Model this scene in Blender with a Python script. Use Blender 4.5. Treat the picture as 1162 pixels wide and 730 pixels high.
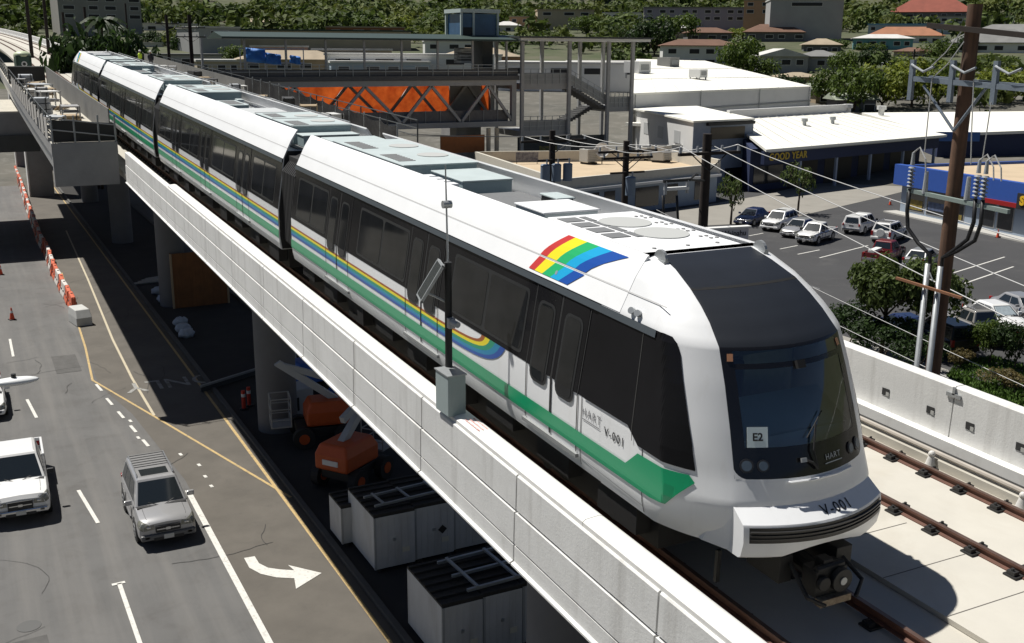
import bpy, bmesh, math, random
from mathutils import Vector, Matrix
from math import sin, cos, tan, pi, radians, atan, atan2, hypot, sqrt
random.seed(7)
for _o in list(bpy.data.objects): bpy.data.objects.remove(_o)
scene = bpy.context.scene
col = scene.collection
# ------------------------------------------------------------------ camera
FPX, PW, PH = 1207.22, 1162.0, 730.0
YAW, PIT, ROL = 0.47512, 0.25073, 0.00694
CAM = Vector((-8.665, -26.046, 16.104))
_fw = Vector((sin(YAW)*cos(PIT), cos(YAW)*cos(PIT), -sin(PIT)))
_r = Vector((cos(YAW), -sin(YAW), 0)); _u = _r.cross(_fw)
_r2 = _r*cos(ROL)+_u*sin(ROL); _u2 = _u*cos(ROL)-_r*sin(ROL)
cd = bpy.data.cameras.new('camera'); cam = bpy.data.objects.new('camera', cd); col.objects.link(cam)
cd.sensor_width = 36.0; cd.lens = FPX/PW*36.0; cd.clip_start = 0.1; cd.clip_end = 6000
cam.matrix_world = Matrix(((_r2.x, _u2.x, -_fw.x, CAM.x), (_r2.y, _u2.y, -_fw.y, CAM.y), (_r2.z, _u2.z, -_fw.z, CAM.z), (0, 0, 0, 1)))
scene.camera = cam
def ray(px, py): return _fw+_r2*((px-PW/2)/FPX)-_u2*((py-PH/2)/FPX)
def at_z(px, py, z): d = ray(px, py); return CAM+d*((z-CAM.z)/d.z)
def at_y(px, py, y): d = ray(px, py); return CAM+d*((y-CAM.y)/d.y)
def at_x(px, py, x): d = ray(px, py); return CAM+d*((x-CAM.x)/d.x)
def at_d(px, py, dd): return CAM+ray(px, py)*dd
# ------------------------------------------------------------------ light
SUN = Vector((0.30, -0.42, -1.0)).normalized()
scene.world = bpy.data.worlds.new('World'); scene.world.use_nodes = True
wn = scene.world.node_tree; wn.nodes.clear()
wo = wn.nodes.new('ShaderNodeOutputWorld'); wb = wn.nodes.new('ShaderNodeBackground'); ws = wn.nodes.new('ShaderNodeTexSky')
ws.sky_type = 'NISHITA'; ws.sun_disc = False; ws.sun_elevation = math.asin(-SUN.z); ws.sun_rotation = atan2(-SUN.x, -SUN.y)
ws.air_density = 0.5; ws.dust_density = 0.3; ws.ozone_density = 1.0
wn.links.new(ws.outputs[0], wb.inputs[0]); wn.links.new(wb.outputs[0], wo.inputs[0]); wb.inputs[1].default_value = 0.05
sl = bpy.data.lights.new('sun', 'SUN'); so = bpy.data.objects.new('sun', sl); col.objects.link(so)
sl.energy = 5.0; sl.angle = radians(0.53); sl.color = (1.0, 0.965, 0.90)
so.rotation_euler = SUN.to_track_quat('-Z', 'Y').to_euler(); so.location = (0, 0, 80)
vs = scene.view_settings; vs.view_transform = 'Standard'; vs.look = 'None'; vs.exposure = 0.28; vs.gamma = 1.0; vs.use_curve_mapping = False
scene.render.engine = 'CYCLES'
scene.cycles.max_bounces = 6; scene.cycles.diffuse_bounces = 3; scene.cycles.glossy_bounces = 3; scene.cycles.transmission_bounces = 4; scene.cycles.transparent_max_bounces = 6
# ------------------------------------------------------------------ materials
MATS = {}
def mat(name, c, rough=0.6, metal=0.0, var=0.0, scale=3.0, bump=0.0, bscale=None, c2=None, stain=None, spec=0.5, coat=0.0, island=0.0, trans=0.0, streak=None, gen=False):
    if name in MATS: return MATS[name]
    m = bpy.data.materials.new(name); m.use_nodes = True; nt = m.node_tree; N, L = nt.nodes, nt.links
    b = N['Principled BSDF']; b.inputs['Roughness'].default_value = rough; b.inputs['Metallic'].default_value = metal
    b.inputs['Specular IOR Level'].default_value = spec
    if coat: b.inputs['Coat Weight'].default_value = coat; b.inputs['Coat Roughness'].default_value = 0.04
    tc = N.new('ShaderNodeTexCoord'); co = tc.outputs['Object']
    rgb = N.new('ShaderNodeRGB'); rgb.outputs[0].default_value = (*c, 1); cur = rgb.outputs[0]
    def mix(fac, a, bcol, mode='MIX'):
        x = N.new('ShaderNodeMix'); x.data_type = 'RGBA'; x.blend_type = mode
        if hasattr(fac, 'is_linked') or hasattr(fac, 'links'): L.new(fac, x.inputs[0])
        else: x.inputs[0].default_value = fac
        L.new(a, x.inputs[6])
        if isinstance(bcol, tuple): x.inputs[7].default_value = (*bcol, 1)
        else: L.new(bcol, x.inputs[7])
        return x.outputs[2]
    def noise(sc, det=6, rough_=0.6, dist=0.0, vec=None):
        n = N.new('ShaderNodeTexNoise'); n.inputs['Scale'].default_value = sc; n.inputs['Detail'].default_value = det
        n.inputs['Roughness'].default_value = rough_; n.inputs['Distortion'].default_value = dist; L.new(vec or co, n.inputs['Vector']); return n.outputs[0]
    def ramp(src, a, b2):
        r = N.new('ShaderNodeMapRange'); r.inputs[1].default_value = a; r.inputs[2].default_value = b2; L.new(src, r.inputs[0]); return r.outputs[0]
    if var:
        k = ramp(noise(scale), 0.3, 0.7)
        d = c2 if c2 else tuple(max(0, v*(1-var)) for v in c)
        cur = mix(k, cur, d)
    if island:
        g = N.new('ShaderNodeNewGeometry'); k = ramp(g.outputs['Random Per Island'], 0, 1)
        cur = mix(k, cur, tuple(v*(1-island) for v in c) if not c2 else c2)
    if stain:
        sc_, lo, hi, scol, amt = stain
        k = ramp(noise(sc_, 8, 0.65, 0.6), lo, hi); mu = N.new('ShaderNodeMath'); mu.operation = 'MULTIPLY'; L.new(k, mu.inputs[0]); mu.inputs[1].default_value = amt
        cur = mix(mu.outputs[0], cur, scol)
    if streak:
        mp = N.new('ShaderNodeMapping'); mp.inputs['Scale'].default_value = streak[0]; L.new(co, mp.inputs[0])
        k = ramp(noise(1.0, 5, 0.6, 0, mp.outputs[0]), streak[1], streak[2]); mu = N.new('ShaderNodeMath'); mu.operation = 'MULTIPLY'; L.new(k, mu.inputs[0]); mu.inputs[1].default_value = streak[4]
        cur = mix(mu.outputs[0], cur, streak[3])
    L.new(cur, b.inputs['Base Color'])
    if bump:
        bn = N.new('ShaderNodeBump'); bn.inputs['Strength'].default_value = bump; bn.inputs['Distance'].default_value = 0.05
        L.new(noise(bscale or scale*6, 8, 0.7), bn.inputs['Height']); L.new(bn.outputs[0], b.inputs['Normal'])
    if trans:
        out = N['Material Output']; tr = N.new('ShaderNodeBsdfTranslucent'); L.new(cur, tr.inputs[0]); ms = N.new('ShaderNodeMixShader'); ms.inputs[0].default_value = trans
        L.new(b.outputs[0], ms.inputs[1]); L.new(tr.outputs[0], ms.inputs[2]); L.new(ms.outputs[0], out.inputs[0])
    MATS[name] = m; return m
def glass_mat(name, tint, alpha_mix):
    # see-through pane: transparent mixed with a mirror coat
    m = bpy.data.materials.new(name); m.use_nodes = True; nt = m.node_tree; N, L = nt.nodes, nt.links; N.remove(N['Principled BSDF'])
    t = N.new('ShaderNodeBsdfTransparent'); t.inputs[0].default_value = (*tint, 1); g = N.new('ShaderNodeBsdfGlossy'); g.inputs['Roughness'].default_value = 0.02
    fr = N.new('ShaderNodeFresnel'); fr.inputs[0].default_value = 1.5; ma = N.new('ShaderNodeMath'); ma.operation = 'ADD'; ma.inputs[1].default_value = alpha_mix; L.new(fr.outputs[0], ma.inputs[0])
    x = N.new('ShaderNodeMixShader'); L.new(ma.outputs[0], x.inputs[0]); L.new(t.outputs[0], x.inputs[1]); L.new(g.outputs[0], x.inputs[2]); L.new(x.outputs[0], N['Material Output'].inputs[0])
    MATS[name] = m; return m
# ------------------------------------------------------------------ mesh builder
class MB:
    def __init__(s): s.v = []; s.f = []; s.mi = []
    def face(s, idx, m=0): s.f.append(tuple(idx)); s.mi.append(m)
    def pts(s, ps): b = len(s.v); s.v.extend([tuple(p) for p in ps]); return b
    def poly(s, ps, m=0): b = s.pts(ps); s.face(range(b, b+len(ps)), m); return s
    def box(s, c, d, rz=0.0, m=0, taper=1.0, rx=0.0):
        hx, hy, hz = d[0]/2, d[1]/2, d[2]/2; P = []
        for z in (-1, 1):
            t = taper if z > 0 else 1.0
            for x, y in ((-1, -1), (1, -1), (1, 1), (-1, 1)):
                p = Vector((x*hx*t, y*hy*t, z*hz))
                if rx: p.rotate(Matrix.Rotation(rx, 3, 'X'))
                if rz: p.rotate(Matrix.Rotation(rz, 3, 'Z'))
                P.append(p+Vector(c))
        return s.hexa(P, m)
    def hexa(s, P, m=0):
        b = s.pts(P)
        for f in ((0, 3, 2, 1), (4, 5, 6, 7), (0, 1, 5, 4), (1, 2, 6, 5), (2, 3, 7, 6), (3, 0, 4, 7)): s.face([b+i for i in f], m)
        return s
    def b2(s, lo, hi, m=0): return s.box([(a+b)/2 for a, b in zip(lo, hi)], [abs(b-a) for a, b in zip(lo, hi)], 0, m)
    def cyl(s, p0, p1, r0, r1=None, n=10, m=0, caps=True):
        r1 = r0 if r1 is None else r1; p0, p1 = Vector(p0), Vector(p1); d = (p1-p0).normalized()
        a = d.orthogonal().normalized(); b_ = d.cross(a); b = len(s.v)
        for p, r in ((p0, r0), (p1, r1)):
            for i in range(n): t = 2*pi*i/n; s.v.append(tuple(p+a*(r*cos(t))+b_*(r*sin(t))))
        for i in range(n): j = (i+1) % n; s.face((b+i, b+j, b+n+j, b+n+i), m)
        if caps: s.face([b+n-1-i for i in range(n)], m); s.face([b+n+i for i in range(n)], m)
        return s
    def tube(s, path, r, n=6, m=0):
        path = [Vector(p) for p in path]; rings = []
        up = None
        for i, p in enumerate(path):
            d = (path[min(i+1, len(path)-1)]-path[max(i-1, 0)]).normalized()
            if up is None: a = d.orthogonal().normalized()
            else: a = (up-d*up.dot(d)).normalized()
            up = a; b_ = d.cross(a); rr = r[i] if isinstance(r, (list, tuple)) else r
            rings.append([p+a*(rr*cos(2*pi*k/n))+b_*(rr*sin(2*pi*k/n)) for k in range(n)])
        return s.loft(rings, True, True, m)
    def loft(s, rings, closed=True, caps=False, m=0, mf=None):
        b = len(s.v); n = len(rings[0])
        for r in rings: s.v.extend([tuple(p) for p in r])
        for i in range(len(rings)-1):
            for k in range(n if closed else n-1):
                j = (k+1) % n; s.face((b+i*n+k, b+i*n+j, b+(i+1)*n+j, b+(i+1)*n+k), mf(i, k) if mf else m)
        if caps:
            s.face([b+n-1-k for k in range(n)], m); e = b+(len(rings)-1)*n; s.face([e+k for k in range(n)], m)
        return s
    def prism(s, poly, z0, z1, m=0):
        n = len(poly); b = s.pts([(x, y, z0) for x, y in poly]+[(x, y, z1) for x, y in poly])
        s.face([b+n-1-i for i in range(n)], m); s.face([b+n+i for i in range(n)], m)
        for i in range(n): j = (i+1) % n; s.face((b+i, b+j, b+n+j, b+n+i), m)
        return s
    def sphere(s, c, r, nu=12, nv=8, m=0):
        c = Vector(c); r = (r, r, r) if not isinstance(r, (tuple, list)) else r; rings = []
        for i in range(1, nv):
            t = pi*i/nv; rings.append([c+Vector((r[0]*sin(t)*cos(2*pi*k/nu), r[1]*sin(t)*sin(2*pi*k/nu), -r[2]*cos(t))) for k in range(nu)])
        return s.loft(rings, True, True, m)
    def xf(s, M):
        s.v = [tuple(M @ Vector(p)) for p in s.v]; return s
    def bend(s, fn): s.v = [tuple(fn(*p)) for p in s.v]; return s
    def build(s, name, m, parent=None, smooth=False, bevel=0.0, seg=2, fix=True):
        me = bpy.data.meshes.new(name); me.from_pydata(s.v, [], s.f)
        ms = m if isinstance(m, (list, tuple)) else [m]
        for x in ms: me.materials.append(x)
        if len(ms) > 1: me.polygons.foreach_set('material_index', s.mi)
        if fix and len(s.f) < 20000:
            bm = bmesh.new(); bm.from_mesh(me)
            bmesh.ops.recalc_face_normals(bm, faces=bm.faces); bm.to_mesh(me); bm.free()
        if smooth is not False:
            if smooth is True: me.polygons.foreach_set('use_smooth', [True]*len(me.polygons))
            else: me.shade_smooth_by_angle(angle=radians(smooth)) if hasattr(me, 'shade_smooth_by_angle') else None
        o = bpy.data.objects.new(name, me); col.objects.link(o)
        if smooth not in (False, True):
            me.polygons.foreach_set('use_smooth', [True]*len(me.polygons))
            bm = bmesh.new(); bm.from_mesh(me)
            for e in bm.edges:
                if len(e.link_faces) == 2 and e.calc_face_angle(0) > radians(smooth): e.smooth = False
            bm.to_mesh(me); bm.free()
        if parent is not None: o.parent = parent
        if bevel:
            bv = o.modifiers.new('bevel', 'BEVEL'); bv.width = bevel; bv.segments = seg; bv.limit_method = 'ANGLE'; bv.angle_limit = radians(40)
        return o
def tag(o, label=None, cat=None, group=None, kind=None):
    if label: o['label'] = label
    if cat: o['category'] = cat
    if group: o['group'] = group
    if kind: o['kind'] = kind
    return o
def empty(name, loc=(0, 0, 0), rz=0.0, label=None, cat=None, group=None, rx=0.0):
    o = bpy.data.objects.new(name, None); col.objects.link(o); o.location = loc; o.rotation_euler = (rx, 0, rz); o.empty_display_size = 0.3
    return tag(o, label, cat, group)
def copy_tree(o, parent=None):
    c = o.copy(); col.objects.link(c)
    if parent is not None: c.parent = parent
    for ch in list(o.children): copy_tree(ch, c)
    return c
def text_mesh(txt, size, thick=0.0, bold=0.0, align='CENTER', spacing=1.0):
    cu = bpy.data.curves.new('t', 'FONT'); cu.body = txt; cu.size = size; cu.align_x = align; cu.align_y = 'CENTER'; cu.extrude = thick; cu.offset = bold; cu.space_character = spacing; cu.resolution_u = 3
    o = bpy.data.objects.new('t', cu); col.objects.link(o)
    dg = bpy.context.evaluated_depsgraph_get(); dg.update(); me = bpy.data.meshes.new_from_object(o.evaluated_get(dg))
    bpy.data.objects.remove(o); mb = MB(); mb.v = [tuple(v.co) for v in me.vertices]; mb.f = [tuple(p.vertices) for p in me.polygons]; mb.mi = [0]*len(mb.f)
    bpy.data.meshes.remove(me); return mb
def frame(o, ex, ey):
    ex = Vector(ex).normalized(); ez = ex.cross(Vector(ey)).normalized(); ey = ez.cross(ex)
    return Matrix(((ex.x, ey.x, ez.x, o[0]), (ex.y, ey.y, ez.y, o[1]), (ex.z, ey.z, ez.z, o[2]), (0, 0, 0, 1)))
# ------------------------------------------------------------------ palette
W_PAINT = mat('white train paint', (0.79, 0.80, 0.81), 0.34, var=0.05, scale=0.6, coat=0.2, streak=((5.0, 5.0, 0.5), 0.55, 0.8, (0.60, 0.59, 0.57), 0.35))
W_ROOF = mat('white roof shroud', (0.82, 0.83, 0.84), 0.45, var=0.06, scale=1.2, stain=(1.5, 0.62, 0.8, (0.62, 0.62, 0.6), 0.35))
BLACK_GL = mat('black glazing band', (0.012, 0.012, 0.014), 0.16, var=0.3, scale=1.0, spec=0.10)
BLACK_MT = mat('matt black roof panel', (0.018, 0.021, 0.027), 0.42, var=0.2, scale=1.5)
BLACK_RB = mat('black rubber', (0.015, 0.015, 0.016), 0.75)
UNDER = mat('dark underframe', (0.012, 0.012, 0.013), 0.7, var=0.4, scale=4)
GREEN = mat('green stripe', (0.0, 0.28, 0.12), 0.3)
RB_RED = mat('stripe red', (0.55, 0.045, 0.04), 0.35); RB_YEL = mat('stripe yellow', (0.85, 0.72, 0.02), 0.35); RB_GRN = mat('stripe bright green', (0.02, 0.42, 0.14), 0.35)
RB_CYN = mat('stripe sky blue', (0.012, 0.36, 0.66), 0.35); RB_BLU = mat('stripe deep blue', (0.012, 0.075, 0.36), 0.35); RB_BRN = mat('stripe brown', (0.35, 0.10, 0.02), 0.4)
EQ_GREY = mat('roof unit pale grey green', (0.50, 0.57, 0.57), 0.5, var=0.12, scale=2, stain=(3, 0.58, 0.8, (0.35, 0.36, 0.35), 0.4))
EQ_SIDE = mat('roof unit side grey', (0.30, 0.38, 0.40), 0.5, var=0.1, scale=3)
EQ_DARK = mat('roof deck dark grey', (0.16, 0.165, 0.17), 0.7, var=0.3, scale=3)
GRILLE = mat('vent grey', (0.30, 0.30, 0.30), 0.6)
CONC_W = mat('precast pale concrete', (0.70, 0.70, 0.685), 0.8, var=0.10, scale=0.9, bump=0.15, bscale=25, stain=(0.8, 0.5, 0.8, (0.48, 0.48, 0.46), 0.5), streak=((3.0, 3.0, 0.25), 0.52, 0.74, (0.38, 0.37, 0.35), 0.55))
CONC_CAP = mat('parapet cap concrete', (0.72, 0.715, 0.69), 0.8, var=0.08, scale=1.5, stain=(1.6, 0.5, 0.75, (0.48, 0.46, 0.42), 0.55))
CONC_D = mat('deck concrete', (0.50, 0.475, 0.415), 0.85, var=0.14, scale=0.7, bump=0.1, bscale=30, stain=(0.5, 0.52, 0.75, (0.36, 0.33, 0.28), 0.5))
CONC_G = mat('grey structural concrete', (0.30, 0.30, 0.30), 0.85, var=0.18, scale=0.8, bump=0.1, stain=(0.6, 0.5, 0.8, (0.2, 0.2, 0.2), 0.5))
RAIL = mat('rusty rail', (0.13, 0.055, 0.035), 0.65, var=0.35, scale=5)
RAILTOP = mat('worn rail head', (0.23, 0.15, 0.12), 0.35, 0.6, var=0.3, scale=4)
IRON = mat('dark iron', (0.02, 0.02, 0.02), 0.6)
GALV = mat('galvanised steel', (0.42, 0.44, 0.45), 0.45, 0.5, var=0.2, scale=5)
STEEL_G = mat('grey painted steel', (0.30, 0.31, 0.31), 0.5, var=0.15, scale=2)
STEEL_D = mat('dark painted steel', (0.06, 0.065, 0.065), 0.55, var=0.2, scale=2)
WHITE = mat('white plastic', (0.78, 0.78, 0.77), 0.45, var=0.06, scale=3)
# ================================================================== TRACK FRAME
GRADE = atan(0.03203); KC = 0.000144; HR = 10.0
def gx(y):
    if y < 120: return KC*y*y/2
    d = y-120; return KC*7200+KC*120*d-1.93e-4*d*d
def TW(x, y, z): return Vector((x+gx(y), y*cos(GRADE)-z*sin(GRADE), HR+y*sin(GRADE)+z*cos(GRADE)))   # track frame -> world
def lerp_tab(tab, z):
    if z <= tab[0][0]: return tab[0][1]
    for (a, b), (c, d) in zip(tab, tab[1:]):
        if z <= c: return b+(d-b)*(z-a)/(c-a)
    return tab[-1][1]
# ================================================================== TRAIN
SIDE = [(0.93, 1.47), (1.10, 1.512), (1.30, 1.525), (2.0, 1.525), (3.30, 1.335), (3.5, 1.24), (3.75, 1.12), (4.0, 0.955)]
YK = [(0.90, -16.78), (1.2, -16.93), (1.46, -16.95), (1.77, -16.84), (2.3, -16.66), (2.8, -16.47), (3.22, -16.28), (3.45, -16.02), (3.6, -15.80), (3.75, -15.53), (3.9, -15.12), (4.0, -14.72)]
XM = [(0.9, 1.05), (1.46, 1.05), (1.77, 1.0), (3.22, 0.93), (3.75, 0.84), (4.0, 0.74)]
BU = [(0.9, 0.25), (1.77, 0.30), (3.22, 0.24), (3.6, 0.14), (4.0, 0.0)]
RC = [(0.9, 0.85), (1.5, 0.74), (2.5, 0.62), (3.3, 0.52), (3.75, 0.40), (4.0, 0.2)]
def side_x(z): return lerp_tab(SIDE, z)
def corner(u):   # plan of the cab corner: part chamfer, part curve
    t = u*pi/2; return 0.6*u+0.4*sin(t), 0.6*u+0.4*(1-cos(t))
def surf_x(y, z, nose):
    w = side_x(z)
    if not nose: return w
    yk, r, xm = lerp_tab(YK, z), lerp_tab(RC, z), lerp_tab(XM, z)
    if y >= yk+r: return w
    if y <= yk: return xm
    lo, hi = 0.0, 1.0
    for _ in range(24):
        m = (lo+hi)/2
        if corner(m)[1] < (y-yk)/r: lo = m
        else: hi = m
    return xm+(w-xm)*corner(lo)[0]
def clip(poly, ax, v, keep):
    out = []
    for i in range(len(poly)):
        a, b = poly[i], poly[(i+1) % len(poly)]
        ia, ib = (a[ax]-v)*keep >= -1e-9, (b[ax]-v)*keep >= -1e-9
        if ia: out.append(a)
        if ia != ib: t = (v-a[ax])/(b[ax]-a[ax]); out.append((a[0]+(b[0]-a[0])*t, a[1]+(b[1]-a[1])*t))
    return out
def decal(mb, poly, s, off, nose=False, m=0, tris=None):
    # poly in (y, z) laid on the car side s (-1 left, +1 right), cut so it follows the side profile
    ys = [p[0] for p in poly]; zs = [p[1] for p in poly]
    zb = [-9]+[z for z, _ in SIDE]+[9]
    if nose: zb = sorted(set(zb+[round(1.1+0.15*i, 3) for i in range(20)]))
    yb = [-99, 99]
    if nose: yb = [-99]+[-17.0+0.03*i for i in range(50)]+[99]
    for z0, z1 in zip(zb, zb[1:]):
        if max(zs) <= z0 or min(zs) >= z1: continue
        a = clip(clip(poly, 1, z0, 1), 1, z1, -1)
        if len(a) < 3: continue
        for y0, y1 in zip(yb, yb[1:]):
            b = clip(clip(a, 0, y0, 1), 0, y1, -1) if len(yb) > 2 else a
            if len(b) < 3: continue
            if abs(sum(b[i][0]*b[(i+1) % len(b)][1]-b[(i+1) % len(b)][0]*b[i][1] for i in range(len(b)))) < 1e-7: continue
            mb.poly([(s*(surf_x(y, z, nose)+off), y, z) for y, z in b], m)
def rrect(y0, y1, z0, z1, r=0.06, n=3):
    P = []
    for cy, cz, a0 in ((y1-r, z1-r, 0), (y0+r, z1-r, 90), (y0+r, z0+r, 180), (y1-r, z0+r, 270)):
        for i in range(n+1): t = radians(a0+90*i/n); P.append((cy+r*cos(t), cz+r*sin(t)))
    return P
FRAME_D = mat('window rim', (0.024, 0.025, 0.027), 0.4, spec=0.3)
PANE = mat('dark window pane', (0.008, 0.009, 0.010), 0.05, var=0.6, scale=1.6, c2=(0.018, 0.019, 0.021), spec=0.30)
RAINBOW = [RB_BRN, RB_YEL, mat('stripe teal green', (0.015, 0.30, 0.17), 0.35), mat('stripe teal blue', (0.01, 0.23, 0.43), 0.35), RB_BLU]; ROOFBOW = [RB_RED, RB_YEL, RB_GRN, RB_CYN, RB_BLU]
def car_sides(body, y0, y1, doors, wins, nose):
    for s in (-1, 1):
        b = MB()
        if nose:
            decal(b, [(y1, 2.0), (-14.3, 2.0), (-14.3, 3.295), (y1, 3.295)], s, 0.005); decal(b, [(-14.28, 2.0), (-15.35, 2.0), (-15.6, 1.81), (-16.52, 1.80), (-16.42, 2.1), (-16.00, 3.10), (-15.93, 3.21), (-15.84, 3.27), (-15.72, 3.29), (-14.28, 3.29)], s, 0.015, True)
        else: decal(b, [(y0, 2.0), (y1, 2.0), (y1, 3.30), (y0, 3.30)], s, 0.005)
        b.build('glazing_band', BLACK_GL, body)
        g = MB()
        if nose: decal(g, [(y1, 1.24), (y1, 1.455), (-15.35, 1.48), (-15.61, 1.71), (-16.47, 1.74), (-16.55, 1.66), (-16.22, 1.28), (-15.9, 1.24)], s, 0.016, True)
        else: decal(g, [(y0, 1.24), (y1, 1.24), (y1, 1.455), (y0, 1.455)], s, 0.006)
        g.build('green_stripe', GREEN, body)
        rb = MB(); T = [0, 0.16, 0.36, 0.58, 0.80, 1.0]
        for j in range(5):
            za, zb = 1.80-0.25*T[j], 1.80-0.25*T[j+1]
            if nose:
                decal(rb, [(-9.2, zb), (y1, zb), (y1, za), (-9.2, za)], s, 0.007, False, j)
                def path(t): # bundle edge that sweeps up to the sill
                    z = 1.80-0.25*t; p0 = (-9.2, z); c1 = (-10.6-0.25*t, z+0.02); c2 = (-11.0-0.55*t, z+0.04-0.03*t); p3 = (-11.05-0.85*t, 2.0)
                    return [tuple((1-u)**3*a+3*(1-u)**2*u*b2+3*(1-u)*u*u*c+u**3*d for a, b2, c, d in zip(p0, c1, c2, p3)) for u in [i/10 for i in range(11)]]
                A, B = path(T[j]), path(T[j+1])
                for i in range(10): decal(rb, [A[i], A[i+1], B[i+1], B[i]], s, 0.007, False, j)
            else: decal(rb, [(y0, zb), (y1, zb), (y1, za), (y0, za)], s, 0.007, False, j)
        rb.build('rainbow_stripe', RAINBOW, body)
        for (a, c) in doors:
            mid = (a+c)/2
            for (p, q) in ((a, mid-0.012), (mid+0.012, c)):
                d = MB()
                decal(d, rrect(p+0.02, q-0.02, 2.0, 3.17, 0.04), s, 0.014, False, 0)
                w0, w1 = p+0.17, q-0.17
                decal(d, rrect(w0-0.05, w1+0.05, 1.80, 3.0, 0.12), s, 0.019, False, 1)
                decal(d, rrect(w0, w1, 1.85, 2.96, 0.10), s, 0.024, False, 2)
                for e in (p, q): decal(d, [(e-0.012, 1.15), (e+0.012, 1.15), (e+0.012, 3.2), (e-0.012, 3.2)], s, 0.012, False, 3)
                d.build('door', [BLACK_GL, FRAME_D, PANE, BLACK_RB], body)
            sb = MB(); decal(sb, [(a-0.05, 1.08), (c+0.05, 1.08), (c+0.05, 1.14), (a-0.05, 1.14)], s, 0.05)
            zt = side_x(1.11); sb.b2((s*(zt-0.01), a-0.05, 1.08), (s*(zt+0.048), c+0.05, 1.135)); sb.build('door_sill', STEEL_G, body)
        for (a, c) in wins:
            w = MB(); decal(w, rrect(a, c, 2.07, 3.06, 0.08), s, 0.009); w.build('window_frame', FRAME_D, body)
            h = (a+c)/2
            p = MB()
            decal(p, rrect(a+0.06, h-0.05, 2.12, 3.01, 0.07), s, 0.013); decal(p, rrect(h+0.05, c-0.06, 2.12, 3.01, 0.07), s, 0.013)
            p.build('window', PANE, body)
        # white roof shroud
        c0, c1 = (y0, y1) if not nose else (-14.74, y1)
        prof = [(3.30, 1.335), (3.4, side_x(3.4)), (3.5, 1.24), (3.62, side_x(3.62)), (3.75, 1.12), (3.88, side_x(3.88)), (4.0, 0.955), (4.02, 0.925), (3.99, 0.915), (3.75, 1.075), (3.52, 1.19), (3.32, 1.28)]
        cw = MB(); cw.loft([[(s*(x+0.006), y, z) for z, x in prof] for y in (c0, c1)], True, True); cw.build('roof_shroud', W_ROOF, body, smooth=30)
        ln = MB(); xa, xb = side_x(3.555), side_x(3.575)
        ln.poly([(s*(xa+.011), c0 if not nose else -15.6, 3.555), (s*(xa+.011), c1, 3.555), (s*(xb+.011), c1, 3.572), (s*(xb+.011), c0 if not nose else -15.6, 3.572)])
        ln.build('shroud_seam', mat('seam grey', (0.5, 0.5, 0.5), 0.6), body)
        gt = MB(); decal(gt, [(y0 if not nose else -15.6, 3.20), (y1, 3.20), (y1, 3.295), (y0 if not nose else -15.6, 3.295)], s, 0.03); gt.build('cant_rail', mat('cant rail blue grey', (0.07, 0.085, 0.10), 0.4), body)
def under(body, y0, y1, bog):
    u = MB(); u.b2((-1.2, y0+0.3, 0.35), (1.2, y1-0.3, 0.95))
    for i in range(9): yy = y0+1+(y1-y0-2)*i/8; u.b2((-1.42, yy-0.5, 0.5+0.08*(i % 3)), (1.42, yy+0.45, 0.93))
    u.build('underframe', UNDER, body)
    for yb in bog:
        g = MB(); g.b2((-1.1, yb-1.3, 0.35), (-0.85, yb+1.3, 0.62)); g.b2((0.85, yb-1.3, 0.35), (1.1, yb+1.3, 0.62)); g.b2((-1.0, yb-0.3, 0.4), (1.0, yb+0.3, 0.6))
        for dy in (-0.95, 0.95):
            for sx in (-1, 1): g.cyl((sx*0.70, yb+dy, 0.36), (sx*0.84, yb+dy, 0.36), 0.36, n=18)
            g.cyl((-0.75, yb+dy, 0.36), (0.75, yb+dy, 0.36), 0.08, n=8)
            for sx in (-1, 1): g.cyl((sx*0.84, yb+dy, 0.36), (sx*1.15, yb+dy, 0.38), 0.14, n=10)
        g.build('bogie', UNDER, body)
def roof_unit(body, name, lo, hi, top=EQ_GREY, side=EQ_SIDE, grilles=()):
    b = MB(); b.b2(lo, (hi[0], hi[1], hi[2]-0.03)); b.build(name, side, body, bevel=0.02)
    t = MB(); t.b2((lo[0]-0.02, lo[1]-0.02, hi[2]-0.032), (hi[0]+0.02, hi[1]+0.02, hi[2])); 
    t.build('unit_lid', top, body, bevel=0.01)
    for (a, b_, c, d, n) in grilles:
        g = MB()
        for i in range(n):
            yy = b_+(d-b_)*(i+0.25)/n; g.b2((a, yy, hi[2]+0.002), (c, yy+(d-b_)*0.45/n, hi[2]+0.012))
        g.build('vent_grille', GRILLE, body)
def discs(body, cs, z, r=0.42):
    for (x, y) in cs:
        d = MB(); d.cyl((x, y, z), (x, y, z+0.012), r, n=36); d.build('fan_cover', mat('fan cover grey', (0.42, 0.43, 0.42), 0.7), body)
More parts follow.
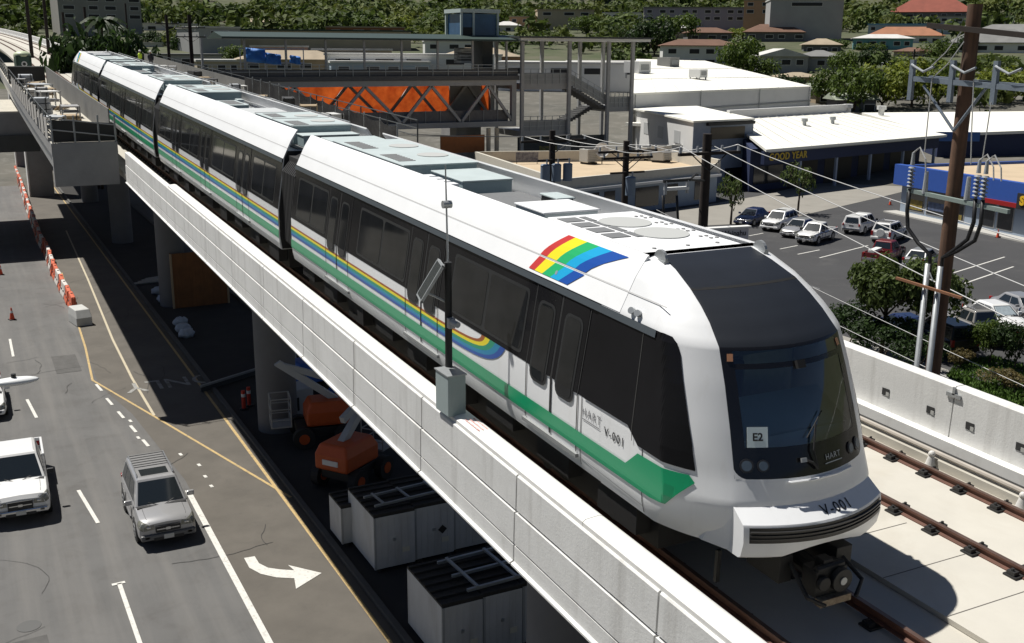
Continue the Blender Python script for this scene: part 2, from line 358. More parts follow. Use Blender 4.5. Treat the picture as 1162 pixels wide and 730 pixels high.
def roof_gear(body, y0, y1, seed):
    rnd = random.Random(seed); L = y1-y0
    dk = MB(); dk.b2((-0.93, y0+0.1, 3.50), (0.93, y1-0.1, 3.54)); dk.build('roof_deck', EQ_DARK, body)
    roof_unit(body, 'air_conditioner', (-0.80, y0+0.9, 3.54), (0.80, y0+4.9, 4.03), grilles=((-0.7, y0+1.1, -0.3, y0+2.2, 9), (-0.7, y0+3.3, -0.3, y0+4.5, 9)))
    discs(body, [(0.35, y0+2.0), (0.35, y0+3.6)], 4.032, 0.34)
    roof_unit(body, 'air_conditioner', (-0.80, y1-5.0, 3.54), (0.80, y1-1.0, 4.03), grilles=((-0.7, y1-4.6, -0.3, y1-3.4, 9), (-0.7, y1-2.4, -0.3, y1-1.3, 9)))
    discs(body, [(0.35, y1-2.1), (0.35, y1-3.7)], 4.032, 0.34)
    roof_unit(body, 'hatch_box', (-0.75, y0+0.1, 3.54), (0.75, y0+0.7, 3.86), EQ_GREY)
    roof_unit(body, 'hatch_box', (-0.75, y1-0.75, 3.54), (0.75, y1-0.15, 3.86), EQ_GREY)
    roof_unit(body, 'equipment_case', (-0.7, y0+5.5, 3.54), (0.65, y0+8.2, 3.88), mat('case lid', (0.55, 0.57, 0.57), 0.5, var=0.1), EQ_SIDE)
    roof_unit(body, 'equipment_case', (-0.7, y0+9.0, 3.54), (0.0, y0+11.0, 3.92), EQ_GREY, EQ_SIDE, ((-0.6, y0+9.2, -0.1, y0+10.8, 12),))
    pp = MB()
    for k in range(4):
        x = 0.3+0.14*k; pp.tube([(x, y0+8.4+0.1*k, 3.60), (x, y0+10.5, 3.62), (x-0.3, y0+11.6, 3.62), (x-0.35, y0+13.2, 3.62)], 0.035)
    for k in range(6): pp.b2((-0.8+0.25*k, y0+11.3+0.2*(k % 2), 3.54), (-0.65+0.25*k, y0+11.7+0.2*(k % 3), 3.66+0.04*(k % 3)))
    pp.build('roof_piping', GALV, body)
    for k in range(9):
        x, y = rnd.uniform(-0.8, 0.45), y0+5.2+(L-10.6)*k/9+rnd.uniform(0, .4); w, d, h = rnd.uniform(0.2, 0.5), rnd.uniform(0.3, 0.9), rnd.uniform(0.12, 0.34); m_ = (EQ_GREY, W_ROOF, GALV, IRON)[k % 4]
        bx_ = MB(); bx_.b2((x, y, 3.54), (x+w, y+d, 3.54+h)); bx_.build('roof_box', m_, body, bevel=0.015)
    for sx in (-0.86, 0.86): hr_ = MB(); hr_.tube([(sx, y0+0.8, 3.56), (sx, y0+0.8, 3.72), (sx, y1-0.8, 3.72), (sx, y1-0.8, 3.56)], 0.02, 5); hr_.build('roof_rail', GALV, body)
    for yy in (y0+0.95, y0+2.9, y0+4.85, y1-4.95, y1-3.0, y1-1.05): sm_ = MB(); sm_.b2((-0.825, yy, 4.031), (0.825, yy+0.035, 4.04)); sm_.build('lid_seam', GRILLE, body)
    for yy in (y0+2.9, y1-3.0): hd_ = MB(); hd_.b2((-0.815, yy-0.9, 3.68), (-0.802, yy-0.4, 3.92)); hd_.b2((-0.815, yy+0.4, 3.68), (-0.802, yy+0.9, 3.92)); hd_.build('side_vent', IRON, body)
def car_shell(y0, y1, name):
    half = [(0.93, 1.47), (1.10, 1.512), (1.30, 1.525), (2.0, 1.525), (3.30, 1.335), (3.50, 1.24)]
    ring = [(x, z) for z, x in half]+[(-x, z) for z, x in reversed(half)]
    b = MB(); b.loft([[(x, y, z) for x, z in ring] for y in (y0, y0+0.06, y1-0.06, y1)], True, True)
    return b.build(name, W_PAINT)
train = empty('metro_train', (0, 0, HR), 0, 'white four car metro train with green and rainbow stripes on the elevated track', 'train', None, GRADE)
GAP, LC = 1.2156, 18.421
# ---- middle cars
def mid_car(y_at, seed):
    body = car_shell(0, LC, 'rail_car'); body.parent = train; body.location = (gx(y_at), y_at, 0); body.rotation_euler = (0, 0, -KC*(y_at+LC/2))
    c = LC/2; doors = [(c-4.87*1.08-0.75, c-4.87*1.08+0.75), (c-0.75, c+0.75), (c+4.87*1.08-0.75, c+4.87*1.08+0.75)]
    wins = [(0.45, 2.9), (c-4.2, c-1.1), (c+1.1, c+4.2), (LC-2.9, LC-0.45)]
    car_sides(body, 0, LC, doors, wins, False); under(body, 0, LC, (2.9, LC-2.9)); roof_gear(body, 0, LC, seed)
    return body
car2 = mid_car(GAP, 1); car3 = mid_car(2*GAP+LC, 2)
# ---- nose car
def nose_car():
    y1 = 0.0; body = MB()
    half = [(0.93, 1.47), (1.10, 1.512), (1.30, 1.525), (2.0, 1.525), (3.30, 1.335), (3.50, 1.24)]
    ring = [(x, z) for z, x in half]+[(-x, z) for z, x in reversed(half)]
    body.loft([[(x, y, z) for x, z in ring] for y in (-14.7, -0.06, 0)], True, True)
    # cab shell
    zs = [0.92, 1.0, 1.10, 1.2, 1.30, 1.38, 1.46, 1.54, 1.62, 1.70, 1.77, 1.88, 2.0, 2.12, 2.2, 2.3, 2.4, 2.5, 2.6, 2.7, 2.8, 2.9, 2.98, 3.04, 3.12, 3.18, 3.22, 3.30, 3.36, 3.40, 3.45, 3.5, 3.55, 3.6, 3.64, 3.68, 3.72, 3.75, 3.79, 3.82, 3.86, 3.9, 3.93, 3.95, 3.98, 4.0]
    rings = []
    for z in zs:
        yk, xm, bu, r, w = (lerp_tab(t, z) for t in (YK, XM, BU, RC, SIDE))
        right = []
        for fx in (0, 0.2, 0.4, 0.6, 0.75, 0.86, 0.93, 1.0): right.append((xm*fx, yk-bu*(1-fx*fx)))
        for i in range(1, 21): cu_, cv_ = corner(i/20); right.append((xm+(w-xm)*cu_, yk+r*cv_))
        right.append((w, min(-14.72, yk+r+0.3) if yk+r+0.3 < -14.72 else -14.70)); right.append((w, -14.695))
        rings.append([(-x, y, z) for x, y in reversed(right[1:])]+[(x, y, z) for x, y in right])
    n = len(rings[0]); half_n = n//2
    def inside(k): return abs(k+0.5-half_n) < 7          # within the mask columns
    def inpane(k): return abs(k+0.5-half_n) < 5
    b0 = len(body.v)
    for r in rings: body.pts(r)
    for i in range(len(zs)-1):
        for k in range(n-1):
            z = (zs[i]+zs[i+1])/2; m = 0
            if inside(k) and z > 1.77: m = 1 if z < 3.22 else 2
            if inpane(k) and (2.12 < z < 2.98 or 3.04 < z < 3.18): continue
            body.face((b0+i*n+k, b0+i*n+k+1, b0+(i+1)*n+k+1, b0+(i+1)*n+k), m)
    top = b0+(len(zs)-1)*n
    body.face([top+k for k in range(n)], 0)
    o = body.build('rail_car', [W_PAINT, mat('black windscreen mask', (0.012, 0.012, 0.014), 0.12, spec=0.5), BLACK_MT], train, smooth=28)
    # windscreen panes, kept as their own curved sheets
    for zz, nm, mm in ((( 2.12, 2.3, 2.5, 2.7, 2.98), 'windscreen', glass_mat('windscreen glass', (0.50, 0.62, 0.66), 0.10)), ((3.04, 3.18), 'destination_glass', MATS['windscreen glass'])):
        p = MB(); rr = []
        for z in zz:
            yk, xm, bu = (lerp_tab(t, z) for t in (YK, XM, BU))
            rr.append([(xm*f, yk-bu*(1-f*f)+0.004, z) for f in (-0.86, -0.75, -0.6, -0.4, -0.2, 0, 0.2, 0.4, 0.6, 0.75, 0.86)])
        p.loft(rr, False); p.build(nm, mm, o, smooth=True)
    # cab interior seen through the glass
    ci = MB(); ci.b2((-1.25, -15.2, 1.2), (1.25, -15.1, 3.3)); ci.build('cab_bulkhead', mat('cab bulkhead', (0.42, 0.50, 0.54), 0.6, var=0.3, scale=2), o)
    ci = MB(); ci.poly([(-0.92, -16.62, 2.14), (0.92, -16.62, 2.14), (1.1, -15.85, 2.34), (-1.1, -15.85, 2.34)]); ci.b2((-0.92, -16.6, 1.9), (0.92, -16.0, 2.1)); ci.build('dashboard', mat('dashboard pale', (0.70, 0.80, 0.80), 0.5, var=0.1), o)
    for sx in (-0.45, 0.05):
        st = MB(); st.b2((sx-0.24, -15.75, 1.5), (sx+0.24, -15.2, 2.0)); st.b2((sx-0.24, -15.35, 2.0), (sx+0.24, -15.22, 2.62)); st.b2((sx-0.13, -15.35, 2.64), (sx+0.13, -15.24, 2.86)); st.build('cab_seat', mat('navy seat cloth', (0.02, 0.035, 0.07), 0.8), o, bevel=0.04)
    cu = MB(); rr = []  # added pleated sheet, stands in for pale reflection streaks on the windscreen
    for z in (2.1, 2.45, 2.8, 3.0): rr.append([(0.28+0.05*i+(0.05*(3.0-z)*i/6), -15.3-0.06*(i % 2)-0.02*i, z) for i in range(12)])
    cu.loft(rr, False); cu.build('reflection_sheet', mat('pale reflection streaks', (0.55, 0.54, 0.48), 0.8, var=0.2, scale=4), o, smooth=True)
    ds = MB(); ds.b2((-0.8, -16.1, 3.0), (0.8, -16.0, 3.2)); ds.build('destination_display', mat('display grey', (0.16, 0.20, 0.22), 0.4), o)
    def fpt(x, z, off=0.006):
        yk, xm, bu = (lerp_tab(t, z) for t in (YK, XM, BU)); return Vector((x, yk-bu*(1-(x/xm)**2)-off, z))
    def fframe(x, z, off=0.006):
        p = fpt(x, z, off); return frame(p, fpt(x+0.02, z, off)-fpt(x-0.02, z, off), fpt(x, z+0.02, off)-fpt(x, z-0.02, off))
    # E2 notice
    nb = MB(); nb.box((0, 0, 0), (0.25, 0.24, 0.004)); nb.xf(fframe(-0.70, 2.24, 0.012)); nt_ = nb.build('paper_notice', mat('notice paper', (0.62, 0.72, 0.74), 0.6), o)
    t = text_mesh('E2', 0.13, 0.001, 0.003); t.xf(fframe(-0.70, 2.24, 0.017)); t.build('notice_text', mat('black ink', (0.01, 0.01, 0.012), 0.6), o)
    t = text_mesh('HART', 0.10, 0.001, 0.0, 'CENTER', 1.15); t.xf(fframe(0.30, 1.93, 0.006)); t.build('logo_text', mat('logo silver', (0.35, 0.38, 0.40), 0.4), o)
    u = MB(); u.box((0, 0, 0), (0.32, 0.012, 0.003)); u.xf(fframe(0.30, 1.865, 0.006)); u.build('logo_underline', MATS['logo silver'], o)
    HLG = mat('headlamp glass', (0.10, 0.13, 0.16), 0.1, spec=0.8); HLR = mat('headlamp rim', (0.03, 0.03, 0.035), 0.3)
    for sx in (-1, 1):
        for xx, rr in ((0.86, 0.085), (0.68, 0.075)):
            h = MB(); h.cyl((0, 0, 0), (0, 0, 0.012), rr, n=20); h.xf(fframe(sx*xx, 1.92, 0.004)); hh = h.build('headlight', HLR, o)
            h = MB(); h.cyl((0, 0, 0.012), (0, 0, 0.02), rr*0.72, n=20); h.xf(fframe(sx*xx, 1.92, 0.004)); h.build('headlight_lens', HLG, o)
        mk = MB(); mk.box((0, 0, 0), (0.07, 0.09, 0.006)); mk.xf(fframe(sx*0.84, 3.11, 0.008)); mk.build('marker_lamp', mat('marker lamp amber', (0.45, 0.22, 0.12), 0.3), o)
    wp = MB(); a, b_, c = fpt(0.0, 1.84, 0.03), fpt(-0.04, 2.06, 0.05), fpt(-0.2, 1.98, 0.04)
    wp.tube([a, b_, fpt(0.05, 2.34, 0.05)], 0.014); wp.tube([a, fpt(-0.08, 1.93, 0.05), c], 0.016); wp.tube([fpt(-0.1, 2.2, 0.035), fpt(0.05, 2.34, 0.04), fpt(0.2, 2.46, 0.035)], 0.008); wp.build('wiper', BLACK_RB, o)
    wt = MB(); wt.box((0, 0, 0), (0.07, 0.05, 0.03)); wt.xf(fframe(-0.2, 1.97, 0.05)); wt.build('wiper_cap', GALV, o)
    cm = MB(); cm.box((0, 0, 0), (0.12, 0.10, 0.05)); cm.xf(fframe(0.02, 3.0, 0.02)); cm.build('camera_pod', BLACK_RB, o)
    for sx in (-1, 1):
        fl_ = MB(); arc = [(0.86+0.14*(1-cos(t)), 1.77+0.14*(1-sin(t))) for t in [pi/2*k/6 for k in range(7)]]
        fl_.poly([fpt(sx*min(x, 0.999), z, 0.004) for x, z in [(1.0, 1.768), (0.84, 1.768)]+[(0.86+0.14*sin(t), 1.91-0.14*cos(t)) for t in [pi/2*k/6 for k in range(7)]]]); fl_.build('mask_corner', W_PAINT, o)
    # joint line across the black roof panel
    sm = MB(); sm.loft([[fpt(lerp_tab(XM, z)*f, z, 0.004) for f in (-1, -0.75, -0.5, -0.25, 0, 0.25, 0.5, 0.75, 1)] for z in (3.735, 3.755)], False); sm.build('panel_joint', mat('joint black', (0.004, 0.004, 0.004), 0.8), o)
    hd = MB(); hd.tube([fpt(-0.42, 1.735, 0.02), fpt(-0.40, 1.735, 0.035), fpt(-0.1, 1.735, 0.035), fpt(0.3, 1.735, 0.035), fpt(0.58, 1.735, 0.035), fpt(0.6, 1.735, 0.02)], 0.018); hd.build('handrail', W_PAINT, o)
    # bumper block
    XB = 1.08; prof = [(1.47, -0.02), (1.33, 0.20), (1.305, 0.215), (1.11, 0.235), (0.93, 0.20), (0.90, 0.16), (0.90, -0.25)]
    bb = MB(); rr = []; N = 18
    for i in range(N+1):
        x = -XB+2*XB*i/N; f = x/XB; lift = 0.10*(1-min(1, abs(f)/0.55)**2) if abs(f) < 0.55 else 0
        rr.append([(x*(1.0 if z < 1.4 else 0.985), -16.95-0.30*(1-f*f)-d, z+(lift if z < 1.0 else 0)) for z, d in prof])
    bb.loft(rr, True, True); bm_ = bb.build('bumper', W_PAINT, o, smooth=25)
    gr = MB(); rr = []
    for i in range(N+1):
        x = -1.02+2.04*i/N; f = x/XB; rr.append([(x, -16.95-0.30*(1-f*f)-d, z) for z, d in ((1.30, 0.222), (1.305, 0.20), (1.12, 0.21), (1.115, 0.24))])
    gr.loft(rr, True, True)
    gr.build('bumper_grille', mat('grille black', (0.012, 0.012, 0.012), 0.35), o)
    for zc in (1.165, 1.21, 1.255):
        rd = MB(); rr = []
        for i in range(N+1):
            x = -1.02+2.04*i/N; f = x/XB; y = -16.95-0.30*(1-f*f)-0.232; rr.append([(x, y, zc-0.012), (x, y-0.02, zc-0.008), (x, y-0.02, zc+0.008), (x, y, zc+0.012)])
        rd.loft(rr, True, True); rd.build('grille_slat', mat('grille slat', (0.03, 0.03, 0.03), 0.4), o)
    for sx in (-1, 1):   # flared cheek between the cab corner and the bumper
        ch = MB(); ch.hexa([(sx*1.05, -16.98, 0.90), (sx*1.24, -16.62, 0.93), (sx*1.24, -16.3, 0.93), (sx*1.05, -16.5, 0.90), (sx*1.04, -16.96, 1.46), (sx*1.16, -16.80, 1.42), (sx*1.16, -16.4, 1.42), (sx*1.04, -16.5, 1.46)])
        ch.build('bumper_cheek', W_PAINT, o)
    tx = text_mesh('V-001', 0.18, 0, 0.002, 'CENTER', 1.15)
    def onb(x, y, z):   # text plane (x, y up) laid on the sloped bumper top, bent with it
        t = (y+0.11)/0.24; t = max(0, min(1, t)); xx = x+0.17; f = xx/XB
        return (xx, -16.95-0.30*(1-f*f)-0.20+0.22*t-0.004, 1.33+0.14*t+0.006)
    tx.bend(onb); tx.build('car_number', mat('number black', (0.012, 0.012, 0.015), 0.5), o)
    for s in (-1, 1):
        for txt, size, yy, zz, bold in (('HART', 0.15, -14.47, 1.80, 0.0), ('V-001', 0.15, -15.05, 1.715, 0.006)):
            tx = text_mesh(txt, size*1.15, 0, bold*0.2, 'CENTER', 1.2)
            tx.v = [(s*(side_x(zz)+0.009), yy+(x if s > 0 else -x), zz+y) for x, y, z in tx.v]
            tx.build('side_lettering', MATS['number black'] if bold else mat('letter grey', (0.22, 0.22, 0.23), 0.5), o)
        u = MB(); decal(u, [(-14.25, 1.705), (-14.7, 1.705), (-14.7, 1.69), (-14.25, 1.69)], s, 0.009); u.build('logo_underline', MATS['letter grey'], o)
        lb = MB(); decal(lb, [(-14.5, 1.31), (-14.62, 1.31), (-14.62, 1.37), (-14.5, 1.37)], s, 0.01); decal(lb, [(-14.72, 1.30), (-14.9, 1.30), (-14.9, 1.36), (-14.72, 1.36)], s, 0.01); decal(lb, [(-14.66, 1.28), (-14.74, 1.28), (-14.74, 1.42), (-14.66, 1.42)], s, 0.012, False, 1); lb.build('data_plate', [mat('plate white', (0.7, 0.7, 0.7), 0.5), IRON], o)
        # rainbow crest on the roof shroud
        rb = MB(); B0 = [-12.22, -12.40, -12.63, -12.87, -13.11, -13.36]; B1 = [-12.37, -12.57, -12.85, -13.12, -13.38, -13.66]; B2 = [-12.83, -13.02, -13.35, -13.67, -14.0, -14.41]
        for j in range(5):
            for za, zb_, pa, pb in ((3.345, 3.545, B0, B1), (3.575, 3.93, B1, B2)):
                for i in range(5):
                    u0, u1 = i/5, (i+1)/5
                    q = lambda a, b, u: a+(b-a)*(u**1.35 if pa is B1 else u)
                    if pa is B0: q = lambda a, b, u: a+(b-a)*u
                    z0, z1 = za+(zb_-za)*u0, za+(zb_-za)*u1
                    rb.poly([(s*(side_x(z)+0.016), q(pa[k], pb[k], u), z) for z, k, u in ((z0, j, u0), (z0, j+1, u0), (z1, j+1, u1), (z1, j, u1))], j)
        rb.build('rainbow_crest', ROOFBOW, o)
        em = MB(); c_ = Vector((s*(side_x(3.43)+0.013), -12.98, 3.43)); F = frame(c_, (0, -1, 0) if s < 0 else (0, 1, 0), (side_x(3.5)*s-side_x(3.36)*s, 0, 0.14))
        em.poly([(0.055*cos(2*pi*i/20), 0.075*sin(2*pi*i/20), 0.002) for i in range(20)], 0); em.poly([(0.03*cos(2*pi*i/12), 0.035*sin(2*pi*i/12), 0.005) for i in range(12)], 1); em.xf(F); em.build('crest_emblem', [mat('emblem white', (0.75, 0.78, 0.8), 0.4), mat('emblem grey', (0.25, 0.3, 0.35), 0.4)], o)
        cs = MB(); decal(cs, [(-15.735, 0.95), (-15.75, 0.95), (-15.70, 1.8), (-15.685, 1.8)], s, 0.006, True); decal(cs, [(-14.205, 1.0), (-14.22, 1.0), (-14.22, 2.0), (-14.205, 2.0)], s, 0.008); cs.build('body_seam', mat('seam black', (0.02, 0.02, 0.02), 0.8), o)
        dv = MB(); decal(dv, [(-15.46, 1.83), (-15.475, 1.83), (-15.34, 3.29), (-15.325, 3.29)], s, 0.019, True); dv.build('cab_window_seam', mat('glass seam', (0.05, 0.05, 0.05), 0.3), o)
        lp = MB(); 
        for dy in (0, 0.14): lp.cyl((s*1.315, -15.0-dy, 3.38), (s*1.36, -15.02-dy, 3.40), 0.045, n=12)
        lp.build('side_camera', GALV, o)
        pl = MB(); decal(pl, [(-14.2, 1.10), (-15.73, 1.03), (-15.73, 1.045), (-14.2, 1.115)], s, 0.004, True); pl.build('skirt_seam', MATS['seam grey'], o)
    car_sides(o, -14.1, 0.0, [(-14.10, -12.60), (-9.25, -7.73), (-4.36, -2.83)], [(-12.40, -9.70), (-7.65, -4.9), (-2.75, -0.4)], True)
    under(o, -16.0, 0, (-13.6, -2.9))
    dk = MB(); dk.b2((-0.93, -14.7, 3.50), (0.93, -0.1, 3.54)); dk.build('roof_deck', EQ_DARK, o)
    # roof gear, front to back
    cv = MB(); cv.b2((-0.78, -14.76, 3.55), (0.80, -11.75, 3.985)); cv.build('roof_cover', W_ROOF, o, bevel=0.015)
    discs(o, [(0.12, -12.55), (0.16, -13.45)], 3.987, 0.40)
    for i in range(4):
        g = MB(); g.b2((-0.72, -11.95-0.42*i, 3.987), (-0.40, -12.25-0.42*i, 3.997)); g.b2((-0.33, -11.95-0.42*i, 3.987), (-0.22, -12.3-0.42*i, 3.997)); g.build('vent_grille', mat('vent dark', (0.16, 0.165, 0.17), 0.7), o)
    bl = MB()
    for i in range(4):
        for j in range(2): bl.cyl((0.55+0.1*j, -12.2-0.55*i, 3.987), (0.55+0.1*j, -12.2-0.55*i, 4.0), 0.03, n=8); bl.cyl((0.62+0.1*j, -12.35-0.55*i, 3.987), (0.62+0.1*j, -12.35-0.55*i, 4.0), 0.03, n=8)
    for x, y in ((-0.55, -14.3), (0, -14.3), (0.5, -14.3)): bl.cyl((x, y, 3.987), (x, y, 4.0), 0.03, n=8)
    bl.build('roof_bolts', mat('bolt grey', (0.3, 0.3, 0.3), 0.6), o)
    for sx in (-0.80, 0.82):
        lug = MB(); lug.cyl((sx-0.02, -14.82, 3.97), (sx+0.02, -14.82, 3.97), 0.13, n=18); lug.b2((sx-0.04, -14.95, 3.93), (sx+0.04, -14.70, 3.97)); lug.build('lifting_lug', GALV, o)
    lg = MB(); lg.b2((-0.82, -14.7, 3.93), (-0.785, -11.75, 3.97)); lg.build('roof_trim', mat('trim grey', (0.45, 0.45, 0.45), 0.5), o)
    roof_unit(o, 'hatch_box', (-0.55, -11.25, 3.54), (0.45, -10.25, 3.96), W_ROOF, EQ_GREY)
    roof_unit(o, 'resistor_deck', (-0.85, -10.1, 3.54), (0.75, -7.9, 3.72), mat('dark mesh deck', (0.17, 0.175, 0.18), 0.8, var=0.2, scale=20), EQ_SIDE)
    roof_unit(o, 'cable_cover', (0.45, -9.9, 3.74), (0.78, -9.3, 3.92), EQ_GREY, IRON)
    roof_unit(o, 'equipment_case', (-0.3, -7.6, 3.54), (0.75, -6.1, 3.93), EQ_GREY, EQ_SIDE)
    for i in range(4):
        lv = MB(); lv.b2((-0.8, -7.7+0.36*i, 3.54), (-0.42, -7.46+0.36*i, 3.9)); lv.build('vent_louvre', W_ROOF, o, bevel=0.02)
    roof_unit(o, 'air_conditioner', (-0.82, -5.9, 3.54), (0.80, -1.5, 4.03), grilles=((-0.72, -3.2, -0.35, -1.8, 8), (-0.72, -5.4, -0.35, -4.2, 8)))
    discs(o, [(0.35, -4.6), (0.35, -2.9)], 4.032, 0.34)
    roof_unit(o, 'hatch_box', (-0.75, -1.1, 3.54), (0.6, -0.25, 3.98), EQ_GREY, GALV)
    # coupler
    cp = MB(); cp.cyl((0, -16.5, 0.60), (0, -17.35, 0.56), 0.13, n=14); cp.b2((-0.24, -17.55, 0.38), (0.24, -17.30, 0.72)); cp.cyl((0.10, -17.56, 0.58), (0.10, -17.64, 0.58), 0.15, n=18); cp.cyl((-0.16, -17.56, 0.58), (-0.16, -17.62, 0.58), 0.09, n=14); cp.cyl((-0.22, -17.5, 0.72), (0.2, -17.5, 0.74), 0.05, n=10); cp.b2((-0.1, -17.5, 0.72), (0.05, -17.35, 0.82))
    cp.b2((-0.5, -17.2, 0.45), (-0.3, -16.6, 0.8)); cp.b2((0.3, -17.3, 0.5), (0.55, -16.6, 0.8)); cp.tube([(-0.35, -17.2, 0.7), (-0.4, -17.6, 0.45), (-0.2, -17.7, 0.35)], 0.03); cp.tube([(0.4, -17.2, 0.7), (0.45, -17.6, 0.5), (0.25, -17.72, 0.38)], 0.03)
    cp.build('coupler', mat('coupler black', (0.012, 0.012, 0.012), 0.6, var=0.5, scale=9), o, bevel=0.01)
    cf = MB(); cf.cyl((0.10, -17.645, 0.58), (0.10, -17.655, 0.58), 0.05, n=14); cf.build('coupler_cone', GALV, o)
    cb = MB(); cb.b2((-0.22, -17.64, 0.29), (0.26, -17.54, 0.38)); cb.build('coupler_plate', mat('worn steel plate', (0.36, 0.30, 0.20), 0.6, var=0.7, scale=14, c2=(0.10, 0.05, 0.03)), o)
    for sx in (-1, 1): rg = MB(); rg.b2((sx*0.8-0.03, -16.45, 0.16), (sx*0.8+0.03, -16.40, 0.6)); rg.build('rail_guard', IRON, o)
    return o
car1 = nose_car()
yend = 3*GAP+2*LC
car4 = copy_tree(car1, train); car4.location = (gx(yend)+0.05, yend, 0); car4.rotation_euler = (0, 0, pi-KC*(yend+9))
for i, y in enumerate((0, GAP+LC, 2*(GAP+LC))):
    b = MB(); N = 9
    for k in range(N):
        ya, yb_ = y+GAP*k/N, y+GAP*(k+0.62)/N
        ww = 1.40
        ring = [(-1.18, 0.95), (-ww, 1.2), (-ww, 3.0), (-1.12, 3.36), (-0.8, 3.48), (0.8, 3.48), (1.12, 3.36), (ww, 3.0), (ww, 1.2), (1.18, 0.95)]
        b.loft([[(x+gx(y), ya, z) for x, z in ring], [(x+gx(y), yb_, z) for x, z in ring]], True, True)
    b.b2((-1.2+gx(y), y-0.02, 1.0), (1.2+gx(y), y+GAP+0.02, 3.38)); b.build('gangway_bellows', BLACK_RB, train)
    for yy, sg in ((y, 1), (y+GAP, -1)):
        ew = MB(); ring = [(-1.45, 0.95), (-1.50, 1.3), (-1.50, 2.0), (-1.31, 3.30), (-1.21, 3.49), (1.21, 3.49), (1.31, 3.30), (1.50, 2.0), (1.50, 1.3), (1.45, 0.95)]
        ew.loft([[(x+gx(y), yy+sg*0.003, z) for x, z in ring], [(x+gx(y), yy+sg*0.02, z) for x, z in ring]], True, True); ew.build('end_wall', BLACK_RB, train)
# ================================================================== TERRAIN, ROADS
def zt(x, y):
    r = hypot(x-CAM.x, y-CAM.y)
    if r < 140: return 0.0
    z = 0.067*(min(r, 700)-140)
    if r > 700: z += 0.30*(min(r, 1300)-700)
    return z
GROUND = mat('dusty ground', (0.13, 0.12, 0.10), 0.95, var=0.35, scale=0.08, c2=(0.075, 0.074, 0.062), bump=0.2, bscale=3, stain=(0.35, 0.5, 0.7, (0.20, 0.19, 0.17), 0.6))
g = MB(); rings = []
for r in (0, 15, 30, 50, 80, 110, 139, 160, 200, 250, 300, 360, 430, 500, 580, 660, 720, 800, 900, 1000, 1150, 1300, 1700, 2600):
    rings.append([(CAM.x+r*cos(2*pi*k/96), CAM.y+r*sin(2*pi*k/96), zt(CAM.x+r*cos(2*pi*k/96), CAM.y+r*sin(2*pi*k/96))-0.02) for k in range(96)])
for i in range(1, len(rings)-1):
    pass
g.loft(rings[1:10], True); g.face([k for k in range(96)])
tag(g.build('ground', GROUND), kind='structure')
g = MB(); g.loft(rings[9:], True); tag(g.build('hillside', mat('overgrown hillside', (0.045, 0.065, 0.020), 0.95, var=0.6, scale=0.06, c2=(0.10, 0.095, 0.06), bump=0.3, bscale=1.5, stain=(0.2, 0.5, 0.7, (0.025, 0.035, 0.012), 0.7)), smooth=True), kind='structure')
ASPH = mat('street asphalt', (0.124, 0.122, 0.119), 0.9, var=0.20, scale=0.35, bump=0.3, bscale=60, stain=(0.9, 0.5, 0.72, (0.078, 0.074, 0.070), 0.6), streak=((1.1, 0.05, 1.0), 0.45, 0.70, (0.165, 0.158, 0.148), 0.65))
ASPH_B = mat('old brown pavement', (0.122, 0.110, 0.094), 0.92, var=0.26, scale=0.6, bump=0.25, bscale=60, stain=(1.6, 0.56, 0.72, (0.085, 0.078, 0.068), 0.6))
ASPH_L = mat('parking lot asphalt', (0.052, 0.052, 0.054), 0.9, var=0.25, scale=0.15, bump=0.2, bscale=40, stain=(0.4, 0.55, 0.75, (0.095, 0.093, 0.09), 0.5))
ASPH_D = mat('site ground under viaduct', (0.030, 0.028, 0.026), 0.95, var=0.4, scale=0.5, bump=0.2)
PAINT = mat('worn white road paint', (0.62, 0.61, 0.57), 0.8, var=0.10, scale=8, stain=(7, 0.52, 0.72, (0.26, 0.25, 0.23), 0.75))
PAINT_Y = mat('worn yellow road paint', (0.50, 0.36, 0.16), 0.8, var=0.2, scale=6, stain=(6, 0.5, 0.72, (0.22, 0.19, 0.14), 0.7))
KERB = mat('kerb concrete', (0.10, 0.098, 0.092), 0.9, var=0.2, scale=1.5)
def sheet(name, pts, z, m, kind='structure'):
    b = MB(); b.poly([(p[0], p[1], z) for p in pts]); o = b.build(name, m); return tag(o, kind=kind)
def strip(name, path, w, z, m):
    P = [Vector((p[0], p[1], 0)) for p in path]; b = MB(); L_ = []; R_ = []
    for i, p in enumerate(P):
        d = (P[min(i+1, len(P)-1)]-P[max(i-1, 0)]).normalized(); n = Vector((-d.y, d.x, 0)); L_.append(p+n*w/2); R_.append(p-n*w/2)
    b.loft([[(a.x, a.y, z), (c.x, c.y, z)] for a, c in zip(L_, R_)], False); return tag(b.build(name, m), kind='structure')
def gp(px, py): v = at_z(px, py, 0); return (v.x, v.y)
sheet('street', [(-24, -40), (0.85, -40), (0.85, 145), (-24, 145)], 0.004, ASPH)
sheet('turn_lane', [(-2.35, -40), (0.84, -40), (0.84, 140), (-3.2, 140), gp(80, 340), gp(97, 395), gp(112, 437), gp(150, 470), gp(210, 545)], 0.010, ASPH_B)
kb = MB(); kb.b2((0.85, -40, 0), (1.05, 145, 0.15)); tag(kb.build('kerb', KERB, bevel=0.02), kind='structure')
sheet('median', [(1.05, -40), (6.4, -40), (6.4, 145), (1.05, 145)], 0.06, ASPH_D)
kb = MB(); kb.b2((6.4, -40, 0), (6.6, 145, 0.15)); tag(kb.build('kerb', KERB), kind='structure')
sheet('street', [(6.6, -40), (34, -40), (34, 145), (6.6, 145)], 0.006, ASPH)
sheet('sidewalk', [(34, -40), (38, -40), (38, 60), (34, 60)], 0.012, mat('sidewalk concrete', (0.30, 0.29, 0.265), 0.9, var=0.15, scale=0.5, stain=(1, 0.5, 0.75, (0.22, 0.21, 0.19), 0.4)))
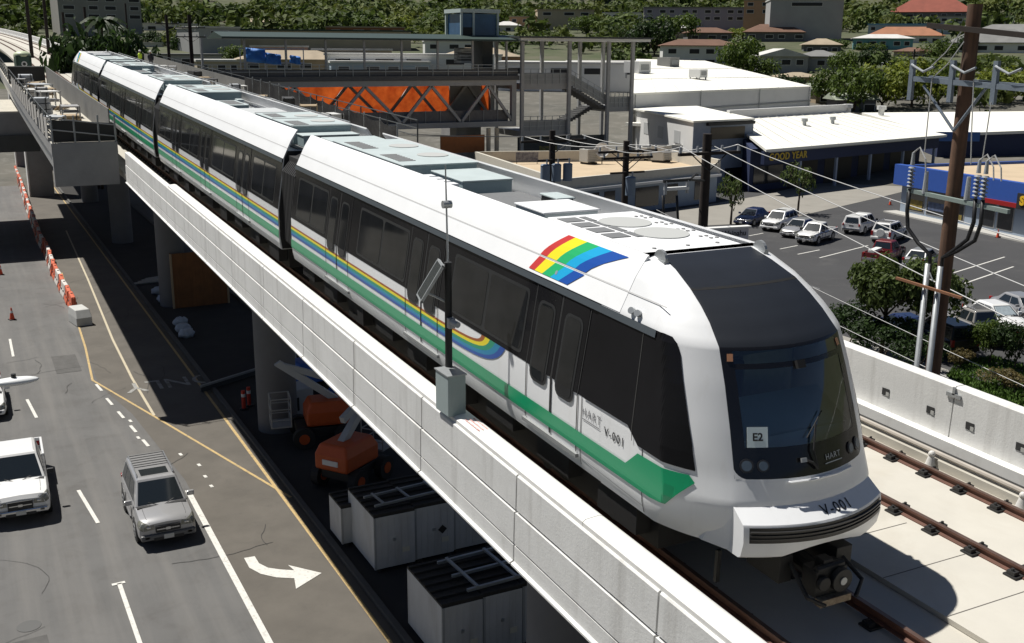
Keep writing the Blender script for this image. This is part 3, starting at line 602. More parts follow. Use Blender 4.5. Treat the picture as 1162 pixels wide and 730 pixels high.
sheet('parking_lot', [(36, 6), (39.5, 6.2), gp(1162, 420)[:2], (120, -10), (125, 80), (60, 76), (40, 66), (36, 40)], 0.018, ASPH_L)
sheet('forecourt', [gp(770, 258), gp(846, 254), gp(866, 243), gp(905, 246), gp(1000, 224), gp(1024, 218), gp(1026, 196), gp(960, 200), gp(860, 223), gp(770, 238)], 0.030, mat('forecourt concrete', (0.27, 0.255, 0.225), 0.9, var=0.12, scale=0.3, stain=(0.5, 0.5, 0.75, (0.18, 0.17, 0.15), 0.5)))
# markings
def lane(px0, py0, px1, py1, w, name='lane_line', m=PAINT, z=0.022): return strip(name, [gp(px0, py0), gp(px1, py1)], w, z, m)
for a, b_ in (((135.4, 662.7), (162, 740)), ((89, 556.9), (111.4, 594.2)), ((30.7, 453.8), (41.6, 474.6)), ((11.2, 385.1), (15.1, 405.1))): lane(*a, *b_, 0.13)
lane(127, 664.5, 142, 661, 0.14)
lane(213, 557, 312, 742, 0.20)
for x, y in ((112, 440), (124, 456), (137, 471), (151, 487), (165, 503)): lane(x-3, y-3.5, x+3.5, y+4, 0.13)
for x, y in ((157, 497), (170, 517), (226, 528), (233, 541), (240, 552), (148, 478), (205, 516)): lane(x-1.2, y-1, x+1.2, y+1.5, 0.12)
strip('edge_line', [gp(70, 310), gp(97, 395), gp(105, 432), gp(175, 473), gp(315, 556), gp(330, 565)], 0.11, 0.020, PAINT_Y)
strip('edge_line', [(0.52, -30), (0.52, 60), (0.5, 140)], 0.12, 0.022, PAINT_Y)
strip('edge_line', [gp(175, 472), gp(150, 430), gp(128, 386), gp(100, 318), gp(75, 262)], 0.12, 0.022, mat('worn cream road paint', (0.50, 0.44, 0.32), 0.8, var=0.2, scale=6))
CRK = mat('tar crack', (0.035, 0.034, 0.033), 0.8); rnd = random.Random(31)
for i in range(26):
    x, y = rnd.uniform(-10, 0.2), rnd.uniform(-4, 60); a = rnd.choice((0.1, 1.5, 1.65, 0.9)); P_ = [(x, y)]
    for k in range(rnd.randrange(6, 16)): a += rnd.uniform(-.35, .35); P_.append((P_[-1][0]+0.28*cos(a), P_[-1][1]+0.28*sin(a)))
    if max(p[0] for p in P_) < 0.4: strip('road_crack', P_, rnd.uniform(0.012, 0.03), 0.0205, CRK)
for (x, y, w, d, r) in ((-9.5, 18, 1.5, 2.6, 0.1), (-5.0, 32, 1.2, 3.4, 0.0), (-8.4, 3.0, 0.9, 1.6, 0.05)):
    b = MB(); b.box((x, y, 0.0135), (w, d, 0.002), r); tag(b.build('asphalt_patch', mat('patched asphalt', (0.105, 0.102, 0.098), 0.92, var=0.3, scale=2, bump=0.3, bscale=50)), kind='structure')
# turn arrow: stem curved like the painted one, then the head
st = [(277, 634), (283, 645), (296, 652), (314, 656), (334, 657)]; sb2 = [(289, 632), (294, 640), (304, 645), (318, 647), (334, 648)]
ab = MB(); ab.loft([[(*gp(*p), 0.022), (*gp(*q), 0.022)] for p, q in zip(st, sb2)], False); ab.poly([(*gp(336, 669), 0.0225), (*gp(334, 657), 0.0225), (*gp(334, 648), 0.0225), (*gp(327, 642), 0.0225), (*gp(365, 651), 0.0225)])
tag(ab.build('turn_arrow', PAINT), kind='structure')
tw = text_mesh('ONLY', 1.75, 0, 0.01); tw.v = [(-x*0.95-0.62, -y*1.25+26.3, 0.024) for x, y, z in tw.v]; tag(tw.build('lane_word', mat('worn grey road paint', (0.30, 0.30, 0.29), 0.85, stain=(3, 0.45, 0.6, (0.15, 0.135, 0.11), 0.8))), kind='structure')
mh = MB(); mh.cyl((*gp(33, 711), 0.006), (*gp(33, 711), 0.016), 0.33, n=24); tag(mh.build('manhole_cover', mat('cast iron cover', (0.09, 0.09, 0.088), 0.8)), 'round manhole cover set in the left lane of the street', 'manhole')
# parking bay lines
for a, b_ in (((930, 293), (985, 279)), ((1082, 310), (1140, 292)), ((1080, 327), (1150, 303)), ((980, 313), (1010, 305)), ((850, 268), (866, 265)), ((885, 283), (905, 279)), ((905, 289), (930, 284)), ((1000, 262), (1020, 258))):
    strip('bay_line', [gp(*a), gp(*b_)], 0.14, 0.024, PAINT)
# ================================================================== GUIDEWAY
gw = tag(empty('elevated_guideway', (2.05, 0, 0)), 'pale concrete elevated guideway carrying two tracks above the street median', 'viaduct')
def part(mb, name, m, parent, **k):
    o = mb.build(name, m, parent, **k); o.matrix_parent_inverse = Matrix.Translation(-parent.location) if parent.type == 'EMPTY' and parent.rotation_euler.z == 0 else parent.matrix_basis.inverted(); return o
def sweep(prof, y0, y1, step=6.0, closed=True, caps=True):
    n = max(1, int(abs(y1-y0)/step)); b = MB(); b.loft([[TW(x, y0+(y1-y0)*i/n, z) for x, z in prof] for i in range(n+1)], closed, caps); return b
def rect(x0, x1, z0, z1): return [(x0, z0), (x1, z0), (x1, z1), (x0, z1)]
part(sweep([(-2.3, -0.5), (-1.5, -0.75), (0.3, -2.6), (3.8, -2.6), (5.6, -0.75), (6.4, -0.5), (6.4, -0.21), (-2.3, -0.21)], -45, 420, 12), 'box_girder', CONC_D, gw)
part(sweep(rect(1.6, 5.15, -0.205, -0.13), -45, 420, 12), 'track_slab', mat('track slab concrete', (0.55, 0.525, 0.465), 0.85, var=0.12, scale=0.8, bump=0.1, bscale=30, stain=(0.45, 0.5, 0.78, (0.38, 0.34, 0.27), 0.55)), gw)
jl = mat('joint dark', (0.12, 0.11, 0.10), 0.9)
for k in range(26):
    y = -19.0+1.05*k
    if y < 8: part(sweep(rect(1.6, 3.15, -0.128, -0.126), y, y+0.012), 'slab_joint', jl, gw)
sw = sweep(rect(1.595, 1.6, -0.20, -0.13), -45, 420, 12); part(sw, 'slab_edge', CONC_D, gw)
part(sweep(rect(5.15, 5.30, -0.13, 0.02), -45, 420, 12), 'third_rail_plinth', CONC_D, gw)
pp = MB(); part(MB().tube([TW(5.24, y, 0.10) for y in [-45+4*i for i in range(60)]], 0.045, 8), 'third_rail', mat('third rail cover', (0.42, 0.38, 0.33), 0.6, var=0.2), gw)
for k in range(10):
    y = -18.0+1.75*k; ib = MB(); ib.cyl(TW(5.12, y, -0.13), TW(5.12, y, 0.06), 0.10, 0.05, 10); ib.sphere(TW(5.12, y, 0.10), 0.06, 8, 6); part(ib, 'insulator', mat('insulator white', (0.62, 0.61, 0.58), 0.4), gw, smooth=40)
part(sweep(rect(5.95, 6.15, -0.2, 0.02), -45, 420, 12), 'parapet_ledge', CONC_CAP, gw)
part(sweep(rect(5.32, 5.94, -0.2, -0.16), -45, 420, 12), 'drain_channel', IRON, gw)
rp = [(-0.07, -0.13), (0.07, -0.13), (0.07, -0.115), (0.015, -0.10), (0.015, -0.045), (0.036, -0.035), (0.036, -0.003), (-0.036, -0.003), (-0.036, -0.035), (-0.015, -0.045), (-0.015, -0.10), (-0.07, -0.115)]
for xc in (-0.7525, 0.7525, 3.345, 4.85):
    part(sweep([(x+xc, z) for x, z in rp], -45, 420, 10), 'rail', RAIL, gw)
    part(sweep(rect(xc-0.034, xc+0.034, -0.003, 0.0), -45, 420, 10, True, True), 'rail_head', RAILTOP, gw)
    rest = MB()
    for k in range(150):
        y = -19.0+0.70*k+(0.1 if xc > 4 else 0); z0 = -0.13 if xc > 2 else -0.21; vis = y < (-11 if xc > 2 else -16) and (xc > 0)
        fb = MB() if vis else rest
        F = Matrix.Translation(TW(xc, y, 0))
        t = MB(); t.b2((-0.19, -0.10, z0), (0.19, 0.10, z0+0.03)); 
        for sx in (-1, 1): t.b2((sx*0.12-0.05, -0.06, z0+0.03), (sx*0.12+0.05, 0.06, z0+0.085)); t.cyl((sx*0.13, 0, z0+0.08), (sx*0.13, 0, z0+0.12), 0.022, n=6)
        t.xf(F)
        if vis: part(t, 'rail_fastener', IRON, gw)
        else: b0 = rest.pts(t.v); [rest.face([b0+i for i in f]) for f in t.f]
    tag(part(rest, 'rail_fastener', IRON, gw), kind='stuff')
# left parapet: facing panels, backing wall, cap stones
part(sweep(rect(-2.12, -2.02, -0.21, 0.74), -45, 24.3, 6), 'parapet_wall', CONC_D, gw)
part(sweep(rect(-2.13, -2.121, -0.5, 0.80), -45, 24.3, 6), 'panel_backing', mat('groove shadow grey', (0.06, 0.06, 0.058), 0.9), gw)
seams = [-17.28+3.42*k for k in range(-7, 13)]
for a, b_ in zip(seams, seams[1:]):
    b_ = min(b_, 24.4); p = MB()
    for prof in ([(-2.33, 0.315), (-2.14, 0.315), (-2.14, 0.84), (-2.31, 0.84), (-2.33, 0.82)], [(-2.35, -0.20), (-2.14, -0.20), (-2.14, 0.28), (-2.35, 0.28)], [(-2.37, -0.52), (-2.14, -0.52), (-2.14, -0.23), (-2.35, -0.23), (-2.35, -0.47), (-2.40, -0.49), (-2.40, -0.52)]):
        n = 2; bb_ = len(p.v); p.loft([[TW(x, y, z) for x, z in prof] for y in (a+0.018, b_-0.018)], True, True)
    part(p, 'parapet_panel', CONC_W, gw)
caps_ = [-17.28+3.42*0.5+6.84*k for k in range(-4, 5)]; caps_ = [min(c, 13.2) for c in caps_]+[13.2]
for a, b_ in zip(caps_, caps_[1:]):
    if b_-a < 0.3: continue
    part(sweep([(-2.30, 0.76), (-1.97, 0.72), (-1.96, 0.86), (-2.0, 0.925), (-2.06, 0.945), (-2.25, 0.93), (-2.295, 0.90)], a+0.006, b_-0.006, 4), 'parapet_cap', CONC_CAP, gw, smooth=50)
bk = MB()
for y in (-14.9, -11.7, -8.4, -5.0): bk.b2((-0.05, -0.05, -0.04), (0.05, 0.05, 0.04))
# right parapet
HOLE = mat('hole dark', (0.03, 0.03, 0.03), 0.9)
jn = [-13.95+9.6*k for k in range(-4, 46)]
for a, b_ in zip(jn, jn[1:]):
    part(sweep([(6.15, -0.21), (6.40, -0.5), (6.40, 0.94), (6.37, 0.96), (6.18, 0.96), (6.15, 0.93)], a+0.012, b_-0.012, 4.8), 'parapet_panel', CONC_W, gw)
    if -40 < a < 10:
        for dy in ((0.45, 1.5, 3.3, 5.2, 7.2, 8.9) if a > -15 else (9.2, 8.2, 6.6, 5)):
            y = a+dy; h = MB(); c = TW(6.146, y, 0.37); h.box(c, (0.012, 0.17, 0.13)); part(h, 'drain_hole', HOLE, gw)
            h = MB(); h.box(c+Vector((-0.004, -0.05, -0.03)), (0.012, 0.07, 0.07)); part(h, 'hole_cap', mat('hole light', (0.4, 0.4, 0.38), 0.8), gw)
cpb = MB(); c = TW(6.13, -13.95, 0.80); cpb.box(c, (0.03, 0.30, 0.07)); cpb.box(TW(6.13, -13.95, 0.88), (0.03, 0.05, 0.14)); part(cpb, 'joint_bracket', GALV, gw)
# piers
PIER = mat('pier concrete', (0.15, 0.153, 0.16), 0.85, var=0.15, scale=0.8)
for i, (y, lab) in enumerate(((-7.4, 'round concrete pier beside the plywood box nearest the camera'), (17.5, 'round concrete pier in the dark under the middle of the guideway'), (43.0, 'round concrete pier wrapped by tall brown plywood hoarding'), (68, 'round concrete pier beyond the plywood hoarding near the platform'), (95, 'round concrete pier far back under the station'))):
    p = empty('viaduct_pier', (2.3+gx(y), y, 0), 0, lab, 'pier', 'piers under the guideway')
    zt_ = HR+y*sin(GRADE)-2.55
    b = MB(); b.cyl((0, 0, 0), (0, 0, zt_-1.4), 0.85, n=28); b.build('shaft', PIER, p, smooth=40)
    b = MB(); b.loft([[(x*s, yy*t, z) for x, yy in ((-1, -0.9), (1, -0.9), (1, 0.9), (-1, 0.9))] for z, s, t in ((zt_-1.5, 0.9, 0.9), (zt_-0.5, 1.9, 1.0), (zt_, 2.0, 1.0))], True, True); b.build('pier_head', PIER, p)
PLY = mat('brown plywood', (0.22, 0.095, 0.035), 0.8, var=0.3, scale=1.5, streak=((6, 6, 0.4), 0.45, 0.7, (0.12, 0.05, 0.02), 0.6))
ph = empty('plywood_hoarding', (3.9, 43.2, 0.06), radians(2), 'tall brown plywood hoarding box standing on the dark ground round a pier', 'hoarding')
for nm, c, d in (('front_board', (0, -1.3, 1.75), (3.4, 0.05, 3.5)), ('side_board', (-1.7, 0.0, 1.75), (0.05, 2.6, 3.5)), ('side_board', (1.7, 0, 1.75), (0.05, 2.6, 3.5))): b = MB(); b.box(c, d); b.build(nm, PLY, ph)
for sx in (-1.73, 1.73): b = MB(); b.box((sx, -1.34, 1.75), (0.12, 0.10, 3.5)); b.build('corner_post', mat('pale timber', (0.35, 0.27, 0.18), 0.8), ph)
# ================================================================== LEFT STATION PLATFORM
FLOOR = mat('platform floor concrete', (0.50, 0.47, 0.40), 0.85, var=0.15, scale=0.6, stain=(0.9, 0.5, 0.75, (0.33, 0.31, 0.27), 0.5))
HOARD = mat('grey hoarding', (0.16, 0.16, 0.155), 0.8, var=0.2, scale=1.0)
def platform(name, x0, x1, y0, y1, label):
    e = empty(name, (x0, y0, 0), 0, label, 'platform')
    part(sweep(rect(x0, x1, 0.62, 1.15), y0, y1, 8), 'platform_slab', CONC_G, e); part(sweep(rect(x0+0.02, x1-0.02, 1.152, 1.16), y0+0.02, y1, 8), 'platform_floor', FLOOR, e)
    part(sweep([(x0+0.02, -0.75), (x1-0.02, -0.75), (x1-0.02, 0.62), (x0+0.02, 0.62)], y0+0.02, y0+0.5), 'end_wall', CONC_G, e)
    part(sweep([(x0+0.3, -0.5), (x1-0.05, -0.5), (x1-0.05, 0.61), (x0+0.05, 0.61)], y0+0.5, y1, 8), 'platform_beam', CONC_W, e)
    return e
pl = platform('station_platform', -5.2, -2.45, 25, 100, 'grey unfinished station platform left of the train with clutter on its floor')
def railing(e, x, y0, y1, n, z0=1.16, h=1.1, m=STEEL_D, rails=3, y_const=None):
    for k in range(n+1):
        y = y0+(y1-y0)*k/n; b = MB(); b.cyl(TW(x, y, z0), TW(x, y, z0+h), 0.035, n=6); part(b, 'railing_post', m, e)
    for j in range(rails): b = MB(); zz = z0+h-j*h/rails; b.tube([TW(x, y0+(y1-y0)*k/12, zz) for k in range(13)], 0.028, 5); part(b, 'railing_bar', m, e)
railing(pl, -5.12, 25.1, 99, 24)
for k, xx in enumerate((-5.12, -4.2, -3.2, -2.5)): b = MB(); b.cyl(TW(xx, 25.08, 0.4), TW(xx, 25.08, 2.35), 0.04, n=6); part(b, 'end_post', STEEL_G, pl)
for zz in (1.75, 2.25): b = MB(); b.tube([TW(-5.12, 25.08, zz), TW(-2.5, 25.08, zz-0.35)], 0.03, 5); part(b, 'end_bar', STEEL_G, pl)
b = MB(); b.poly([TW(-5.1, 25.3, 1.17), TW(-2.5, 25.3, 1.17), TW(-2.5, 25.3, 1.95), TW(-5.1, 25.3, 2.15)]); b.poly([TW(-5.1, 25.34, 1.17), TW(-2.5, 25.34, 1.17), TW(-2.5, 25.34, 1.95), TW(-5.1, 25.34, 2.15)]); part(b, 'end_barrier', IRON, pl)
part(sweep(rect(-2.52, -2.46, 1.16, 2.45), 27, 66, 4), 'edge_hoarding', HOARD, pl)
for k in range(15): b = MB(); y = 26+2.3*k; b.poly([TW(-5.22, y, 1.2), TW(-5.22, y+1.7, 1.2), TW(-5.22, y+1.7, 2.1-0.1*(k % 3)), TW(-5.22, y, 2.2)]); b.poly([TW(-5.24, y, 1.2), TW(-5.24, y+1.7, 1.2), TW(-5.24, y+1.7, 2.1-0.1*(k % 3)), TW(-5.24, y, 2.2)]); part(b, 'railing_sheet', mat('white debris sheet', (0.55, 0.53, 0.5), 0.8, var=0.4, scale=3), pl)
# beams and concourse below
cb = empty('station_concourse', (-16, 77, 0), 0, 'grey concourse block spanning the street below the left platform', 'concourse')
b = MB(); b.b2((-34, 67, 8.0), (-3.2, 88, 11.0)); part(b, 'concourse_box', CONC_G, cb)
b = MB(); b.b2((-34, 66.7, 8.0), (-3.1, 66.98, 9.3)); part(b, 'fascia_beam', STEEL_D, cb)
b = MB(); b.b2((-34, 67.1, 11.003), (-3.3, 87.9, 11.12)); part(b, 'roof_slab', FLOOR, cb)
for i, (x, y) in enumerate(((-1.2, 103), (-1.2, 128))):
    c = empty('platform_column', (x, y, 0), 0, ('white faced square column under the left platform, nearer one', 'white faced square column under the left platform, farther one')[i], 'column', 'columns under the platform')
    b = MB(); b.b2((-1.2, -1.2, 0), (1.2, 1.2, 10.8)); b.build('shaft', CONC_G, c); b = MB(); b.b2((-1.35, -1.25, 0), (-1.205, 1.2, 10.8)); b.b2((-1.2, -1.25, 7.2), (1.25, -1.205, 7.6)); b.build('facing', CONC_CAP, c)
for x in (-33, -13): b = MB(); b.b2((x-0.8, 76, 0), (x+0.8, 79, 8.0)); part(b, 'concourse_column', CONC_G, cb)
# ================================================================== RIGHT STATION PLATFORM
pr_ = platform('station_platform', 6.75, 10.2, 20, 100, 'grey unfinished station platform right of the train behind a dark tarpaulin fence')
TARP = mat('dark grey tarpaulin', (0.022, 0.022, 0.023), 0.95, var=0.45, scale=0.7, c2=(0.045, 0.045, 0.045), spec=0.1)
rnd = random.Random(3); tf = tag(empty('tarpaulin_fence', (9.0, 20, 0)), 'sagging dark grey tarpaulin fence along the right platform beyond the train', 'tarpaulin fence')
for k in range(13):
    y0_, y1_ = 20+2.25*k, 22.2+2.25*k; h0 = 2.05+0.5*min(1, k/9); rr = []; bow = rnd.uniform(-0.12, 0.12); sg = rnd.uniform(0.06, 0.22)
    for q in range(9):
        u = q/8; top = h0+0.05*u-sg*sin(pi*u)*0.8; rr.append([TW(9.0+bow*sin(pi*u)*sin(pi*v*0.9)+0.02*((q+int(v*4)) % 2), y0_+(y1_-y0_)*u, 1.17+(top-1.17)*v) for v in (0, 0.25, 0.5, 0.75, 1)])
    tb = MB(); tb.loft(rr, False); o = part(tb, 'tarpaulin', TARP, tf); sm = o.modifiers.new('thick', 'SOLIDIFY'); sm.thickness = 0.012
    b = MB(); b.cyl(TW(9.03, y0_, 1.16), TW(9.03, y0_, h0+0.12), 0.04, n=8); part(b, 'post', GALV, tf)
lw_ = MB(); lw_.loft([[TW(9.6, 48+k*2.6, 1.17), TW(9.6, 48+k*2.6, 2.15), TW(9.64, 48+k*2.6, 2.15), TW(9.64, 48+k*2.6, 1.17)] for k in range(21)], True, True); part(lw_, 'low_hoarding', HOARD, pr_)
for y in (30, 60, 90): b = MB(); b.b2((7.9, y-0.6, 0), (9.1, y+0.6, HR+y*0.032-0.55)); part(b, 'platform_column', CONC_G, pr_)
railing(pr_, 6.85, 20.2, 99, 26, m=GALV); railing(pr_, 10.1, 20.2, 99, 20, m=STEEL_D)
# ================================================================== PEDESTRIAN BRIDGE AND STAIR TOWER (right, beyond the train)
YB = 92.0
FR = mat('pale grey bridge steel', (0.36, 0.36, 0.355), 0.55, var=0.12, scale=1.5); DKS = mat('dark grey deck steel', (0.10, 0.10, 0.10), 0.6, var=0.2)
NET = mat('orange debris netting', (0.80, 0.16, 0.03), 0.8, var=0.7, scale=0.9, c2=(0.45, 0.06, 0.012), trans=0.6)
br = empty('pedestrian_bridge', (30, YB, 0), 0, 'pale grey truss footbridge hung with orange netting between platform and stair tower', 'footbridge')
def PB(b, nm, m, e=br, **k): return part(b, nm, m, e, **k)
def bar(p, q, w): 
    b = MB(); p, q = Vector(p), Vector(q); d = (q-p).normalized(); s = d.cross(Vector((0, 1, 0))).normalized() if abs(d.y) < 0.9 else Vector((1, 0, 0)); t = d.cross(s)
    b.hexa([p-s*w/2-t*w/2, p+s*w/2-t*w/2, p+s*w/2+t*w/2, p-s*w/2+t*w/2, q-s*w/2-t*w/2, q+s*w/2-t*w/2, q+s*w/2+t*w/2, q-s*w/2+t*w/2]); return b
for y in (YB, YB+6):
    PB(bar((10, y, 12.15), (52.3, y, 12.15), 0.62), 'top_chord', FR); PB(bar((10, y, 7.25), (52.3, y, 7.25), 0.62), 'bottom_chord', FR)
    tops = [16.6, 24.8, 33.0, 41.2, 48.6]; bots = [20.8, 29.0, 37.4, 45.0, 51.9]
    for t_ in tops:
        for b_ in bots:
            if abs(t_-b_) < 5: PB(bar((t_, y, 11.85), (b_, y, 7.55), 0.32), 'diagonal', FR)
    PB(bar((52.0, y, 7.0), (52.0, y, 12.4), 0.6), 'end_post', FR)
b = MB(); b.b2((10, YB+0.4, 7.05), (52, YB+5.6, 7.3)); PB(b, 'lower_deck', DKS)
b = MB(); b.b2((10, YB-0.5, 12.47), (52.6, YB+6.6, 13.0)); PB(b, 'upper_deck', DKS)
nb = MB(); rr = []; rnd = random.Random(9)
for k in range(44): x = 12+k*0.93; rr.append([(x, YB+6.45+rnd.uniform(-0.12, 0.12), 7.7+3.9*j/5) for j in range(6)])
nb.loft(rr, False); PB(nb, 'debris_netting', NET, smooth=True)
b = MB(); b.b2((12, YB+0.35, 7.35), (51.5, YB+0.40, 8.9)); PB(b, 'mesh_guard', mat('grey mesh guard', (0.16, 0.155, 0.155), 0.7, var=0.3, scale=2))
for k in range(22): b = MB(); b.b2((12+1.9*k, YB+0.25, 7.5), (12.08+1.9*k, YB+0.34, 8.95)); PB(b, 'guard_post', STEEL_G)
for k in range(21): b = MB(); b.b2((12+1.95*k, YB-0.35, 13.0), (12.07+1.95*k, YB-0.27, 14.25)); PB(b, 'railing_post', GALV)
for zz in (13.5, 13.9, 14.25): PB(bar((11, YB-0.3, zz), (52.5, YB-0.3, zz), 0.07), 'railing_bar', GALV)
b = MB(); b.b2((12, YB-0.26, 13.0), (52.5, YB-0.24, 13.75)); PB(b, 'railing_panel', DKS)
for x in (15, 19.5, 24, 28.5, 33, 37.5, 42, 46.5, 51): PB(bar((x, YB-0.1, 13.0), (x, YB-0.1, 17.0), 0.22), 'canopy_post', FR)
b = MB(); b.hexa([(17, YB-0.8, 17.0), (53.5, YB-0.8, 17.0), (53.5, YB+7, 17.0), (17, YB+7, 17.0), (17, YB-0.8, 17.2), (53.5, YB-0.8, 17.2), (53.5, YB+3.1, 17.75), (17, YB+3.1, 17.75)]); PB(b, 'canopy_roof', mat('dark green roof', (0.035, 0.06, 0.052), 0.5, var=0.2))
for x in (27, 46): b = MB(); b.b2((x-0.7, YB+2, 0), (x+0.7, YB+4, 7.0)); PB(b, 'bridge_pier', CONC_G)
tw_ = empty('stair_tower', (61, YB, 0), 0, 'open steel stair tower with flat roof and tall columns at the end of footbridge', 'stair tower')
for x in (52.9, 59.5, 65.2, 68.8):
    for y in (YB-0.6, YB+6.5): PB(bar((x, y, 0 if x < 66 else 0), (x, y, 17.3), 0.40), 'column', FR, tw_)
b = MB(); b.b2((52.3, YB-1.3, 17.1), (71, YB+7.2, 17.42)); PB(b, 'roof_fascia', mat('pale fascia', (0.62, 0.62, 0.60), 0.6), tw_); b = MB(); b.b2((52.0, YB-1.5, 17.425), (71.3, YB+7.4, 17.62)); PB(b, 'roof', STEEL_D, tw_)
b = MB(); b.b2((53, YB-0.3, 11.3), (59.4, YB+6.2, 12.0)); PB(b, 'upper_landing', FR, tw_)
for y in (YB-0.35,):
    for (x0, z0, x1, z1) in ((53.2, 12.0, 59.4, 12.0), (59.6, 12.0, 65.2, 9.2), (65.2, 9.0, 69, 9.0), (53.2, 6.3, 59.4, 6.3)):
        for h in (0.55, 1.15, 1.75): PB(bar((x0, y, z0+h), (x1, y, z1+h), 0.07), 'railing_bar', GALV, tw_)
        for k in range(7): t_ = k/6; PB(bar((x0+(x1-x0)*t_, y, z0+(z1-z0)*t_), (x0+(x1-x0)*t_, y, z0+(z1-z0)*t_+1.75), 0.07), 'railing_post', GALV, tw_)
        b = MB(); b.hexa([(x0, y+0.05, z0), (x1, y+0.05, z1), (x1, y+0.07, z1), (x0, y+0.07, z0), (x0, y+0.05, z0+1.3), (x1, y+0.05, z1+1.3), (x1, y+0.07, z1+1.3), (x0, y+0.07, z0+1.3)]); PB(b, 'mesh_guard', STEEL_G, tw_)
def flight(x0, z0, x1, z1, y0, y1):
    b = MB(); n = 14
    for k in range(n):
        xa, za = x0+(x1-x0)*k/n, z0+(z1-z0)*(k+0.5)/n; b.b2((min(xa, xa+(x1-x0)/n), y0, za-0.45), (max(xa, xa+(x1-x0)/n), y1, za))
    PB(b, 'stair_flight', DKS, tw_)
flight(59.5, 12.0, 65.3, 9.0, YB-0.2, YB+2.6); flight(65.3, 9.0, 59.5, 6.2, YB+3.2, YB+6); flight(59.6, 6.0, 68.5, 0.5, YB-0.2, YB+2.6)
b = MB(); b.b2((65.3, YB-0.3, 8.4), (69, YB+6.2, 9.0)); PB(b, 'mid_landing', FR, tw_)
b = MB(); b.b2((52.8, YB-0.3, 5.6), (60, YB+6.2, 6.3)); PB(b, 'lower_landing', FR, tw_); b = MB(); b.b2((52.8, YB+0.2, 2.0), (66, YB+0.3, 5.5)); PB(b, 'dark_screen', STEEL_D, tw_)
el = empty('elevator_tower', (48.5, YB+5, 0), 0, 'elevator tower with blue glass sides rising above the footbridge canopy', 'elevator')
b = MB(); b.b2((46.3, YB+6.2, 0), (50.6, YB+9, 12.4)); PB(b, 'shaft', CONC_G, el)
b = MB(); b.b2((49.4, YB+3.2, 13.0), (50.8, YB+6, 17.0)); PB(b, 'shaft_screen', STEEL_D, el)
b = MB(); b.b2((46.6, YB+3.4, 14.4), (48.2, YB+5.5, 16.2)); PB(b, 'striped_panel', mat('striped pale panel', (0.55, 0.55, 0.55), 0.6, streak=((0.3, 0.3, 9), 0.48, 0.52, (0.06, 0.06, 0.06), 0.9)), el)
b = MB(); b.b2((46.45, YB+2.75, 17.2), (51.0, YB+7, 20.2)); PB(b, 'glass_box', mat('blue tower glass', (0.06, 0.14, 0.27), 0.15, var=0.3, scale=0.6), el)
for x, y in ((46.3, YB+2.6), (51.15, YB+2.6), (46.3, YB+7.1), (51.15, YB+7.1), (47.9, YB+2.62)): PB(bar((x, y, 17.0), (x, y, 20.6), 0.25), 'frame_post', mat('pale teal frame', (0.48, 0.55, 0.53), 0.5), el)
b = MB(); b.b2((46.1, YB+2.4, 20.3), (51.4, YB+7.3, 20.75)); PB(b, 'cap', MATS['pale teal frame'], el)
b = MB(); b.b2((46.4, YB+2.66, 17.3), (47.8, YB+2.74, 18.6)); PB(b, 'lower_panel', IRON, el)
pb = MB(); pb.box((43.6, 88.5, 5.3), (5.6, 0.25, 2.0)); tag(pb.build('site_board', mat('rust brown board', (0.28, 0.10, 0.03), 0.8, var=0.2)), 'rust brown board standing below the truss footbridge', 'board')
pbx = MB(); pbx.b2((41.0, 88.4, 0), (41.3, 88.6, 5)); pbx.b2((46.0, 88.4, 0), (46.3, 88.6, 5))
for k, x in enumerate((47.2, 48.3)): b = MB(); b.cyl((x, 89, 0), (x, 89, 7), 0.27, n=12); tag(b.build('standpipe', mat('cream pipe', (0.42, 0.38, 0.30), 0.6)), ('cream upright pipe under the footbridge, nearer the brown board', 'cream upright pipe under the footbridge, farther from the brown board')[k], 'pipe', 'pipes under the footbridge')
# ================================================================== BUILDINGS
ROOF_W = mat('white membrane roof', (0.80, 0.79, 0.72), 0.85, var=0.06, scale=0.12, stain=(0.25, 0.55, 0.8, (0.62, 0.60, 0.54), 0.4))
WALL_W = mat('off white wall', (0.62, 0.62, 0.61), 0.85, var=0.08, scale=0.3, stain=(0.4, 0.55, 0.8, (0.48, 0.47, 0.45), 0.4))
WALL_BL = mat('pale blue grey wall', (0.30, 0.36, 0.44), 0.85, var=0.1, scale=0.4)
NAVY = mat('navy wall', (0.018, 0.03, 0.085), 0.7, var=0.15); ROYAL = mat('royal blue fascia', (0.025, 0.085, 0.36), 0.6, var=0.1)
ROOF_T = mat('tan gravel roof', (0.52, 0.41, 0.28), 0.95, var=0.15, scale=0.5); DARK = mat('dark opening', (0.012, 0.012, 0.014), 0.5)
WGL = mat('dark shop glass', (0.02, 0.022, 0.026), 0.1, spec=0.7); AWH = mat('white frame', (0.7, 0.7, 0.68), 0.5)
def bld(name, label, cat='building', loc=(0, 0, 0), group=None): return empty(name, loc, 0, label, cat, group)
def wallbox(e, nm, foot, z0, z1, m): b = MB(); b.prism([(p[0], p[1]) for p in foot], z0, z1); return part(b, nm, m, e)
def slab(e, nm, corners, th, m):
    n = len(corners); b = MB(); k = b.pts([(c[0], c[1], c[2]-th) for c in corners]+[tuple(c) for c in corners]); b.face([k+n-1-i for i in range(n)]); b.face([k+n+i for i in range(n)])
    for i in range(n): j = (i+1) % n; b.face((k+i, k+j, k+n+j, k+n+i))
    return part(b, nm, m, e)
def sl_wall(e, nm, corners, z0, m, drop=0.0):   # walls that run up to sloping roof corners
    n = len(corners); b = MB(); k = b.pts([(c[0], c[1], z0) for c in corners]+[(c[0], c[1], c[2]-drop) for c in corners]); b.face([k+n+i for i in range(n)])
    for i in range(n): j = (i+1) % n; b.face((k+i, k+j, k+n+j, k+n+i))
    return part(b, nm, m, e)
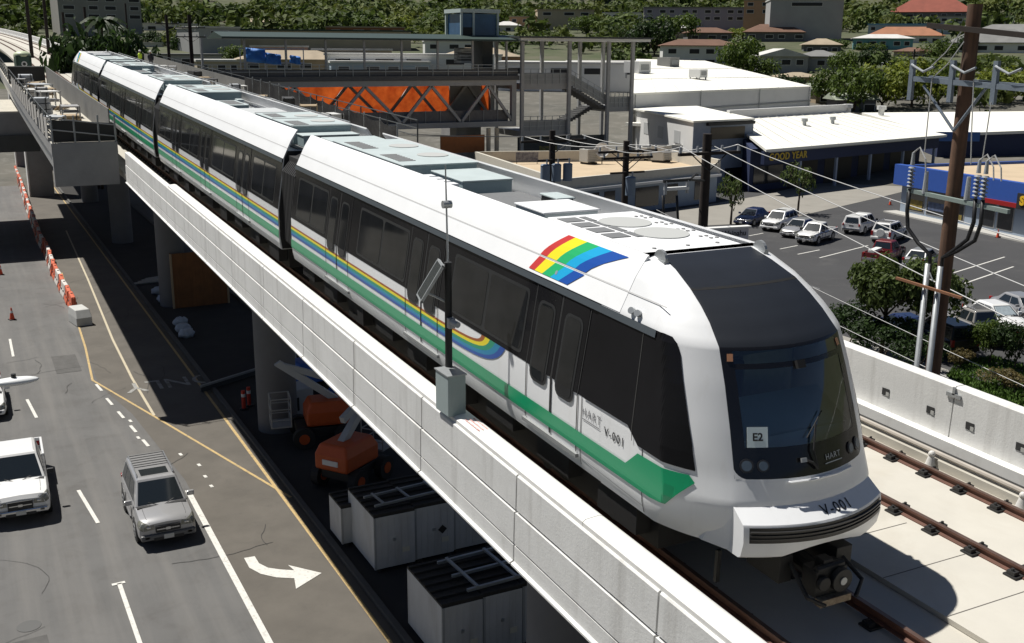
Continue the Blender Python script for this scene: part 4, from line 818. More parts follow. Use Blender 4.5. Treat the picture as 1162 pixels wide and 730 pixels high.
def on_wall(e, nm, A, B, u0, u1, z0, z1, m, out=0.06, th=0.08):   # box fixed to the outside of wall A->B
    A, B = Vector((A[0], A[1], 0)), Vector((B[0], B[1], 0)); d = (B-A); L = d.length; d /= L; n = Vector((d.y, -d.x, 0))
    if (A+d*L/2+n-Vector((CAM.x, CAM.y, 0))).length > (A+d*L/2-n-Vector((CAM.x, CAM.y, 0))).length: n = -n
    p, q = A+d*(u0*L)+n*(out-th), A+d*(u1*L)+n*(out-th); p2, q2 = p+n*th, q+n*th
    b = MB(); b.hexa([(p.x, p.y, z0), (q.x, q.y, z0), (q2.x, q2.y, z0), (p2.x, p2.y, z0), (p.x, p.y, z1), (q.x, q.y, z1), (q2.x, q2.y, z1), (p2.x, p2.y, z1)]); return part(b, nm, m, e)
# tyre garage
ga = bld('tyre_garage', 'long garage with white sloping roof, navy walls and yellow sign letters', 'garage', (90, 80, 0))
GA, GB_, GC, GD = Vector((72.7, 70.7, 5.3)), Vector((109.3, 78.4, 5.3)), Vector((106.9, 93, 7.6)), Vector((80.5, 86.6, 7.6))
slab(ga, 'roof', [GA+Vector((-0.5, -2.0, 0)), GB_+Vector((0.5, -2.0, 0)), GC, GD], 0.28, ROOF_W)
sl_wall(ga, 'wall', [GA+Vector((0.3, 1.6, 0)), GB_+Vector((-0.3, 1.6, 0)), GC+Vector((-.3, -.3, 0)), GD+Vector((.3, -.3, 0))], 0, NAVY, 0.3)
A2, B2 = GA+Vector((0, -1.2, 0)), GB_+Vector((0, -1.2, 0))
on_wall(ga, 'fascia', A2, B2, 0.0, 1.0, 3.5, 4.98, NAVY, 0.0, 0.5)
W0 = [GA+Vector((0.3, 1.6, 0)), GB_+Vector((-0.3, 1.6, 0))]
for (u0, u1) in ((0.20, 0.36), (0.40, 0.56), (0.60, 0.76), (0.80, 0.96)): on_wall(ga, 'garage_bay', *W0, u0, u1, 0.02, 3.4, DARK, 0.03, 0.05)
on_wall(ga, 'shop_window', *W0, 0.02, 0.17, 0.8, 2.9, WGL, 0.05, 0.06)
for u in (0.19, 0.385, 0.58, 0.78, 0.985): on_wall(ga, 'bay_post', A2, B2, u-0.004, u+0.004, 0, 3.5, mat('blue white post', (0.30, 0.36, 0.46), 0.6), -0.1, 0.3)
d_ = (B2-A2).normalized(); gt = text_mesh('GOOD YEAR', 1.15, 0.04, 0.02, 'LEFT', 1.1); gt.xf(frame(A2+d_*0.8+Vector((0.02, -0.06, -1.05)), d_, (0, 0, 1))); part(gt, 'sign_letters', mat('yellow sign letters', (0.55, 0.40, 0.05), 0.6), ga)
for u, v in ((0.42, 0.55), (0.62, 0.55)):
    p = GA.lerp(GB_, u).lerp(GD.lerp(GC, u), v); b = MB(); b.cyl(p, p+Vector((0, 0, 0.7)), 0.25, n=10); b.cyl(p+Vector((0, 0, 0.6)), p+Vector((0, 0, 1.0)), 0.42, n=10); part(b, 'roof_vent', GALV, ga)
for k in range(5):
    p = GA.lerp(GB_, 0.28+0.11*k).lerp(GD.lerp(GC, 0.28+0.11*k), 0.30); q = GA.lerp(GB_, 0.31+0.11*k).lerp(GD.lerp(GC, 0.31+0.11*k), 0.06); b = MB(); b.tube([p+Vector((0, 0, 0.05)), q+Vector((0, 0, 0.05))], 0.07, 4); part(b, 'roof_batten', mat('batten grey', (0.22, 0.22, 0.22), 0.8), ga)
for k in range(1, 14): p, q = GA.lerp(GB_, k/14), GD.lerp(GC, k/14); b = MB(); b.tube([p+Vector((0, -1.9, 0.01)), q+Vector((0, -0.7, 0.01))], 0.03, 4); part(b, 'roof_seam', mat('roof seam', (0.52, 0.51, 0.47), 0.9), ga)
on_wall(ga, 'gutter', A2, B2, 0.0, 1.0, 4.9, 5.02, GALV, 0.62, 0.12)
slab(ga, 'rear_parapet', [GD+Vector((0, -.6, 1.0)), GC+Vector((0, -.6, 1.0)), GC+Vector((0, 0, 1.0)), GD+Vector((0, 0, 1.0))], 1.1, WALL_W)
# second white-roofed workshop behind it
wk = bld('workshop_building', 'workshop with broad white roof and dark navy front behind the wooden pole', 'building', (120, 90, 0))
R4 = [at_d(1062, 152, 150), at_d(1230, 146, 150), at_d(1215, 126, 182), at_d(978, 128, 182)]
slab(wk, 'roof', R4, 0.4, ROOF_W); sl_wall(wk, 'wall', [R4[0].lerp(R4[2], 0.02), R4[1].lerp(R4[3], 0.02), R4[2].lerp(R4[0], 0.02), R4[3].lerp(R4[1], 0.02)], 0, NAVY, 0.45)
for px in (962, 1000):
    p = at_d(px, 126+2*(px > 980), 176); b = MB(); b.cyl(p-Vector((0, 0, 0.4)), p+Vector((0, 0, 0.6)), 0.5, n=10); b.cyl(p+Vector((0, 0, 0.5)), p+Vector((0, 0, 1.1)), 0.8, n=10); part(b, 'roof_vent', AWH, wk)
on_wall(wk, 'fascia', R4[0], R4[1], 0.0, 0.3, 4.9-1.0, 5.2, mat('mid blue fascia', (0.04, 0.12, 0.35), 0.6), 0.05, 0.2)
# blue shop
st = bld('parts_shop', 'royal blue shop with tan flat roof and big windows facing the parking lot', 'shop', (84, 40, 0))
SA, SB, SC, SD = (77.0, 53.0), (73.2, 25.5), (96, 22), (99, 50)
wallbox(st, 'wall', [SA, SB, SC, SD], 0, 4.4, WALL_BL)
on_wall(st, 'fascia', SA, SB, -0.02, 1.0, 2.9, 4.95, ROYAL, 0.7, 0.75); on_wall(st, 'fascia', SD, SA, 0.0, 1.02, 2.9, 4.9, ROYAL, 0.3, 0.35)
slab(st, 'roof', [(*p, 4.62) for p in (SA, SB, SC, SD)], 0.2, ROOF_T)
slab(st, 'parapet', [(98.6, 49.6, 5.1), (99, 50, 5.1), (96, 22, 5.1), (95.6, 22, 5.1)], 0.5, WALL_W)
for (u0, u1) in ((0.03, 0.13), (0.14, 0.24), (0.25, 0.33), (0.40, 0.47), (0.48, 0.55), (0.70, 0.78), (0.79, 0.87)):
    on_wall(st, 'window_frame', SA, SB, u0, u1, 0.4, 2.75, mat('grey alu frame', (0.25, 0.25, 0.25), 0.5), 0.04, 0.06); on_wall(st, 'window', SA, SB, u0+0.004, u1-0.004, 0.5, 2.65, WGL, 0.06, 0.06)
for (u0, u1, z0, z1, m) in ((0.05, 0.12, 0.6, 1.6, 'poster yellow'), (0.26, 0.32, 0.5, 1.0, 'poster yellow'), (0.15, 0.23, 0.9, 1.7, 'poster blue')):
    on_wall(st, 'window_poster', SA, SB, u0, u1, z0, z1, mat(m, (0.28, 0.21, 0.04) if 'yellow' in m else (0.10, 0.14, 0.25), 0.7, var=0.6, scale=3), 0.065, 0.004)
on_wall(st, 'sign_board', SA, SB, 0.44, 0.60, 2.75, 3.15, mat('deep red sign', (0.30, 0.012, 0.012), 0.5), 0.85, 0.14); on_wall(st, 'sign_band', SA, SB, 0.585, 0.635, 2.7, 4.1, IRON, 0.9, 0.2)
dS = Vector((SB[0]-SA[0], SB[1]-SA[1], 0)).normalized(); nS = Vector((-dS.y, dS.x, 0)); nS = -nS if nS.x > 0 else nS
tS = text_mesh('S', 1.1, 0.03, 0.05); tS.xf(frame(Vector((SA[0], SA[1], 3.45))+dS*16.9+nS*0.95, dS, (0, 0, 1))); part(tS, 'sign_letter', mat('yellow letter', (0.75, 0.45, 0.02), 0.5), st)
on_wall(st, 'pavement_edge', SA, SB, -0.02, 1.0, 0.02, 0.16, KERB if False else mat('pale kerb', (0.42, 0.41, 0.38), 0.9), 1.6, 1.6)
# white annex with three blank windows
an = bld('annex_building', 'white two storey annex with blue grey front and three blank windows', 'building', (74, 88, 0))
N4 = [(67.3, 75.9), (77.2, 77.2), (87.8, 103), (76.3, 102)]
wallbox(an, 'wall', N4, 0, 8.0, WALL_W); slab(an, 'roof', [(66.9, 75.4, 8.2), (77.0, 76.7, 8.2), (88.2, 103.3, 8.2), (76.0, 102.4, 8.2)], 0.2, ROOF_W)
on_wall(an, 'front_wall', N4[0], N4[1], 0.0, 1.0, 0, 7.95, mat('mid grey blue wall', (0.26, 0.30, 0.37), 0.8, var=0.15), 0.05, 0.06); on_wall(an, 'roof_trim', N4[0], N4[1], 0.2, 0.98, 7.55, 7.9, DARK, 0.5, 0.55)
for u in (0.18, 0.45, 0.70): on_wall(an, 'window', N4[0], N4[3], u, u+0.09, 5.1, 6.6, mat('blank pale window', (0.40, 0.41, 0.41), 0.6), 0.04, 0.06)
on_wall(an, 'upper_window', N4[0], N4[1], 0.28, 0.85, 5.9, 7.3, mat('brown tinted glass', (0.09, 0.07, 0.045), 0.3), 0.10, 0.12)
on_wall(an, 'lower_wall', N4[0], N4[1], 0.0, 1.0, 0, 5.0, WALL_BL, 0.07, 0.03)
for (u0, u1) in ((0.12, 0.4), (0.55, 0.9)): on_wall(an, 'shop_window', N4[0], N4[1], u0, u1, 0.6, 2.4, WGL, 0.12, 0.05)
# low parapet building in front with tan roof
lo = bld('lowrise_building', 'low cream building with tan roof crowded by coolers and dish, seen over train', 'building', (52, 72, 0))
F4 = [(40.2, 61.6), (64.5, 67.4), (66.5, 79), (44.0, 86)]
wallbox(lo, 'wall', F4, 0, 3.1, WALL_BL); slab(lo, 'roof', [(*p, 3.35) for p in F4], 0.2, ROOF_T)
for a, b_ in ((0, 1), (1, 2), (2, 3), (3, 0)): on_wall(lo, 'parapet', F4[a], F4[b_], 0, 1, 3.1, 4.15 if a == 0 else 4.6, mat('cream parapet', (0.55, 0.52, 0.45), 0.85, var=0.1), 0.02, 0.35)
on_wall(lo, 'cornice', F4[0], F4[1], 0.02, 1.0, 2.85, 3.1, AWH, 0.6, 0.6)
for u0, u1, m in ((0.06, 0.13, NAVY), (0.16, 0.27, WGL), (0.30, 0.36, WGL), (0.48, 0.62, WGL), (0.66, 0.74, WGL), (0.85, 0.95, WGL)): on_wall(lo, 'shop_window', F4[0], F4[1], u0, u1, 0.5, 2.5, m, 0.05, 0.06)
def roof_item(kind, px, py, z=3.36): v = at_z(px, py, z); return v
for i, (px, py, s) in enumerate(((668, 186, 1.2), (733, 182, 1.1), (750, 184, 1.4), (640, 176, 1.0), (770, 180, 1.2))):
    v = roof_item('ac', px, py); e = empty('rooftop_cooler', (v.x, v.y, 3.36), radians(12+7*i), ('boxy rooftop air cooler right beside the white dish on tan roof', 'tall boxy rooftop cooler left of the twin on tan roof', 'largest boxy rooftop cooler near the right end of tan roof', 'small rooftop cooler at the left end of tan roof', 'pale rooftop cooler nearest the white annex wall')[i], 'air cooler', 'coolers on the tan roof')
    b = MB(); b.box((0, 0, 0.2+0.65*s), (1.4*s, 1.2*s, 1.2*s)); b.build('cabinet', mat('cooler beige', (0.42, 0.42, 0.40), 0.6, var=0.1), e, bevel=0.03); b = MB(); b.cyl((0, 0, 0.2+1.25*s), (0, 0, 0.26+1.25*s), 0.45*s, n=16); b.build('fan_guard', IRON, e)
    b = MB()
    for k in range(6): b.box((0, -0.605*s, 0.35+0.17*k*s), (1.1*s, 0.03, 0.06*s))
    b.build('louvre', STEEL_G, e); b = MB(); b.box((0.5*s, 0, 0.1), (0.1, 1.2*s, 0.2)); b.build('skid', IRON, e); b = MB(); b.box((-0.5*s, 0, 0.1), (0.1, 1.2*s, 0.2)); b.build('skid', IRON, e)
v = roof_item('dish', 683, 186); dsh = empty('satellite_dish', (v.x, v.y, 3.36), 0, 'white round satellite dish on the tan roof', 'satellite dish')
b = MB(); rr = []
F = frame((0, 0, 1.5), (0.85, -0.5, 0.0), (0.15, 0.25, 0.95))
for j in range(6): r = 0.12+0.75*j/5; rr.append([F @ Vector((r*cos(2*pi*k/20), r*sin(2*pi*k/20), 0.35*(r/0.87)**2)) for k in range(20)])
b.loft(rr, True); o = b.build('reflector', AWH, dsh, smooth=True); sm = o.modifiers.new('t', 'SOLIDIFY'); sm.thickness = 0.03
b = MB(); b.cyl((0, 0, 0), (0, 0, 1.5), 0.06, n=8); b.build('mast', IRON, dsh); b = MB(); b.tube([F @ Vector((0, -0.8, 0.3)), F @ Vector((0, 0, 0.9))], 0.03, 5); b.build('feed_arm', GALV, dsh)
for i, (px, py, w) in enumerate(((598, 186, 2.6), (622, 178, 2.2))):
    v = roof_item('panel', px, py); e = empty('roof_sign_frame', (v.x, v.y, 3.36), radians(-20), ('dark lettered panel leaning on the tan roof, leftmost', 'olive panel leaning on the tan roof, beside the leftmost panel')[i], 'sign panel')
    b = MB(); b.box((0, 0, 0.8), (w, 0.08, 1.0)); b.build('panel', mat(('panel navy', 'panel olive')[i], ((0.03, 0.035, 0.07), (0.20, 0.17, 0.03))[i], 0.6, var=0.8, scale=2.5, c2=((0.25, 0.25, 0.27), (0.05, 0.05, 0.03))[i]), e); b = MB(); b.cyl((-w/2.2, 0.05, 0), (-w/2.2, 0.05, 1.3), 0.04, n=6); b.build('stay', IRON, e); b = MB(); b.cyl((w/2.2, 0.05, 0), (w/2.2, 0.05, 1.3), 0.04, n=6); b.build('stay', IRON, e)
# big white flat-roofed warehouse
wh = bld('white_warehouse', 'huge white flat roofed warehouse behind the annex with coolers on top', 'warehouse', (120, 150, 0))
R4 = [at_d(716, 106, 148), at_d(921, 98, 190), at_d(800, 69, 245), at_d(722, 67, 232)]
slab(wh, 'roof', R4, 0.25, ROOF_W); sl_wall(wh, 'wall', [R4[0].lerp(R4[2], 0.002), R4[1].lerp(R4[3], 0.002), R4[2].lerp(R4[0], 0.002), R4[3].lerp(R4[1], 0.002)], 0, WALL_W, 0.2)
SEAM = mat('roof seam', (0.52, 0.51, 0.47), 0.9)
for k in range(1, 9):
    p, q = R4[0].lerp(R4[1], k/9), R4[3].lerp(R4[2], k/9); b = MB(); b.tube([p+Vector((0, 0, 0.01)), q+Vector((0, 0, 0.01))], 0.05, 4); part(b, 'roof_seam', SEAM, wh)
for k in (0.3, 0.62): p, q = R4[0].lerp(R4[3], k), R4[1].lerp(R4[2], k); b = MB(); b.tube([p+Vector((0, 0, 0.01)), q+Vector((0, 0, 0.01))], 0.09, 4); part(b, 'roof_seam', SEAM, wh)
for k in (0.02, 0.33, 0.66, 0.985): p = R4[0].lerp(R4[1], k); b = MB(); b.tube([p+Vector((-0.05, -0.12, -0.2)), Vector((p.x-0.05, p.y-0.12, 6.4))], 0.07, 6); part(b, 'downpipe', STEEL_G, wh)
on_wall(wh, 'wall_band', R4[0], R4[1], 0.0, 1.0, 7.4, 7.6, STEEL_G, 0.08, 0.1); on_wall(wh, 'lower_roof', R4[0], R4[1], -0.02, 1.02, 5.9, 6.3, ROOF_W, 4.0, 4.0)
on_wall(wh, 'brown_wall', R4[0], R4[1], 0.45, 0.97, 4.0, 5.6, mat('brown wall', (0.30, 0.19, 0.09), 0.9), 3.0, 0.3)
for i, (px, py, s) in enumerate(((758, 78, 3.0), (792, 90, 2.2), (723, 85, 3.2))):
    t = i; p = at_d(px, py, (215, 185, 190)[i]); e = empty('rooftop_cooler', p, 0.4, ('grey block cooler at the back of the big white roof', 'legged white cooler in the middle of big white roof', 'white box hut at left edge of the big white roof')[i], 'air cooler', 'coolers on the big white roof')
    b = MB(); b.box((0, 0, 0.2+s*0.36), (s*1.2, s, s*0.62)); b.build('cabinet', (mat('cooler grey', (0.22, 0.22, 0.21), 0.7), AWH, AWH)[i], e); b = MB()
    for sx in (-1, 1):
        for sy in (-1, 1): b.box((sx*s*0.5, sy*s*0.4, 0.0), (0.2, 0.2, 1.2))
    b.build('support_frame', STEEL_G, e); b = MB(); b.box((0, -s*0.51, 0.2+s*0.36), (s*0.8, 0.05, s*0.3)); b.build('louvre', STEEL_G, e)
# ---------------------------------------------------------------- far houses and blocks, each where its own pixel ray meets rising ground
def wmat(nm, c): return mat('house wall '+nm, c, 0.85, var=0.12, scale=0.2)
def rmat(nm, c): return mat('house roof '+nm, c, 0.85, var=0.25, scale=0.3, bump=0.2, bscale=4)
def ground_d(py):   # distance at which a level ray through py meets the rising ground
    k = (py-57)/FPX; d = 16.1/k if k > 0 and 16.1/k < 140 else (16.1+9.38)/(k+0.067)
    return max(60, d)
def house(px, py_base, w, dp, h, label, wall, roof, rtype='hip', rz=0.0, rh=None, name='house', floors=1, nwin=3, extra=None):
    d = ground_d(py_base); p = at_d(px, py_base, d); gx_, gy_ = p.x, p.y; z0 = zt(gx_, gy_)
    base = atan2(gy_-CAM.y, gx_-CAM.x)-pi/2
    e = empty(name, (gx_, gy_, p.z), base+rz, label, 'house' if name == 'house' else 'building', 'hillside houses' if name == 'house' else None)
    b = MB(); b.b2((-w/2, -dp/2, -6), (w/2, dp/2, h)); b.build('wall', wall, e)
    rh = rh if rh is not None else min(w, dp)*0.20; ov = 0.7; b = MB()
    W, D = w/2+ov, dp/2+ov
    if rtype == 'hip':
        r = max(0.0, W-D); b.loft([[(-W, -D, h), (W, -D, h), (W, D, h), (-W, D, h)], [(-W, -D, h+0.2), (W, -D, h+0.2), (W, D, h+0.2), (-W, D, h+0.2)]], True, False)
        k = b.pts([(-W, -D, h+0.2), (W, -D, h+0.2), (W, D, h+0.2), (-W, D, h+0.2), (-r, 0, h+rh), (r, 0, h+rh)]); [b.face([k+i for i in f]) for f in ((0, 1, 5, 4), (1, 2, 5), (2, 3, 4, 5), (3, 0, 4))]; b.poly([(-W, -D, h), (-W, D, h), (W, D, h), (W, -D, h)])
    elif rtype == 'gable':
        k = b.pts([(-W, -D, h), (W, -D, h), (W, D, h), (-W, D, h), (-W, 0, h+rh), (W, 0, h+rh)]); [b.face([k+i for i in f]) for f in ((0, 1, 5, 4), (2, 3, 4, 5), (0, 4, 3), (1, 2, 5), (0, 3, 2, 1))]
    elif rtype == 'gablef':
        k = b.pts([(-W, -D, h), (W, -D, h), (W, D, h), (-W, D, h), (0, -D, h+rh), (0, D, h+rh)]); [b.face([k+i for i in f]) for f in ((0, 4, 5, 3), (1, 2, 5, 4), (0, 1, 4), (2, 3, 5), (0, 3, 2, 1))]
    else: b.b2((-W+0.4, -D+0.4, h), (W-0.4, D-0.4, h+0.5))
    b.build('roof', roof, e)
    for fl in range(floors):
        for k in range(nwin):
            x = -w/2+w*(k+0.5)/nwin+(0.17*w/nwin if k % 2 else 0); ww = w/nwin*(0.42+0.1*((k+fl) % 2)); zc = h-1.5-3.0*fl
            f = MB(); f.box((x, -dp/2-0.03, zc), (ww+0.25, 0.08, 1.55)); fo = f.build('window', AWH, e); f = MB(); f.box((x, -dp/2-0.06, zc), (ww, 0.08, 1.3)); f.build('pane', DARK, fo)
    return e
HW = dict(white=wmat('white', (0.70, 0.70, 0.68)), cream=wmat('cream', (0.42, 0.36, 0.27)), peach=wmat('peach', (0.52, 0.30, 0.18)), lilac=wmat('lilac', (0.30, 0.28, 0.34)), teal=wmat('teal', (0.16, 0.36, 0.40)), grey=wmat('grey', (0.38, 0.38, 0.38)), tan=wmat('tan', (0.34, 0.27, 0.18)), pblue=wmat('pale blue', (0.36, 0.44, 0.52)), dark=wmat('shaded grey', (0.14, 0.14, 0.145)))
HR_ = dict(brown=rmat('brown', (0.16, 0.085, 0.055)), red=rmat('red', (0.26, 0.07, 0.045)), orange=rmat('orange', (0.36, 0.16, 0.085)), grey=rmat('grey', (0.20, 0.20, 0.195)), white=rmat('white', (0.62, 0.61, 0.58)), green=rmat('pale green', (0.36, 0.40, 0.31)), blue=rmat('light blue', (0.16, 0.36, 0.55)), tan=rmat('tan', (0.38, 0.31, 0.22)), dark=rmat('charcoal', (0.07, 0.07, 0.072)), dgreen=rmat('dark green', (0.035, 0.06, 0.052)))
H = house
H(792, 73, 22, 10, 5.2, 'white house with brown hip roof just behind the warehouse roof', HW['white'], HR_['brown'], 'hip', 0.12, 2.0, floors=2, nwin=4)
H(764, 47, 12, 9, 5.0, 'pale house with domed white and brown roof above the white house', HW['cream'], HR_['white'], 'hip', -0.2, 2.2)
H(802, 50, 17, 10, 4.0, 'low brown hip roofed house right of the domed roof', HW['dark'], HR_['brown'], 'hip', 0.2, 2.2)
H(882, 84, 13, 11, 4.6, 'white gabled house with faded blue gable end above warehouse', HW['grey'], HR_['white'], 'gablef', 0.25, 2.0, floors=1)
H(928, 83, 11, 9, 4.2, 'dark grey roofed house with deep porch right of gabled house', HW['grey'], HR_['grey'], 'hip', 0.0, 1.8)
H(903, 100, 9, 7, 2.4, 'small tan roofed shed in the trees behind the warehouse', HW['tan'], HR_['tan'], 'hip', 0.3, 1.2, nwin=2)
H(935, 117, 7, 6, 2.6, 'small house with pale green roof nearest the warehouse corner', HW['tan'], HR_['green'], 'gable', 0.5, 1.4, nwin=2)
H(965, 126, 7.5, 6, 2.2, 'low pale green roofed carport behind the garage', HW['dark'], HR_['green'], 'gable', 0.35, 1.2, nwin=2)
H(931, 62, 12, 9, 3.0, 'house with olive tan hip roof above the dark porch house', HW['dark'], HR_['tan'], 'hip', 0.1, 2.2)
H(1000, 61, 19, 10, 4.8, 'long teal walled house with patchy white roof', HW['teal'], HR_['white'], 'hip', 0.05, 1.6, nwin=5)
H(1026, 54, 26, 12, 4.0, 'house with wide orange tile roof above the teal house', HW['white'], HR_['orange'], 'hip', 0.02, 3.4, nwin=5)
H(1030, 45, 32, 12, 5.8, 'long white block under a flat light blue roof', HW['pblue'], HR_['blue'], 'flat', 0.0, nwin=8, floors=1)
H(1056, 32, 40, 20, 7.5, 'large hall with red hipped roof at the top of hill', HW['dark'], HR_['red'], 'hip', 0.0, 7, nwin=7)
H(1105, 35, 34, 14, 6.5, 'long low grey green roofed block right of red hall', HW['grey'], HR_['grey'], 'flat', 0.05, nwin=6)
H(1124, 66, 24, 12, 4.6, 'white house with broad grey hip roof behind the wooden pole', HW['white'], HR_['grey'], 'hip', -0.15, 4.4, nwin=4)
H(1145, 52, 26, 12, 4.5, 'grey roofed house high at the right edge of picture', HW['grey'], HR_['grey'], 'hip', -0.3, 3.4)
H(1035, 69, 11, 8, 2.6, 'small house with white porch band below the orange roof', HW['cream'], HR_['brown'], 'hip', 0.0, 1.4)
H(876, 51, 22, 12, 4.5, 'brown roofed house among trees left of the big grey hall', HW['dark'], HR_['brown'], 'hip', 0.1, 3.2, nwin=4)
H(909, 50, 27, 20, 16, 'tall windowless pale grey hall block on the hillside', HW['grey'], HR_['white'], 'flat', 0.12, name='hall_building', nwin=1)
H(857, 42, 11, 12, 15, 'peach coloured tower block left of the grey hall', HW['peach'], HR_['tan'], 'flat', 0.0, name='apartment_block', floors=2, nwin=2)
H(786, 38, 46, 18, 11, 'long lilac grey apartment block with flat roof among trees', HW['lilac'], HR_['grey'], 'flat', 0.05, name='apartment_block', floors=2, nwin=9)
H(706, 30, 20, 12, 6.5, 'white flat roofed block left of the long lilac block', HW['white'], HR_['white'], 'flat', -0.1, name='apartment_block', floors=2, nwin=5)
H(690, 14, 85, 20, 16, 'pale blue grey apartments at top centre of the hillside', HW['pblue'], HR_['grey'], 'flat', 0.0, name='apartment_block', floors=3, nwin=9)
H(640, 38, 26, 14, 10, 'cream block with dark garage openings above the stair tower', HW['cream'], HR_['tan'], 'flat', 0.1, name='apartment_block', floors=1, nwin=3)
H(605, 38, 22, 12, 7, 'peach house with small dark windows left of the cream block', HW['peach'], HR_['tan'], 'flat', 0.0, name='apartment_block', floors=2, nwin=5)
H(575, 40, 12, 9, 4, 'white domed hut behind the elevator tower', HW['white'], HR_['white'], 'hip', 0.0, 2)
H(285, 36, 24, 11, 4.2, 'tan roofed long bungalow in front of the wooded hill', HW['grey'], HR_['tan'], 'hip', 0.1, 1.8, nwin=6)
H(232, 24, 26, 11, 4.0, 'grey roofed bungalow far behind the pale warehouse', HW['grey'], HR_['grey'], 'hip', -0.1, 2.0)
H(238, 68, 13, 20, 9.5, 'tall pale grey warehouse block left of the green roof', HW['grey'], HR_['white'], 'flat', 0.35, name='warehouse_building', nwin=1)
H(360, 62, 62, 14, 7.5, 'long warehouse with dark green roof behind the footbridge', HW['cream'], HR_['dgreen'], 'flat', 0.0, name='warehouse_building', nwin=6)
H(415, 50, 30, 10, 6, 'brown brick building behind the dark green roof', wmat('brick', (0.24, 0.10, 0.05)), HR_['tan'], 'flat', 0.0, name='warehouse_building', nwin=4)
H(470, 88, 44, 16, 5.5, 'white flat roofed store seen through the footbridge railing', HW['white'], HR_['white'], 'flat', 0.0, name='warehouse_building', nwin=5)
H(650, 100, 34, 20, 5.5, 'white flat roofed store behind the stair tower', HW['white'], HR_['white'], 'flat', 0.0, name='warehouse_building', nwin=4)
H(190, 45, 22, 14, 6, 'pale warehouse with white roof behind the far utility poles', HW['white'], HR_['white'], 'flat', 0.2, name='warehouse_building', nwin=3)
H(112, 52, 29, 22, 24, 'grey concrete apartment tower at upper left with small balconies', wmat('concrete', (0.30, 0.29, 0.265)), HR_['grey'], 'flat', 0.15, name='apartment_block', floors=5, nwin=4)
H(48, 36, 26, 12, 5, 'low cream shop row behind the guideway at far left', HW['cream'], HR_['tan'], 'flat', 0.0, name='shop_building', nwin=5)
H(25, 18, 30, 14, 6, 'red roofed house among trees at the far left corner', HW['tan'], HR_['red'], 'hip', 0.0, 4)
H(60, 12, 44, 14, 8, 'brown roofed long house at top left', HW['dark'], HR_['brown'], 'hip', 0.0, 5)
H(318, 76, 16, 8, 5.5, 'pinkish walled shop with flat roof behind the blue tarpaulins', wmat('pink', (0.50, 0.30, 0.25)), HR_['white'], 'flat', 0.0, name='shop_building', nwin=4)
H(400, 78, 22, 10, 5.0, 'cream flat roofed store seen between the canopy posts', HW['cream'], HR_['white'], 'flat', 0.0, name='shop_building', nwin=5)
H(520, 66, 22, 10, 5.0, 'white store with flat roof left of the elevator tower', HW['white'], HR_['white'], 'flat', 0.1, name='shop_building', nwin=4)
H(150, 64, 18, 9, 4.0, 'low white shed beside the far parked cars', HW['white'], HR_['white'], 'flat', 0.2, name='shop_building', nwin=3)
for px, py, w, c, r, lab in ((330, 88, 26, 'tan', 'tan', 'low tan roofed store just beyond the canopy posts at left'), (430, 92, 24, 'pblue', 'white', 'pale blue store with white roof beyond the netting'), (545, 84, 20, 'peach', 'tan', 'peach walled store beyond the elevator tower'), (372, 80, 20, 'white', 'grey', 'white walled store with grey roof behind the footbridge railing'), (690, 92, 20, 'cream', 'white', 'cream store right behind the stair tower columns'), (215, 82, 16, 'grey', 'grey', 'grey low shed between the far utility poles'), (255, 90, 14, 'cream', 'white', 'cream low shed right of the far utility poles')):
    H(px, py, w, 12, 4.4, lab, HW[c], HR_[r], 'flat' if r != 'tan' else 'hip', 0.1, name='shop_building', nwin=4)
# white strip on the tower and blue tarpaulin sheets at the store yard
b = MB(); p = at_d(83, 30, ground_d(52)-13); b.box(p, (0.9, 0.9, 20)); tag(b.build('downpipe', AWH), 'white vertical pipe strip up the grey apartment tower', 'pipe')
rnd = random.Random(5)
for i, (px, py, w) in enumerate(((290, 62, 2.9), (310, 66, 2.2), (335, 67, 1.5))):
    p = at_d(px, py, 150); b = MB(); rr = []
    for k in range(8): rr.append([p+_r*((k/7-0.5)*w)+Vector((0, rnd.uniform(-0.3, 0.3), (j/4-0.5)*(1.9-0.4*i)-0.04*k)) for j in range(5)])
    b.loft(rr, False); o = b.build('blue_tarpaulin', mat('bright blue tarpaulin', (0.03, 0.20, 0.62), 0.6, var=0.3, scale=0.8), smooth=True); sm = o.modifiers.new('t', 'SOLIDIFY'); sm.thickness = 0.05
    tag(o, ('largest bright blue tarpaulin hanging beyond the footbridge railing', 'middle bright blue tarpaulin beyond the footbridge railing', 'small folded bright blue tarpaulin, rightmost of the three')[i], 'tarpaulin', 'blue tarpaulins')

sc_ = at_d(312, 60, 151); yd = empty('support_scaffold', (sc_.x, sc_.y, 0), -radians(27.2), 'grey steel frame holding the bright blue tarpaulins', 'scaffold')
for x in (-5, -1.5, 1.5, 4): b = MB(); b.cyl((x, 0.15, 0), (x, 0.15, sc_.z+0.6), 0.08, n=8); b.build('post', GALV, yd)
b = MB(); b.box((-0.5, 0.15, sc_.z+0.55), (9.4, 0.12, 0.12)); b.build('top_beam', GALV, yd)
b = MB(); b.box((-0.5, 0.15, sc_.z-1.4), (9.4, 0.12, 0.12)); b.build('low_beam', GALV, yd)
